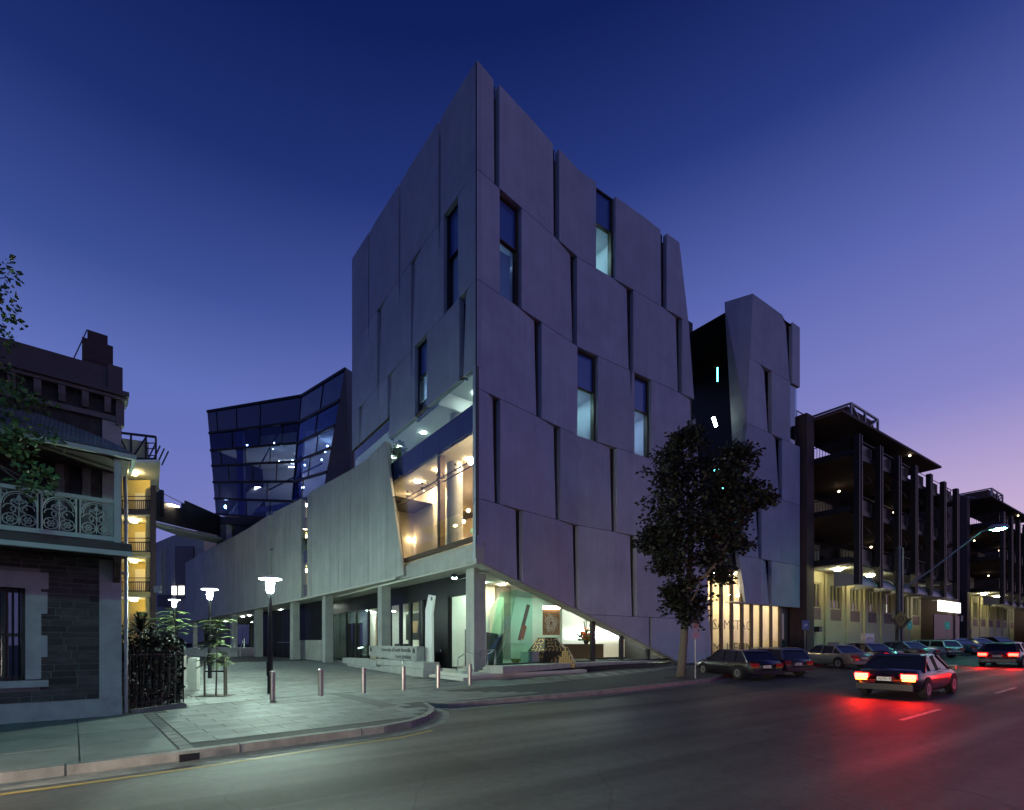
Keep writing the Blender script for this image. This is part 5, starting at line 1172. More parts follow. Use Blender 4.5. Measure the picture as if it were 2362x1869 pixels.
# window: surround with stepped quoins, lintel, sill, sashes
b = MB()
for j in range(9):
    z0 = .98 + j * .25; wd = .38 if (j // 2) % 2 else .27; b.prism([hp(WO, z0, .06), hp(WO - wd, z0, .06), hp(WO - wd, z0 + .249, .06), hp(WO, z0 + .249, .06)], -nH * .2)
b.prism([hp(WO - .40, 3.05, .065), hp(WO + 2, 3.05, .065), hp(WO + 2, 3.42, .065), hp(WO - .40, 3.42, .065)], -nH * .2); b.build('window_surround', 'render_wall', house)
hblock(WO - .40, wx1 + .4, .80, .955, -.1, .12, 'render_wall', 'window_sill')
wo_ = hblock(wx0, wx1, zw0, zw1, -.30, -.22, 'timber_dark', 'window'); b = MB()
for a, c, z0, z1 in ((wx0, wx0 + .09, zw0, zw1), (wx1 - .09, wx1, zw0, zw1), (wx0, wx1, zw1 - .1, zw1), (wx0, wx1, 1.95, 2.03), (wx0, wx1, zw0, zw0 + .1)): b.prism([hp(a, z0, -.16), hp(c, z0, -.16), hp(c, z1, -.16), hp(a, z1, -.16)], -nH * .05)
b.build('sash', 'timber_dark', wo_); MB().prism([hp(wx0 + .09, zw0 + .1, -.19), hp(wx1 - .09, zw0 + .1, -.19), hp(wx1 - .09, zw1 - .1, -.19), hp(wx0 + .09, zw1 - .1, -.19)], -nH * .01).build('pane', 'window_glass', wo_)
b = MB()
for q in np.arange(wx0 + .12, wx1 - .1, .11): b.bar(hp(q, zw0, -.08), hp(q, zw1, -.08), .018)
b.build('window_bars', 'dark_metal', wo_)
# upper storey openings
for s0, s1 in ((FH.s_at(128), FH.s_at(60)), (FH.s_at(190), FH.s_at(160))):
    hblock(s0 + .02, s1 - .02, 4.15, 6.3, -.1, .02, 'black_clad', 'upper_window'); hblock(s0 - .16, s0, 4.15, 6.5, -.1, .05, 'trim', 'window_surround')
# balcony
BO = 1.22
dk = MB(); dk.prism([hp(-.12, 3.98, BO), hp(14, 3.98, BO), hp(14, 4.08, BO), hp(-.12, 4.08, BO)], -nH * (BO + .02)); dk.build('balcony_deck', 'timber_dark', house)
hblock(-.14, 14, 3.80, 3.90, BO - .02, BO + .08, 'lace', 'balcony_gutter'); hblock(-.13, 14, 3.90, 4.09, BO - .02, BO + .03, 'timber_dark', 'balcony_fascia')
random.seed(5)
for j in range(36): 
    s0 = -.1 + j * .115; MB().prism([hp(s0, 3.90, .05), hp(s0 + .108, 3.90, .05), hp(s0 + .108, 3.90, BO - .03), hp(s0, 3.90, BO - .03)], (0, 0, .03)).build('soffit_board', 'timber_dark', house)
b = MB(); b.prism([hp(.04, 3.88, .05), hp(.04, 3.88, .62), hp(.04, 3.72, .60), hp(.04, 3.62, .40), hp(.04, 3.42, .30), hp(.04, 3.30, .05)], -dH * .14); b.build('bracket', 'timber_dark', house)
p0_ = FH.s_at(272, BO)
hblock(p0_ - .06, p0_ + .07, 4.08, 6.1, BO - .14, BO - .01, 'lace', 'veranda_post'); sp2 = p0_ + 3.35; hblock(sp2 - .06, sp2 + .07, 4.08, 6.1, BO - .14, BO - .01, 'lace', 'veranda_post')
pwid = (sp2 - p0_ - .14) / 5
for z0, z1 in ((4.98, 5.06), (4.12, 4.22)): hblock(p0_ + .05, p0_ + 12, z0, z1, BO - .12, BO - .03, 'lace', 'balcony_rail')
def lace():
    """one cast iron lace panel: arch, frame, scrolls, rosettes and a finial"""
    b = MB(); r = .010; w2 = pwid / 2 - .035; P = lambda x, z: Vector((x, 0, z)); z0, z1 = 0, .76
    def arc(cx, cz, rad, a0, a1, n=10, rr=r): b.tube([P(cx + rad * math.cos(math.radians(a0 + (a1 - a0) * k / n)), cz + rad * math.sin(math.radians(a0 + (a1 - a0) * k / n))) for k in range(n + 1)], rr, 5, False)
    for x in (-w2, w2): b.bar(P(x, z0), P(x, z1), .028, .02)
    arc(0, z1 - w2 - .02, w2 - .01, 0, 180, 14, .016); arc(0, z1 - w2 - .02, w2 - .05, 0, 180, 14, .008)
    b.bar(P(0, .04), P(0, z1 - .1), .016)
    for sx in (-1, 1):
        arc(sx * w2 * .48, .15, w2 * .42, 0, 360, 14); arc(sx * w2 * .48, .15, w2 * .2, 0, 360, 10, .009)
        for a in range(0, 360, 60): b.bar(P(sx * w2 * .48, .15), P(sx * w2 * .48 + w2 * .4 * math.cos(math.radians(a)), .15 + w2 * .4 * math.sin(math.radians(a))), .01)
        arc(sx * w2 * .52, .36, w2 * .34, 90 - sx * 90, 90 - sx * 90 + sx * 250, 12); arc(sx * w2 * .25, .36, w2 * .2, 0, 300, 10, .010)
        arc(sx * w2 * .22, .50, w2 * .22, 270, 270 + sx * 200, 10, .011); b.bar(P(0, .46), P(sx * w2 * .42, .54), .018); b.bar(P(0, .56), P(sx * w2 * .25, .52), .03, .012); arc(sx * (w2 - .06), z1 - .06, .045, 0, 360, 8, .008); arc(sx * (w2 - .03), z1 - .14, .03, 0, 360, 8, .008)
    b.add([P(0, .70), P(-.045, .58), P(0, .52), P(.045, .58)], [(0, 1, 2, 3)]); return b
lm = None
for j in range(7):
    c = hp(p0_ + .07 + pwid * (j + .5), 4.22, BO - .075)
    if lm is None: o = lace().build('lace_panel', 'lace'); lm = o.data
    else: o = bpy.data.objects.new('lace_panel', lm); COL.objects.link(o)
    o.parent = house; o.matrix_parent_inverse = Matrix.Translation(-house.location); o.location = c; o.rotation_euler = (0, 0, math.atan2(HD.y, HD.x))
b = MB()
for q in np.arange(.06, BO - .12, .1): b.bar(hp(p0_, 4.22, q), hp(p0_, 4.98, q), .018)
b.bar(hp(p0_, 5.02, 0), hp(p0_, 5.02, BO - .1), .07); b.bar(hp(p0_, 4.17, 0), hp(p0_, 4.17, BO - .1), .08); b.build('end_balustrade', 'lace', house)
# veranda roof, corrugated, hipped at the near end
b = MB(); hipx = 1.75; n_ = 60
def roofp(s, t):        # t 0 at gutter, 1 at wall
    rib = .018 * math.sin(s / .076 * 2 * math.pi)
    return hp(s, 6.16 + .92 * t ** .8 + rib, (BO + .10) * (1 - t))
for k in range(300):
    s0 = -.12 + k * .038; s1 = s0 + .038
    if s1 > 9: break
    tm0 = min(1, max(0, (s0 + .12) / hipx)); tm1 = min(1, max(0, (s1 + .12) / hipx)); m_ = 3
    for j in range(m_):
        b.poly([roofp(s0, tm0 * j / m_), roofp(s1, tm1 * j / m_), roofp(s1, tm1 * (j + 1) / m_), roofp(s0, tm0 * (j + 1) / m_)])
b.build('veranda_roof', 'corrugated', house)
b = MB(); G0 = hp(-.12, 6.16, BO + .1); A0 = hp(-.12, 6.16, .0); K = hp(hipx - .12, 7.08, 0)
b.poly([G0, A0, K]); b.build('hip_end', 'corrugated', house)
hblock(-.16, 12, 6.02, 6.12, BO + .06, BO + .16, 'lace', 'veranda_gutter'); hblock(-.14, 12, 6.10, 6.22, BO - .1, BO + .05, 'timber_dark', 'veranda_fascia')
b = MB(); b.prism([hp(-.14, 6.05, -.0), hp(-.14, 6.05, BO + .05), hp(-.14, 6.16, BO + .05), hp(-.14, 6.16, .0)], dH * .08); b.build('end_gutter', 'lace', house)
b = MB(); b.prism([hp(-.1, 6.0, 0), hp(12, 6.0, 0), hp(12, 6.0, BO), hp(-.1, 6.0, BO)], (0, 0, .03)); b.build('veranda_ceiling', 'timber_dark', house)
# cornice, brackets, parapet
hblock(-.03, 14, 7.28, 7.40, -.1, .10, 'trim', 'string_course'); hblock(-.02, 14, 7.40, 7.80, -.36, .03, 'stone', 'frieze'); hblock(-.10, 14, 7.80, 7.88, -.36, .22, 'trim', 'cornice'); hblock(-.14, 14, 7.88, 7.99, -.36, .30, 'parapet', 'cornice')
bm_ = None
for j in range(12):
    s0 = .22 + j * .43; b = MB(); b.prism([hp(s0, 7.46, .03), hp(s0, 7.46, .10), hp(s0, 7.60, .18), hp(s0, 7.79, .20), hp(s0, 7.79, .03)], -dH * .13); b.build('bracket', 'trim', house)
hblock(-.05, .12, 7.2, 8.0, -.1, .12, 'trim', 'end_console')
b = MB(); b.prism([hp(.28, 7.99, .02), hp(14, 7.99, .02), hp(14, 8.58, .02), hp(.28, 8.58, .02)], -nH * .3); b.build('parapet', 'parapet', house); hblock(-.02, .28, 7.99, 8.66, -.34, .07, 'parapet', 'parapet_pier')
# chimney
ch0 = at(225, 858, 13.6); b = MB(); cz = 8.2
for z0, z1, wd in ((7.5, 9.5, .50), (9.5, 9.6, .56), (9.6, 9.7, .62), (9.7, 10.28, .70), (10.28, 10.58, .46)): b.box((ch0.x, ch0.y, (z0 + z1) / 2), (wd, wd * .8, z1 - z0 - .004), ax=(HD.x, HD.y))
b.hexa([Vector((ch0.x, ch0.y, 9.36)) + dH * a + nH * c for a, c in ((-.255, -.21), (.255, -.21), (.255, .21), (-.255, .21))], [Vector((ch0.x, ch0.y, 9.74)) + dH * a + nH * c for a, c in ((-.345, -.275), (.345, -.275), (.345, .275), (-.345, .275))]); b.build('chimney', 'chimney', house)
b = MB(); b.bar(ch0 + Vector((-.3, 0, 1.2)), at(168, 832, 12.6), .02); b.bar(at(195, 842, 12.0), at(255, 900, 11.9), .015); b.build('wire', 'dark_metal', house)
b = MB(); b.tube([hp(-.09, .05, .02), hp(-.09, 4.9, .02), hp(-.09, 5.2, .06), hp(-.05, 5.9, .3)], .045, 10); b.tube([hp(.14, 3.60, .1), hp(.10, 3.55, .1), hp(-.09, 3.55, .03)], .04, 8)
for z_ in (.9, 2.3, 3.5, 4.8): b.lathe(hp(-.09, z_, .02), [(.06, 0), (.06, .05)], 10)
b.build('downpipe', 'galv', house)
# ================================================================ hedge and fence
fnc = [Vector((-8.30, 12.15)), Vector((-7.62, 13.35)), Vector((-11.6, 20.2))]
fence = thing('picket_fence', 'dark iron picket fence around the hedge beside the house', 'fence', (fnc[1].x, fnc[1].y, 0)); b = MB(); npk = 0
for a, c in zip(fnc, fnc[1:]):
    L = (c - a).length; d = (c - a).normalized()
    for k in range(int(L / .085)):
        p = a + d * (k * .085); h = 1.66 + .05 * (k % 2); z = zg(p.x, p.y); q = MB(); q.tube([(p.x, p.y, z + .02), (p.x, p.y, z + h)], [.011, .009], 5); q.build('picket', 'dark_metal', fence)
    for zz in (.25, 1.5): b.bar((a.x, a.y, zg(a.x, a.y) + zz), (c.x, c.y, zg(c.x, c.y) + zz), .035, .02)
b.build('fence_rail', 'dark_metal', fence)
b = MB(); 
for a, c in zip(fnc, fnc[1:]): b.bar((a.x, a.y, .03), (c.x, c.y, .03 + .05), .16, .13)
b.build('fence_kerb', 'kerb', fence)
hedge = thing('hedge', 'dense dark glossy hedge growing behind the picket fence', 'hedge', (-8.9, 14.0, 0))
hc = []; hr_ = []
for k in range(12): 
    t = k / 11; p = fnc[0].lerp(fnc[1], clamp(t * 2, 0, 1)) if t < .5 else fnc[1].lerp(fnc[2], (t - .5) * 1.2); p = p + Vector((-.62, .34)); 
    for z_ in (.45, 1.1, 1.65): hc.append(Vector((p.x, p.y, z_ + .15 * math.sin(k * 2.1)))); hr_.append((.33, .33, .46))
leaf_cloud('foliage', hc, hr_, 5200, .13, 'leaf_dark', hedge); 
b = MB()
for k in range(9): p = fnc[0].lerp(fnc[1], k / 8) + Vector((-.45, .3)); b.tube([(p.x, p.y, 0), (p.x + .05, p.y, .8), (p.x, p.y + .1, 1.5)], .025, 5)
b.build('stem', 'bark', hedge)
def yucca(px, py, d, label, n=46, L=.85, m='leaf_dark'):
    c = at(px, py, d); g = Vector((c.x, c.y, 0)); t = thing('spiky_shrub', label, 'plant', g); b = MB(); b.tube([g, c], .05, 6); b.build('stem', 'bark', t); b = MB()
    for k in range(n):
        a = k * 2.4; e = math.radians(random.uniform(-15, 80)); dv = Vector((math.cos(a) * math.cos(e), math.sin(a) * math.cos(e), math.sin(e))); ll = L * random.uniform(.6, 1.0); s_ = dv.cross(Vector((0, 0, 1))).normalized() * .03
        p1 = c + dv * ll * .55 + Vector((0, 0, .04)); p2 = c + dv * ll + Vector((0, 0, -.12)); b.add([c - s_ * .6, c + s_ * .6, p1 + s_, p1 - s_, p2], [(0, 1, 2, 3), (3, 2, 4)])
    b.build('spiky_leaves', m, t)
yucca(325, 1455, 14.0, 'dark spiky shrub rising above the hedge beside the downpipe', 60, .75); yucca(350, 1478, 14.6, 'second dark spiky shrub above the hedge, nearer the plaza', 60, .7)
def fern_tree(name, label, base, h, spread, nf, staked, seed, m='leaf_fern', zlow=.5):
    """a young tree with feathery compound leaves"""
    random.seed(seed); t = thing(name, label, 'tree', base); top_ = base + Vector((.05, 0, h)); b = MB(); b.tube([base, base + Vector((.03, .02, h * .5)), top_], [.028, .02, .010], 6); b.build('trunk', 'bark', t); b = MB()
    for k in range(nf):
        z_ = h * (zlow + (1 - zlow) * random.random() ** .8); a = random.uniform(0, 6.28); o_ = base + Vector((.03, .02, z_)); ln = spread * random.uniform(.5, 1.0); dv = Vector((math.cos(a), math.sin(a), random.uniform(.25, .8)))
        pts = [o_ + dv * ln * q - Vector((0, 0, .55 * ln * q * q)) for q in (0, .25, .5, .75, 1)]; b.tube(pts, .006, 3, False)
        for q in np.arange(.15, 1.0, .055):
            i_ = min(3, int(q * 4)); p_ = pts[i_].lerp(pts[i_ + 1], q * 4 - i_); fw_ = (pts[i_ + 1] - pts[i_]).normalized(); sd = fw_.cross(Vector((0, 0, 1))).normalized(); L_ = .16 * (1 - abs(q - .5)) + .03
            for s_ in (-1, 1): e_ = p_ + sd * s_ * L_ + fw_ * .06 - Vector((0, 0, .03)); b.add([p_, p_ + fw_ * .028 + sd * s_ * L_ * .5, e_, p_ - fw_ * .012 + sd * s_ * L_ * .5], [(0, 1, 2, 3)])
    b.build('crown', m, t)
    if staked:
        for dx, dy in ((-.32, -.12), (.34, -.1), (.22, .3)):
            MB().tube([base + Vector((dx, dy, 0)), base + Vector((dx, dy, 1.32))], .03, 6).build('stake', 'stake', t)
        MB().bar(base + Vector((-.32, -.12, .85)), base + Vector((.34, -.1, .85)), .02, .05).build('tie', 'dark_metal', t)
        MB().box(base + Vector((0, 0, .02)), (1.0, .8, .01)).build('tree_pit', 'soil', t)
fern_tree('young_tree', 'young feathery tree held between three timber stakes on the plaza', gp(498, EYE * F / (1606 - HY)), 2.5, .75, 46, True, 11, zlow=.35)
fern_tree('young_tree', 'young feathery tree behind the concrete bollards, below the farthest lamp', gp(399, 24), 3.3, 1.3, 46, False, 12, zlow=.45); fern_tree('garden_tree', 'small feathery plant showing above the hedge beside the stair block', Vector((at(330, 1500, 16).x, 16, 0)), 2.75, .7, 22, False, 13, zlow=.75)
# ================================================================ yellow stair block
sb_ = thing('stair_block', 'yellow stair block with lit open landings behind the house', 'building', at(320, 1480, 34.7))
YD = 34.7; yx = lambda px, d=YD: d * (px - CX) / F
lev = [0.15, 5.55, 8.45, 11.5, 14.9]; X0, X1 = yx(250), yx(360); XL, XR = yx(262), yx(347)
def ysh(x, y): return x - .64 * (y - YD)      # the block follows the street grid
def ybox(x0, x1, y0, y1, z0, z1, m, name, parent=sb_): return MB().prism([(ysh(x0, y0), y0, z0), (ysh(x1, y0), y0, z0), (ysh(x1, y0), y0, z1), (ysh(x0, y0), y0, z1)], (-.64 * (y1 - y0), y1 - y0, 0)).build(name, m, parent)
ybox(XR, X1, YD, YD + 7, 0, 13.3, 'brown_wall', 'side_pier'); ybox(X0 - 3, XR, YD + 2.6, YD + 2.9, 0, 14.6, 'yellow_wall', 'landing_wall'); ybox(XR - .35, XR - .01, YD + .3, YD + 2.55, 0, 13.2, 'yellow_wall', 'landing_wall')
for k, z in enumerate(lev[1:4]): ybox(X0 - 3, XR - .004, YD, YD + 2.59, z - .32, z, 'yellow_wall' if k < 2 else 'brown_wall', 'landing_slab'); ybox(X0 - 3, XR - .004, YD + .02, YD + 2.58, z - .36, z - .325, 'plaster', 'landing_ceiling')
ybox(X0 - 3, X1 + .3, YD - .6, YD + 6, 14.75, 14.95, 'plaster', 'roof_slab'); 
for k, z in enumerate((8.1, 5.18, 11.12, 14.7)):
    MB().lathe((yx(309, YD + 1.2), YD + 1.2, z - .22), [(.05, 0), (.22, .03), (.24, .12), (.16, .2)], 14).build('globe_lamp', 'globe_yellow', sb_)
for z in lev[1:4]:
    b = MB()
    for x in np.arange(X0, XR, .14): b.bar((x, YD + .06, z), (x, YD + .06, z + .72), .03)
    for h in (.06, .72, 1.02): b.bar((X0 - 3, YD + .06, z + h), (XR, YD + .06, z + h), .07 if h < 1 else .05)
    b.build('balustrade', 'dark_metal', sb_); ybox(yx(309), yx(334), YD + 2.54, YD + 2.595, z + .02, z + 2.05, 'cream', 'door')
b = MB()
for k in range(17): z = 2.0 + k * .13; b.box((ysh(yx(315), YD + 2.56), YD + 2.56, z), (yx(330) - yx(292), .06, .085))
b.build('louvre', 'timber', sb_)
b = MB(); zt, zb = 17.0, 14.95
for x in (X0 - 2, yx(285), yx(313), yx(347), X1 + .3): b.bar((x, YD - .5, zb), (x, YD - .5, zt - (x - X0) * .11), .09)
b.bar((X0 - 2, YD - .5, zt + .3), (X1 + .3, YD - .5, zt - (X1 - X0) * .11), .14); b.bar((X0 - 2, YD - .5, zb + .1), (X1 + .3, YD - .5, zb + .1), .12); b.bar((yx(285), YD - .5, zt - .2), (yx(313), YD - .5, zb), .08); b.bar((yx(313), YD - .5, zb), (yx(347), YD - .5, zt - .4), .08)
for j in range(4): b.bar((X1 - .2 + .0, YD - .5 + j * .5, zb + .2), (X1 + .3, YD - .5 + j * .5, zt - .8), .07)
for z in (15.3, 15.8, 16.2): b.bar((yx(347), YD - .45, z), (X1 + .3, YD - .45, z), .06)
b.build('roof_screen_frame', 'dark_metal', sb_); MB().prism([(X0 - 2, YD - .2, zb + .1), (yx(345), YD - .2, zb + .1), (yx(345), YD - .2, zt - .6), (X0 - 2, YD - .2, zt + .1)], (0, .1, 0)).build('roof_screen', 'beige_wall', sb_)
b = MB(); b.bar((yx(356, 31), 31, 5.3), (yx(372, 31), 31, 5.35), .12, .4); tag(b.build('small_sign', 'galv', sb_))
# ================================================================ the street tree in front of the tower
tree = thing('street_tree', 'dark leafy plane tree on the footpath in front of the tower', 'tree', Vector((11.05, 23.3, zg(11.05, 23.3))))
tb = tree.location; TD = 23.3
def tp(px, py, dd=0): return at(px, py, TD + dd)
b = MB(); b.tube([tb - Vector((0, 0, .1)), tp(1573, 1530), tp(1578, 1470), tp(1580, 1420), tp(1588, 1360), tp(1592, 1280, .2), tp(1590, 1190, .3), tp(1585, 1100, .3)], [.22, .19, .175, .165, .15, .12, .09, .04], 12)
b.ball(tp(1584, 1440, -.12), .12, 8); b.build('trunk', 'bark', tree, smooth=True)
br = MB()
for pts, r0 in (([(1582, 1425, 0), (1560, 1390, .3), (1545, 1350, .6), (1540, 1320, .8)], .10), ([(1590, 1345, 0), (1625, 1330, -.4), (1660, 1290, -.8), (1690, 1230, -1)], .11), ([(1592, 1280, 0), (1560, 1230, -.5), (1530, 1150, -1)], .10), ([(1592, 1260, .1), (1640, 1200, .5), (1690, 1130, .9), (1740, 1090, 1)], .10), ([(1590, 1200, .2), (1560, 1110, .4), (1545, 1040, .5)], .08), ([(1590, 1190, .2), (1630, 1090, .2), (1660, 1050, 0)], .08), ([(1586, 1400, 0), (1605, 1370, -.6), (1615, 1340, -1)], .07)):
    br.tube([tp(*p) for p in pts], [r0 * (1 - .75 * k / (len(pts) - 1)) for k in range(len(pts))], 7)
br.build('branch', 'bark', tree, smooth=True)
blobs = [(1560, 1035, 62, 48), (1595, 1010, 40, 34), (1540, 1090, 60, 55), (1610, 1085, 80, 60), (1690, 1080, 52, 42), (1715, 1045, 26, 20), (1530, 1160, 62, 58), (1610, 1160, 90, 70), (1690, 1150, 62, 52), (1745, 1130, 38, 32), (1772, 1150, 22, 18), (1520, 1230, 62, 50), (1495, 1255, 36, 30), (1590, 1235, 80, 60), (1665, 1220, 66, 48), (1700, 1250, 34, 28), (1560, 1280, 50, 40), (1525, 1305, 24, 20), (1640, 1290, 42, 26), (1670, 1325, 30, 22), (1710, 1180, 40, 36), (1575, 1345, 36, 26), (1560, 1390, 42, 30), (1600, 1395, 30, 28), (1590, 1425, 26, 26), (1545, 1365, 22, 18)]
cs_, rs_ = [], []
for px, py, rx, rz_ in blobs:
    dd = random.uniform(-1.3, 1.3) * (1 if py < 1320 else .4); px = 1622 + (px - 1622) * .94; c = tp(px, py, dd); q = (TD) / F; cs_.append(c); rs_.append((rx * q * 1.02, min(rx, rz_) * q * 1.2, rz_ * q * 1.02))
cl_, cr_ = [], []
for c, r in zip(cs_, rs_):
    for k in range(int(9 + 20 * r[0])):
        u_ = Vector(rng.normal(size=3)); u_.normalize(); q = .25 + .68 * rng.random(); cl_.append(c + Vector((u_.x * r[0] * q, u_.y * r[1] * q, u_.z * r[2] * q))); k_ = .16 + .26 * rng.random(); cr_.append((k_ * 1.25, k_ * 1.25, k_ * .8))
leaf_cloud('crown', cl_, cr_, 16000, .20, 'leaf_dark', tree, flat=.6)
MB().lathe(Vector((tb.x, tb.y, tb.z + .004)), [(.75, .0), (.75, .02), (.3, .05)], 14).build('tree_pit', 'soil', tree)
# the tree whose branches hang in at the left
lt = thing('overhanging_tree', 'leafy branches hanging in front of the house at the left, lit green', 'tree', Vector((-12.6, 9.2, 0)))
b = MB(); base = Vector((-12.6, 9.2, 0)); b.tube([base, base + Vector((.1, 0, 2.5)), base + Vector((.3, -.1, 5)), base + Vector((.6, 0, 8)), base + Vector((.9, .1, 10.5))], [.3, .25, .2, .14, .06], 10); b.build('trunk', 'bark', lt)
LD = 9.6; lb_ = [(12, 620, 20, 34), (18, 690, 24, 24), (36, 738, 14, 16), (6, 770, 16, 40), (8, 850, 22, 26), (18, 905, 30, 26), (52, 905, 28, 16), (22, 945, 36, 16), (78, 935, 26, 16), (105, 932, 22, 14), (30, 985, 34, 24), (62, 1010, 32, 18), (110, 1000, 24, 12), (128, 1022, 16, 10), (40, 1040, 34, 14), (60, 1075, 34, 14), (95, 1095, 28, 18), (70, 1125, 36, 22), (100, 1130, 20, 14), (20, 1030, 26, 20)]
cs_, rs_ = [], []
for px, py, rx, rz_ in lb_: c = at(px, py, LD + random.uniform(-.35, .35)); q = LD / F; cs_.append(c); rs_.append((rx * q, .32, rz_ * q))
for k in range(14): cs_.append(Vector((-10.6 + random.uniform(-2.2, .4), 9.4 + random.uniform(-1.5, 1.5), 6.2 + random.uniform(-1, 4.5)))); rs_.append((.7, .7, .5))
leaf_cloud('crown', cs_, rs_, 6000, .115, 'leaf_green', lt, flat=.5)
b = MB()
for (x0, y0), (x1, y1) in (((-200, 700), (15, 640)), ((-250, 860), (30, 890)), ((-200, 850), (10, 690)), ((-150, 900), (118, 1008)), ((-80, 960), (55, 910)), ((-200, 1000), (100, 1125)), ((-60, 1060), (70, 1130)), ((-200, 940), (40, 985))):
    p, q = at(x0, y0, LD), at(x1, y1, LD); b.tube([p, p.lerp(q, .5) + Vector((0, 0, .12)), q], [.035, .02, .008], 5)
b.build('branch', 'bark', lt)
# ================================================================ the open-decked buildings along the street
ang = math.atan2(U.y, U.x)
cp = thing('deck_building', 'dark open decked building with tall steel columns next to the museum wing', 'building', (35.5, 42.3, 0), ang, 'open decked buildings along the street', local=True)
def lb2(x0, x1, y0, y1, z0, z1, m, name, parent=cp): return MB().box(((x0 + x1) / 2, (y0 + y1) / 2, (z0 + z1) / 2), (x1 - x0, y1 - y0, z1 - z0)).build(name, m, parent)
BAY = 4.7; NB = 7; XE = BAY * (NB - 1)
for z in (8.9, 13.4, 18.4):
    lb2(-.5, XE + 1, .25, 14, z, z + .42, 'brown_wall', 'deck_slab'); lb2(-.52, XE + 1.02, .05, .245, z + .05, z + .5, 'dark_steel', 'edge_beam'); lb2(-.75, -.52, .05, 3.6, z + .05, z + .5, 'dark_steel', 'edge_beam')
lb2(-.48, XE, .3, 3.6, 8.86, 8.895, 'plaster', 'deck_ceiling')
for k in range(NB):
    b = MB()
    for dx in (-.26, .26): b.box((k * BAY + dx, -.25, 13.6), (.17, .42, 13.2))
    b.box((k * BAY, -.25, 13.6), (.38, .06, 13.0))
    for z in (9.1, 13.6, 18.6): b.box((k * BAY, -.02, z), (.5, .3, .3))
    b.build('steel_post', 'dark_steel', cp)
def balus(p, q, z, m='dark_steel', h=1.05, step=.16):
    b = MB(); p = Vector((*p, z)); q = Vector((*q, z)); L = (q - p).length
    for k in range(int(L / step)): a = p.lerp(q, (k + .5) * step / L); b.bar(a, a + Vector((0, 0, h)), .045, .02)
    for hh, wd in ((.05, .06), (h, .07), (h + .2, .05)): b.bar(p + Vector((0, 0, hh)), q + Vector((0, 0, hh)), wd)
    return b.build('balustrade', m, cp)
for z in (9.4, 13.9, 18.9):
    balus((-.62, .1), (-.62, 3.6), z, step=.22)
    for k in range(NB - 1): lb2(k * BAY + .45, (k + 1) * BAY - .45, .12, .16, z, z + 1.0, 'black_clad', 'mesh_panel'); 
    b = MB(); b.bar((0, .1, z + 1.25), (XE, .1, z + 1.25), .05); b.build('hand_rail', 'dark_steel', cp)
# curved sunshade ribs and awnings
def quarter(x, y0, z0, ry, rz_, n=7): return [(x, y0 - ry * math.sin(math.pi / 2 * k / n), z0 + rz_ * (1 - math.cos(math.pi / 2 * k / n))) for k in range(n + 1)]
for zi, (z0, ry, rz_) in enumerate(((7.0, 1.9, 1.35), (12.0, 1.5, 1.2), (16.9, 1.5, 1.2))):
    for k in range(NB - 1):
        a, c = [Vector((k * BAY + .4, 1.7 - ry * math.cos(math.pi / 2 * j / 7), z0 + rz_ * math.sin(math.pi / 2 * j / 7))) for j in range(8)], None
        c = [q + Vector((BAY - .8, 0, 0)) for q in a]; b = MB()
        if zi == 0:
            for j in range(7): b.poly([a[j], c[j], c[j + 1], a[j + 1]])
            b.poly([Vector((q.x, q.y, q.z)) for q in a] + [Vector((a[0].x, a[-1].y, a[0].z))]); b.build('awning', 'galv', cp); b = MB()
        for j in range(7): b.bar(c[j] - Vector((.12, 0, .05)), c[j + 1] - Vector((.12, 0, .05)), .14, .10)
        b.bar(c[0], Vector((c[0].x, c[-1].y, c[0].z)), .10); b.build('shade_rib', 'concrete' if zi == 0 else 'brown_wall', cp)
# roof wing and plant box
b = MB(); b.prism([(-.6, 5.5, 22.5), (-.6, .7, 22.55), (26.2, .5, 22.55), (26.2, 5.5, 22.5)], (0, 0, .22)); b.build('roof_wing', 'brown_wall', cp)
b = MB(); bx0, bx1, by0, by1, bz0, bz1 = 3.3, 9.8, 1.4, 5.0, 22.75, 24.6
for x in (bx0, (bx0 + bx1) / 2, bx1):
    for y in (by0, by1): b.bar((x, y, bz0), (x, y, bz1), .16)
for z in (bz0, bz1):
    for y in (by0, by1): b.bar((bx0, y, z), (bx1, y, z), .16)
    for x in (bx0, bx1): b.bar((x, by0, z), (x, by1, z), .16)
b.bar((bx0, by0, bz1), ((bx0 + bx1) / 2, by0, bz0), .12); b.bar((bx1, by0, bz1), ((bx0 + bx1) / 2, by0, bz0), .12); b.bar((bx0, by0, bz0), (bx0, by1, bz1), .12); b.build('plant_frame', 'galv', cp); lb2(bx0 + .1, bx1 - .1, by0 + .3, by1 - .3, bz0, bz1 - .1, 'brown_wall', 'plant_screen')
lb2(-2.6, 2.5, 4.6, 9, 22.0, 23.2, 'brown_wall', 'roof_parapet')
b = MB()
for k in range(5): b.bar((-2.4 + k * 1.5, 4.8, 23.2), (-2.4 + k * 1.5, 4.8, 24.6), .07)
b.bar((-2.4, 4.8, 24.6), (3.6, 4.8, 24.6), .07); b.bar((-2.4, 4.8, 23.9), (3.6, 4.8, 23.9), .05); b.build('roof_rail', 'dark_steel', cp)
lb2(-2.2, -.75, 2.8, 4.6, 0, 22.9, 'brown_wall', 'corner_pier')
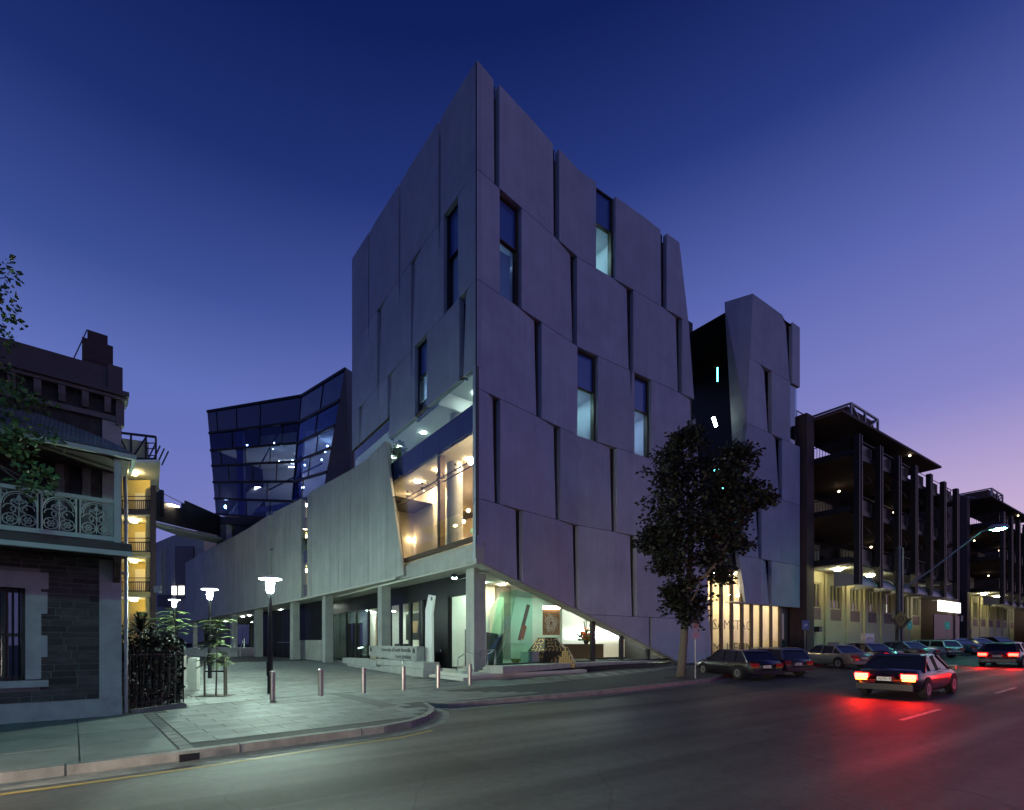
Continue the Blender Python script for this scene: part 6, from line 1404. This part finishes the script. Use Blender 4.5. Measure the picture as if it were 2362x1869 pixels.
# back walls with openings to the sky, and lit rooms
for z0, z1 in ((9.3, 13.4), (13.8, 18.4), (18.8, 22.1)):
    for x0, x1, za, zb_ in ((-.6, .8, 0, 1), (2.2, 5.2, 0, 1), (6.4, 11.5, 0, 1), (13.2, XE + 1, 0, 1), (.8, 2.2, 0, .3), (5.2, 6.4, 0, .3), (11.5, 13.2, 0, .3), (.8, 2.2, .62, 1), (5.2, 6.4, .62, 1), (11.5, 13.2, .62, 1)): lb2(x0 + .002, x1 - .002, 7.2, 7.4, z0 + (z1 - z0) * za + .002, z0 + (z1 - z0) * zb_ - .002, 'brown_wall', 'back_wall')
for x0, x1, z0, z1 in ((6.2, 12.5, 13.9, 17.5), (3.2, 9.5, 9.4, 12.6), (15, 19, 9.4, 12.8), (22, 26, 13.9, 17.6)): lb2(x0, x1, 6.3, 6.5, z0, z1, 'beige_wall', 'inner_wall')
for x, z in ((8.5, 17.9), (.5, 12.9), (17, 12.9), (24, 17.9)): MB().ball((x, 4.2, z - .05), .11, 8).build('globe_lamp', 'deck_globe', cp)
for x, z in ((17.5, 22.4),): MB().ball((x, 1.0, z), .10, 8).build('globe_lamp', 'deck_globe', cp)
for x0, z in ((6.0, 14.05), (10.4, 14.05), (5.0, 9.6), (16.0, 9.6), (20, 9.6), (22.5, 18.95)): lb2(x0, x0 + 1.6, .9, 1.0, z, z + .16, 'tube_warm_dim', 'tube_lamp')

# street-level wall
for x0, x1, z0, z1 in ((-.8, 31.5, 0, 4.1), (-.8, 31.5, 7.75, 8.88)): lb2(x0, x1, 3.66, 3.9, z0, z1, 'beige_wall', 'street_wall')
for k in range(-1, 7): lb2(k * BAY + 3.0 if k >= 0 else -.8, (k + 1) * BAY + .3, 3.66, 3.9, 4.1, 7.75, 'beige_wall', 'street_wall')
lb2(-.8, 31.5, 8.2, 8.4, .3, 8.8, 'dark_blind', 'rear_wall')
for k in range(7):
    x0 = k * BAY + .3; lb2(x0, x0 + 2.7, 3.72, 3.88, 4.1, 5.25, 'mauve_brick', 'brick_panel')
    fo = MB()
    for a, c, z0, z1 in ((0, 2.7, 5.25, 5.38), (0, 2.7, 7.6, 7.75), (0, .1, 5.25, 7.75), (2.6, 2.7, 5.25, 7.75), (.9, .98, 5.25, 7.75), (1.75, 1.83, 5.25, 7.75)): fo.box((x0 + (a + c) / 2, 3.82, (z0 + z1) / 2), (c - a, .12, z1 - z0))
    fo = fo.build('window', 'beige_wall', cp); lb2(x0 + .1, x0 + 2.6, 3.84, 3.86, 5.38, 7.6, 'window_glass', 'pane', fo)
    lb2(x0 + .2, x0 + 1.7, 4.4, 4.5, 5.4 if k % 2 else 6.1, 7.6, 'sky_blind', 'blind', fo)
mat('sky_blind', (.35, .42, .38), .7)
for k in range(7): b = MB(); b.box((k * BAY + 3.85, 3.58, 4.4), (.30, .16, 8.8)); b.build('wall_pier', 'beige_wall', cp)
b = MB(); b.tube([(3.5, 3.5, .2), (3.5, 3.5, 8.7)], .07, 8); b.build('downpipe', 'beige_wall', cp)
for x0 in (.7, 1.8): lb2(x0, x0 + 1.05, 3.60, 3.655, .2, 3.0, 'beige_wall', 'door')
lb2(4.4, 6.9, 3.60, 3.655, .4, 1.9, 'mauve_brick', 'roller_panel'); lb2(1.1, 1.7, 3.1, 3.6, 2.9, 3.4, 'dark_metal', 'wall_unit')
for x in (1.9, 9.5): MB().lathe((x, 1.9, 8.62), [(.1, 0), (.3, .05), (.34, .15), (.2, .23)], 14).build('globe_lamp', 'under_globe', cp)
emis('under_globe', (1, .90, .52), 90)
# stair tower and garage under the lit sign
lb2(31.5, 36.5, 1.2, 9, 0, 20.6, 'brown_wall', 'stair_tower'); lb2(36.52, 49, 3.6, 9, 0, 9.3, 'brown_wall', 'link_wall'); lb2(26.0, 36, 1.1, 1.19, .4, 5.3, 'black_clad', 'garage_door')
for x0, x1 in ((27.2, 30.8), (31.0, 35.6)): lb2(x0, x1, .9, 1.09, 5.7, 7.0, 'sign_lit', 'lit_sign')
b = MB(); b.tube([(33.8, 1.1, 0), (33.8, 1.1, 20)], .11, 8); b.build('downpipe', 'brown_wall', cp)
c2 = copy_tree(cp); off = U * 50; c2.location = (35.5 + off.x, 42.3 + off.y, .4); c2['label'] = 'second dark decked building farther along the street, behind the green street lamp'
c3 = copy_tree(cp); off = U * 100; c3.location = (35.5 + off.x, 42.3 + off.y, .8); c3['label'] = 'farthest decked building, only its dark edge seen past the second one'
# ================================================================ street lamps, poles and signs
pole = thing('utility_pole', 'dark flat sided utility pole with a long arm, in front of the deck building', 'pole', gp(2075, 37.5))
pb = pole.location.copy(); b = MB(); b.bar(pb, pb + Vector((0, 0, 8.6)), .42, .30, up=(U.x, U.y, 0)); b.build('shaft', 'dark_steel', pole); b = MB()
for s_ in (-1, 1): b.bar(pb + Vector((U.x, U.y, 0)) * (.23 * s_), pb + Vector((U.x, U.y, 0)) * (.14 * s_) + Vector((0, 0, 8.7)), .06, .32)
b.build('steel_channel', 'galv', pole)
lh = at(2303, 1218, 36.0); b = MB(); b.tube([at(2078, 1362, 37.5), at(2150, 1313, 37), at(2260, 1228, 36.2), at(2286, 1220, 36.0)], .06, 8); b.build('lamp_arm', 'galv', pole)
b = MB(); b.tube([lh + Vector((-.75, 0, .03)), lh + Vector((-.4, 0, .06)), lh + Vector((.5, 0, .08)), lh + Vector((.75, 0, .05))], [.08, .2, .24, .06], 10); b.build('lamp_head', 'galv', pole)
MB().lathe(lh + Vector((0, 0, -.22)), [(.04, 0), (.30, .06), (.42, .14)], 18).build('lamp_lens', 'street_teal', pole)
MB().lathe(lh + Vector((0, 0, -.075)), [(.50, 0), (.50, .03), (.2, .08)], 18).build('lamp_shade', 'galv', pole)
# the street lamp whose light falls on the near footpath and the house
sl2 = thing('street_lamp', 'street lamp on a tall pole beside the near kerb, arm over the road', 'street lamp', (-6.9, 5.6, 0))
b = MB(); q = Vector((-6.9, 5.6, 0)); b.tube([q, q + Vector((0, 0, 8.0)), q + Vector((.4, -.35, 9.2)), q + Vector((2.2, -1.9, 9.6))], [.1, .08, .06, .05], 10); b.build('pole', 'galv', sl2)
e_ = q + Vector((2.5, -2.15, 9.6)); b = MB(); b.tube([e_ - Vector((.4, -.34, 0)), e_ + Vector((0, 0, .05)), e_ + Vector((.5, -.43, .02))], [.1, .2, .06], 10); b.build('lamp_head', 'galv', sl2)
MB().lathe(e_ + Vector((0, 0, -.2)), [(.05, 0), (.2, .06), (.26, .16)], 14).build('lamp_lens', 'street_teal_near', sl2)
b = MB(); ring = lambda r, z: [(e_.x + r * math.cos(a * math.pi / 10), e_.y + r * math.sin(a * math.pi / 10), e_.z + z) for a in range(20)]; r0, r1 = ring(.30, .0), ring(.40, -.26); b.add(r0 + r1, [(k, (k + 1) % 20, 20 + (k + 1) % 20, 20 + k) for k in range(20)]); b.build('light_cutoff_hood', 'black_wall', sl2)  # hood added to keep this lamp's light off the tower
def sign_post(px, pyt, d, label, panels, hpole=None):
    p = gp(px, d); zt = at(px, pyt, d).z; t = thing('sign_post', label, 'sign', p); MB().tube([p, Vector((p.x, p.y, zt))], .03, 8).build('post', 'galv', t)
    for dz, wd, ht, m, txt, tm in panels:
        c = Vector((p.x, p.y - .045, zt - dz)); MB().box(c, (wd, .02, ht)).build('plate', m, t)
        if txt: text('plate_text', txt, ht * .42, tm, c + Vector((0, -.014, -ht * .15)), (1, 0), t, .002, 'CENTER')
sign_post(1604, 1433, 22.6, 'grey parking sign post beside the street tree trunk', [(.2, .36, .42, 'galv', '1P', 'sign_red'), (.66, .36, .36, 'galv', 'P', 'sign_red')])
sign_post(1857, 1432, 38.0, 'parking sign post in front of the beige street wall', [(.35, .55, .75, 'sign_blue', '2P', 'white_paint')])
sign_post(2097, 1434, 39.0, 'small teal street sign right of the utility pole', [(.3, .40, .62, 'sign_teal', 'P', 'white_paint')]); sign_post(2184, 1434, 42.0, 'teal street sign in front of the garage door', [(.35, .45, .62, 'sign_teal', 'P', 'white_paint')])
# give-way style diamond on the utility pole
dm = thing('warning_sign', 'yellow diamond warning sign fixed to the utility pole', 'sign', at(2078, 1437, 37.2)); c = at(2078, 1428, 37.15); r = .62
MB().prism([c + Vector((-r, 0, 0)), c + Vector((0, 0, -r)), c + Vector((r, 0, 0)), c + Vector((0, 0, r))], (0, .03, 0)).build('plate', 'sign_yellow', dm); b = MB()
for a in range(10): b.bar(c + Vector((.2 * math.cos(a * .628), -.01, .2 * math.sin(a * .628))), c + Vector((.2 * math.cos(a * .628 + .628), -.01, .2 * math.sin(a * .628 + .628))), .05, .01, up=(0, 1, 0))
b.build('symbol', 'lettering', dm); MB().prism([c + Vector((-.95, 0, .1)), c + Vector((-.45, 0, -.05)), c + Vector((0, 0, -.75)), c + Vector((-.2, 0, -.75))], (0, .03, 0)).build('lower_plate', 'bronze', dm); MB().prism([c + Vector((.95, 0, .1)), c + Vector((.2, 0, -.75)), c + Vector((0, 0, -.75)), c + Vector((.45, 0, -.05))], (0, .03, 0)).build('lower_plate', 'bronze', dm)
sg = thing('warning_notice', 'small red and white notice on the wall beyond the garage door', 'sign', at(2219, 1427, 55)); c = at(2219, 1427, 55); MB().box(c, (.6, .04, .65), ax=U).build('plate', 'white_paint', sg); b = MB()
for k in range(3): b.box(c + Vector((0, -.04, .2 - k * .2)), (.42, .03, .1), ax=U)
b.build('print', 'sign_red', sg)
mb2 = thing('meter_box', 'white ticket machine between the parked cars and the beige wall', 'ticket machine', gp(2001, 37.0)); p = mb2.location.copy(); MB().box(p + Vector((0, 0, .6)), (.4, .35, 1.2)).build('cabinet_base', 'galv', mb2); MB().box(p + Vector((0, 0, 1.55)), (.66, .42, .75)).build('cabinet', 'white_paint', mb2); b = MB()
for k in range(5): b.box(p + Vector((-.2 + .1 * k, -.22, 1.5 + .08 * (k % 2))), (.05, .02, .08))
b.build('button', 'lettering', mb2)
# ================================================================ CARS
def paintmat(name, col, r=.28): 
    m = mat(name, col, r, spec=.6); m.node_tree.nodes['Principled BSDF'].inputs['Coat Weight'].default_value = .6; m.node_tree.nodes['Principled BSDF'].inputs['Coat Roughness'].default_value = .06; return m
for n_, c_ in (('paint_black', (.012, .010, .014)), ('paint_grey', (.05, .05, .065)), ('paint_tan', (.22, .19, .16)), ('paint_plum', (.055, .03, .075)), ('paint_teal', (.10, .15, .18)), ('paint_white', (.50, .52, .52)), ('paint_blue', (.03, .035, .09)), ('paint_silver', (.30, .31, .33)), ('paint_red', (.16, .012, .012))): paintmat(n_, c_)
mat('car_glass', (.012, .014, .02), .06, spec=.8); mat('tail_off', (.30, .012, .012), .2, spec=.6); mat('head_off', (.5, .5, .5), .12, spec=.8); mat('plate_white', (.62, .62, .58), .5); mat('bumper', (.03, .03, .03), .6)
emis('tail_on', (1, .0022, .001), 240); emis('amber_on', (1, .20, .006), 26); emis('brake_on', (1, .004, .002), 120)
def make_car(name, label, paint, style, plate, lit=False, L=4.5, W=1.74, Hh=1.43, group='cars parked nose in along the kerb'):
    t = thing(name, label, 'car', (0, 0, 0), 0, group, local=True); h = W / 2; belt = .90
    rear_deck = {'sedan': -1.62, 'hatch': -2.02, 'wagon': -2.14}[style]
    # lower body: rings of eleven points from nose to tail
    st_ = [(-L / 2, .42, .74, .80), (-L / 2 + .06, .30, .88, .90), (-L / 2 + .35, .24, .95, .97), (-1.1, .20, .93, 1.0), (0, .20, .91, 1.0), (.9, .20, .90, 1.0), (1.5, .22, .86, .98), (L / 2 - .3, .25, .74, .94), (L / 2 - .06, .32, .64, .84), (L / 2, .42, .56, .74)]
    b = MB(); rings = []
    for x, zl, zt, k in st_:
        hw = h * k; ring = [(-hw * .86, zl), (-hw * .97, zl + .12), (-hw, (zl + zt) / 2), (-hw * .965, zt - .10), (-hw * .88, zt), (0, zt + .03), (hw * .88, zt), (hw * .965, zt - .10), (hw, (zl + zt) / 2), (hw * .97, zl + .12), (hw * .86, zl)]
        rings.append([(x, y, z) for y, z in ring])
    n_ = 11; b.v = [p for r_ in rings for p in r_]
    for i in range(len(rings) - 1):
        for k in range(n_): k2 = (k + 1) % n_; b.f.append((i * n_ + k, i * n_ + k2, (i + 1) * n_ + k2, (i + 1) * n_ + k))
    b.f.append(tuple(range(n_))); b.f.append(tuple((len(rings) - 1) * n_ + k for k in range(n_ - 1, -1, -1)))
    body = b.build('body', paint, t, smooth=True)
    # cabin: glass house with roof and pillars
    xr0, xr1 = rear_deck, {'sedan': -.85, 'hatch': -1.45, 'wagon': -1.85}[style]; xf0, xf1 = 1.12, .38; zr = Hh - .05; wb, wt = h * .90, h * .70
    low = [(xr0, -wb, .90), (xf0, -wb, .87), (xf0, wb, .87), (xr0, wb, .90)]; up = [(xr1, -wt, zr), (xf1, -wt, zr), (xf1, wt, zr), (xr1, wt, zr)]
    MB().hexa(low, up).build('window_glass', 'car_glass', t)
    b = MB(); r2 = [(xr1 - .10, -wt - .03, zr - .02), (xf1 + .10, -wt - .03, zr - .02), (xf1 + .10, wt + .03, zr - .02), (xr1 - .10, wt + .03, zr - .02)]; r3 = [(xr1 + .05, -wt + .10, Hh), (xf1 - .1, -wt + .10, Hh), (xf1 - .1, wt - .10, Hh), (xr1 + .05, wt - .10, Hh)]; b.hexa(r2, r3); b.build('roof', paint, t)
    for s_ in (-1, 1):
        for (xa, xb, wd) in ((xf0, xf1, .07), (xr0, xr1, .14 if style != 'wagon' else .12)): MB().bar((xa, s_ * (wb + .005), .87), (xb, s_ * (wt + .01), zr), .05, wd, up=(0, 1, 0)).build('pillar', paint, t)
        for xm in (-.12, -1.02 if style != 'sedan' else -.95): MB().bar((xm, s_ * (wb + .005), .88), (xm + (.02 if xm > -.5 else .06), s_ * (wt + .012), zr), .05, .08, up=(0, 1, 0)).build('pillar', paint, t)
    for x in (-1.36, 1.36):
        for s_ in (-1, 1):
            w_ = MB(); prof = [(.20, -.09), (.29, -.10), (.315, -.06), (.315, .06), (.29, .10), (.20, .09)]; w_.lathe((0, 0, 0), prof, 20); w_.v = [(px_ + x, pz_ + s_ * (h - .10), py_ + .315) for px_, py_, pz_ in w_.v]; tw = w_.build('wheel', 'rubber', t)
            w_ = MB(); w_.lathe((0, 0, 0), [(.19, 0), (.20, .02), (.05, .012), (.03, .02)], 14); w_.v = [(px_ + x, pz_ * s_ + s_ * (h - .015), py_ + .315) for px_, py_, pz_ in w_.v]; w_.build('rim', 'galv', tw)
            a_ = MB(); a_.lathe((0, 0, 0), [(.36, 0), (.36, .012)], 18); a_.v = [(px_ + x, pz_ * s_ + s_ * (h * .985), py_ + .36) for px_, py_, pz_ in a_.v]; a_.build('wheel_arch', 'rubber', t)
    tl = 'tail_on' if lit else 'tail_off'; xb = -L / 2
    for s_ in (-1, 1):
        MB().box((xb + .035, s_ * h * .70, .75), (.12, .36, .15)).build('tail_light', tl, t); MB().box((xb + .025, s_ * h * .70, .635), (.12, .30, .06)).build('indicator', 'amber_on' if lit and lit != 'far' else 'amber_off', t); MB().box((L / 2 - .07, s_ * h * .62, .60), (.14, .34, .13)).build('headlight', 'head_off', t)
        MB().box((.72, s_ * (h + .10), .95), (.12, .18, .12)).build('mirror', paint, t); MB().box((-.55, s_ * h * 1.0, .77), (.2, .02, .03)).build('door_handle', 'galv', t)
    b = MB(); b.box((xb - .01, 0, .40), (.14, W * .84, .20)); b.build('rear_bumper', paint if style != 'wagon' else 'bumper', t); MB().box((xb - .015, 0, .66), (.03, .38, .13)).build('number_plate', 'plate_white', t)
    MB().box((L / 2 - .02, 0, .38), (.1, W * .78, .16)).build('front_bumper', 'bumper', t)
    for i_ in range(1): text('plate_text', plate, .11, 'lettering', Vector((xb - .034, .165, .625)), (0, -1), t, .002)
    if style == 'wagon':
        b = MB()
        for s_ in (-1, 1): b.bar((-1.6, s_ * wt * .9, Hh + .04), (.1, s_ * wt * .9, Hh + .04), .03)
        b.build('roof_rack', 'galv', t)
    if lit: MB().box((xr0 + .25, 0, 1.02), (.04, .3, .04)).build('brake_light', 'brake_on', t)
    return t
mat('amber_off', (.35, .12, .01), .3)
hd = math.atan2(.995, -.10)
spec_ = [(0, 'paint_black', 'hatch', 'WXU-428', 'black hatchback parked nose in, nearest to the street tree'), (3.1 / 1.92, 'paint_grey', 'wagon', 'XHB-052', 'dark grey wagon parked right beside the black hatchback'), (5.9, 'paint_tan', 'sedan', 'VKT-317', 'tan sedan parked after the gap beyond the dark grey wagon'), (8.4, 'paint_plum', 'sedan', 'WNL-664', 'plum sedan parked right of the tan sedan'), (12.0, 'paint_teal', 'sedan', 'XRC-190', 'grey teal sedan parked left of the white wagon'), (15.1, 'paint_white', 'wagon', 'UDS-873', 'white wagon with roof rails parked among dark sedans'), (18.6, 'paint_blue', 'sedan', 'WFA-505', 'dark blue sedan parked just right of the white wagon'), (21.7, 'paint_silver', 'sedan', 'XPM-241', 'silver sedan parked right of the dark blue sedan'), (25.5, 'paint_black', 'sedan', 'VGE-736', 'black sedan parked farthest along the kerb')]
for t_, pm, sty, pl_, lab in spec_:
    R_ = Vector((14.75 + 1.639 * t_, 22.5 + t_)); c = R_ + Vector((-.10, .995)) * 2.25; o = make_car('parked_car', lab, pm, sty, pl_); s_, q_ = sq(c.x, c.y); o.location = (c.x, c.y, .02 * clamp(s_ - 2, 0, 90) - .15); o.rotation_euler = (0, -math.atan(.02) * .62, hd)
for s_, q_, pm, sty, pl_, lab, lt_ in ((9.6, -13.4, 'paint_black', 'sedan', 'WTR-982', 'black sedan driving away with bright red tail lights and amber indicators', True), (31, -12.2, 'paint_grey', 'hatch', 'XBD-415', 'dark hatchback far up the road driving away with red tail lights', 'far'), (21, -16.2, 'paint_blue', 'sedan', 'VQS-209', 'dark blue sedan in the outer lane driving away with red tail lights', 'far')):
    c = C0 + U * s_ + VB * q_; o = make_car('moving_car', lab, pm, sty, pl_, lit=lt_, group='cars driving away up the road'); o.location = (c.x, c.y, .02 * clamp(s_ - 2, 0, 90) - .15); o.rotation_euler = (0, -math.atan(.02), math.atan2(U.y, U.x))

# unseen cars added behind the viewer so their headlamps warm the road
for x, y, pm, lab in ((-10.6, 1.4, 'paint_silver', 'unseen silver sedan added in the kerb lane, headlights on to light the road'), (-8.6, -3.2, 'paint_teal', 'unseen grey teal sedan added in the outer lane, headlights on to light the road')):
    o = make_car('moving_car', lab, pm, 'sedan', 'XTL-338', group='cars driving away up the road'); o.location = (x, y, -.15); o.rotation_euler = (0, 0, math.atan2(U.y, U.x))
    for s_ in (-1, 1):
        ld = bpy.data.lights.new('headlight_beam', 'SPOT'); ld.energy = 3200; ld.color = (1, .80, .62); ld.spot_size = math.radians(105); ld.spot_blend = .9; ld.shadow_soft_size = .08
        lo = bpy.data.objects.new('headlight_beam', ld); COL.objects.link(lo); lo.parent = o; lo.location = (2.32, s_ * .55, .62); lo.rotation_euler = (0, math.radians(-90 + 12), 0)
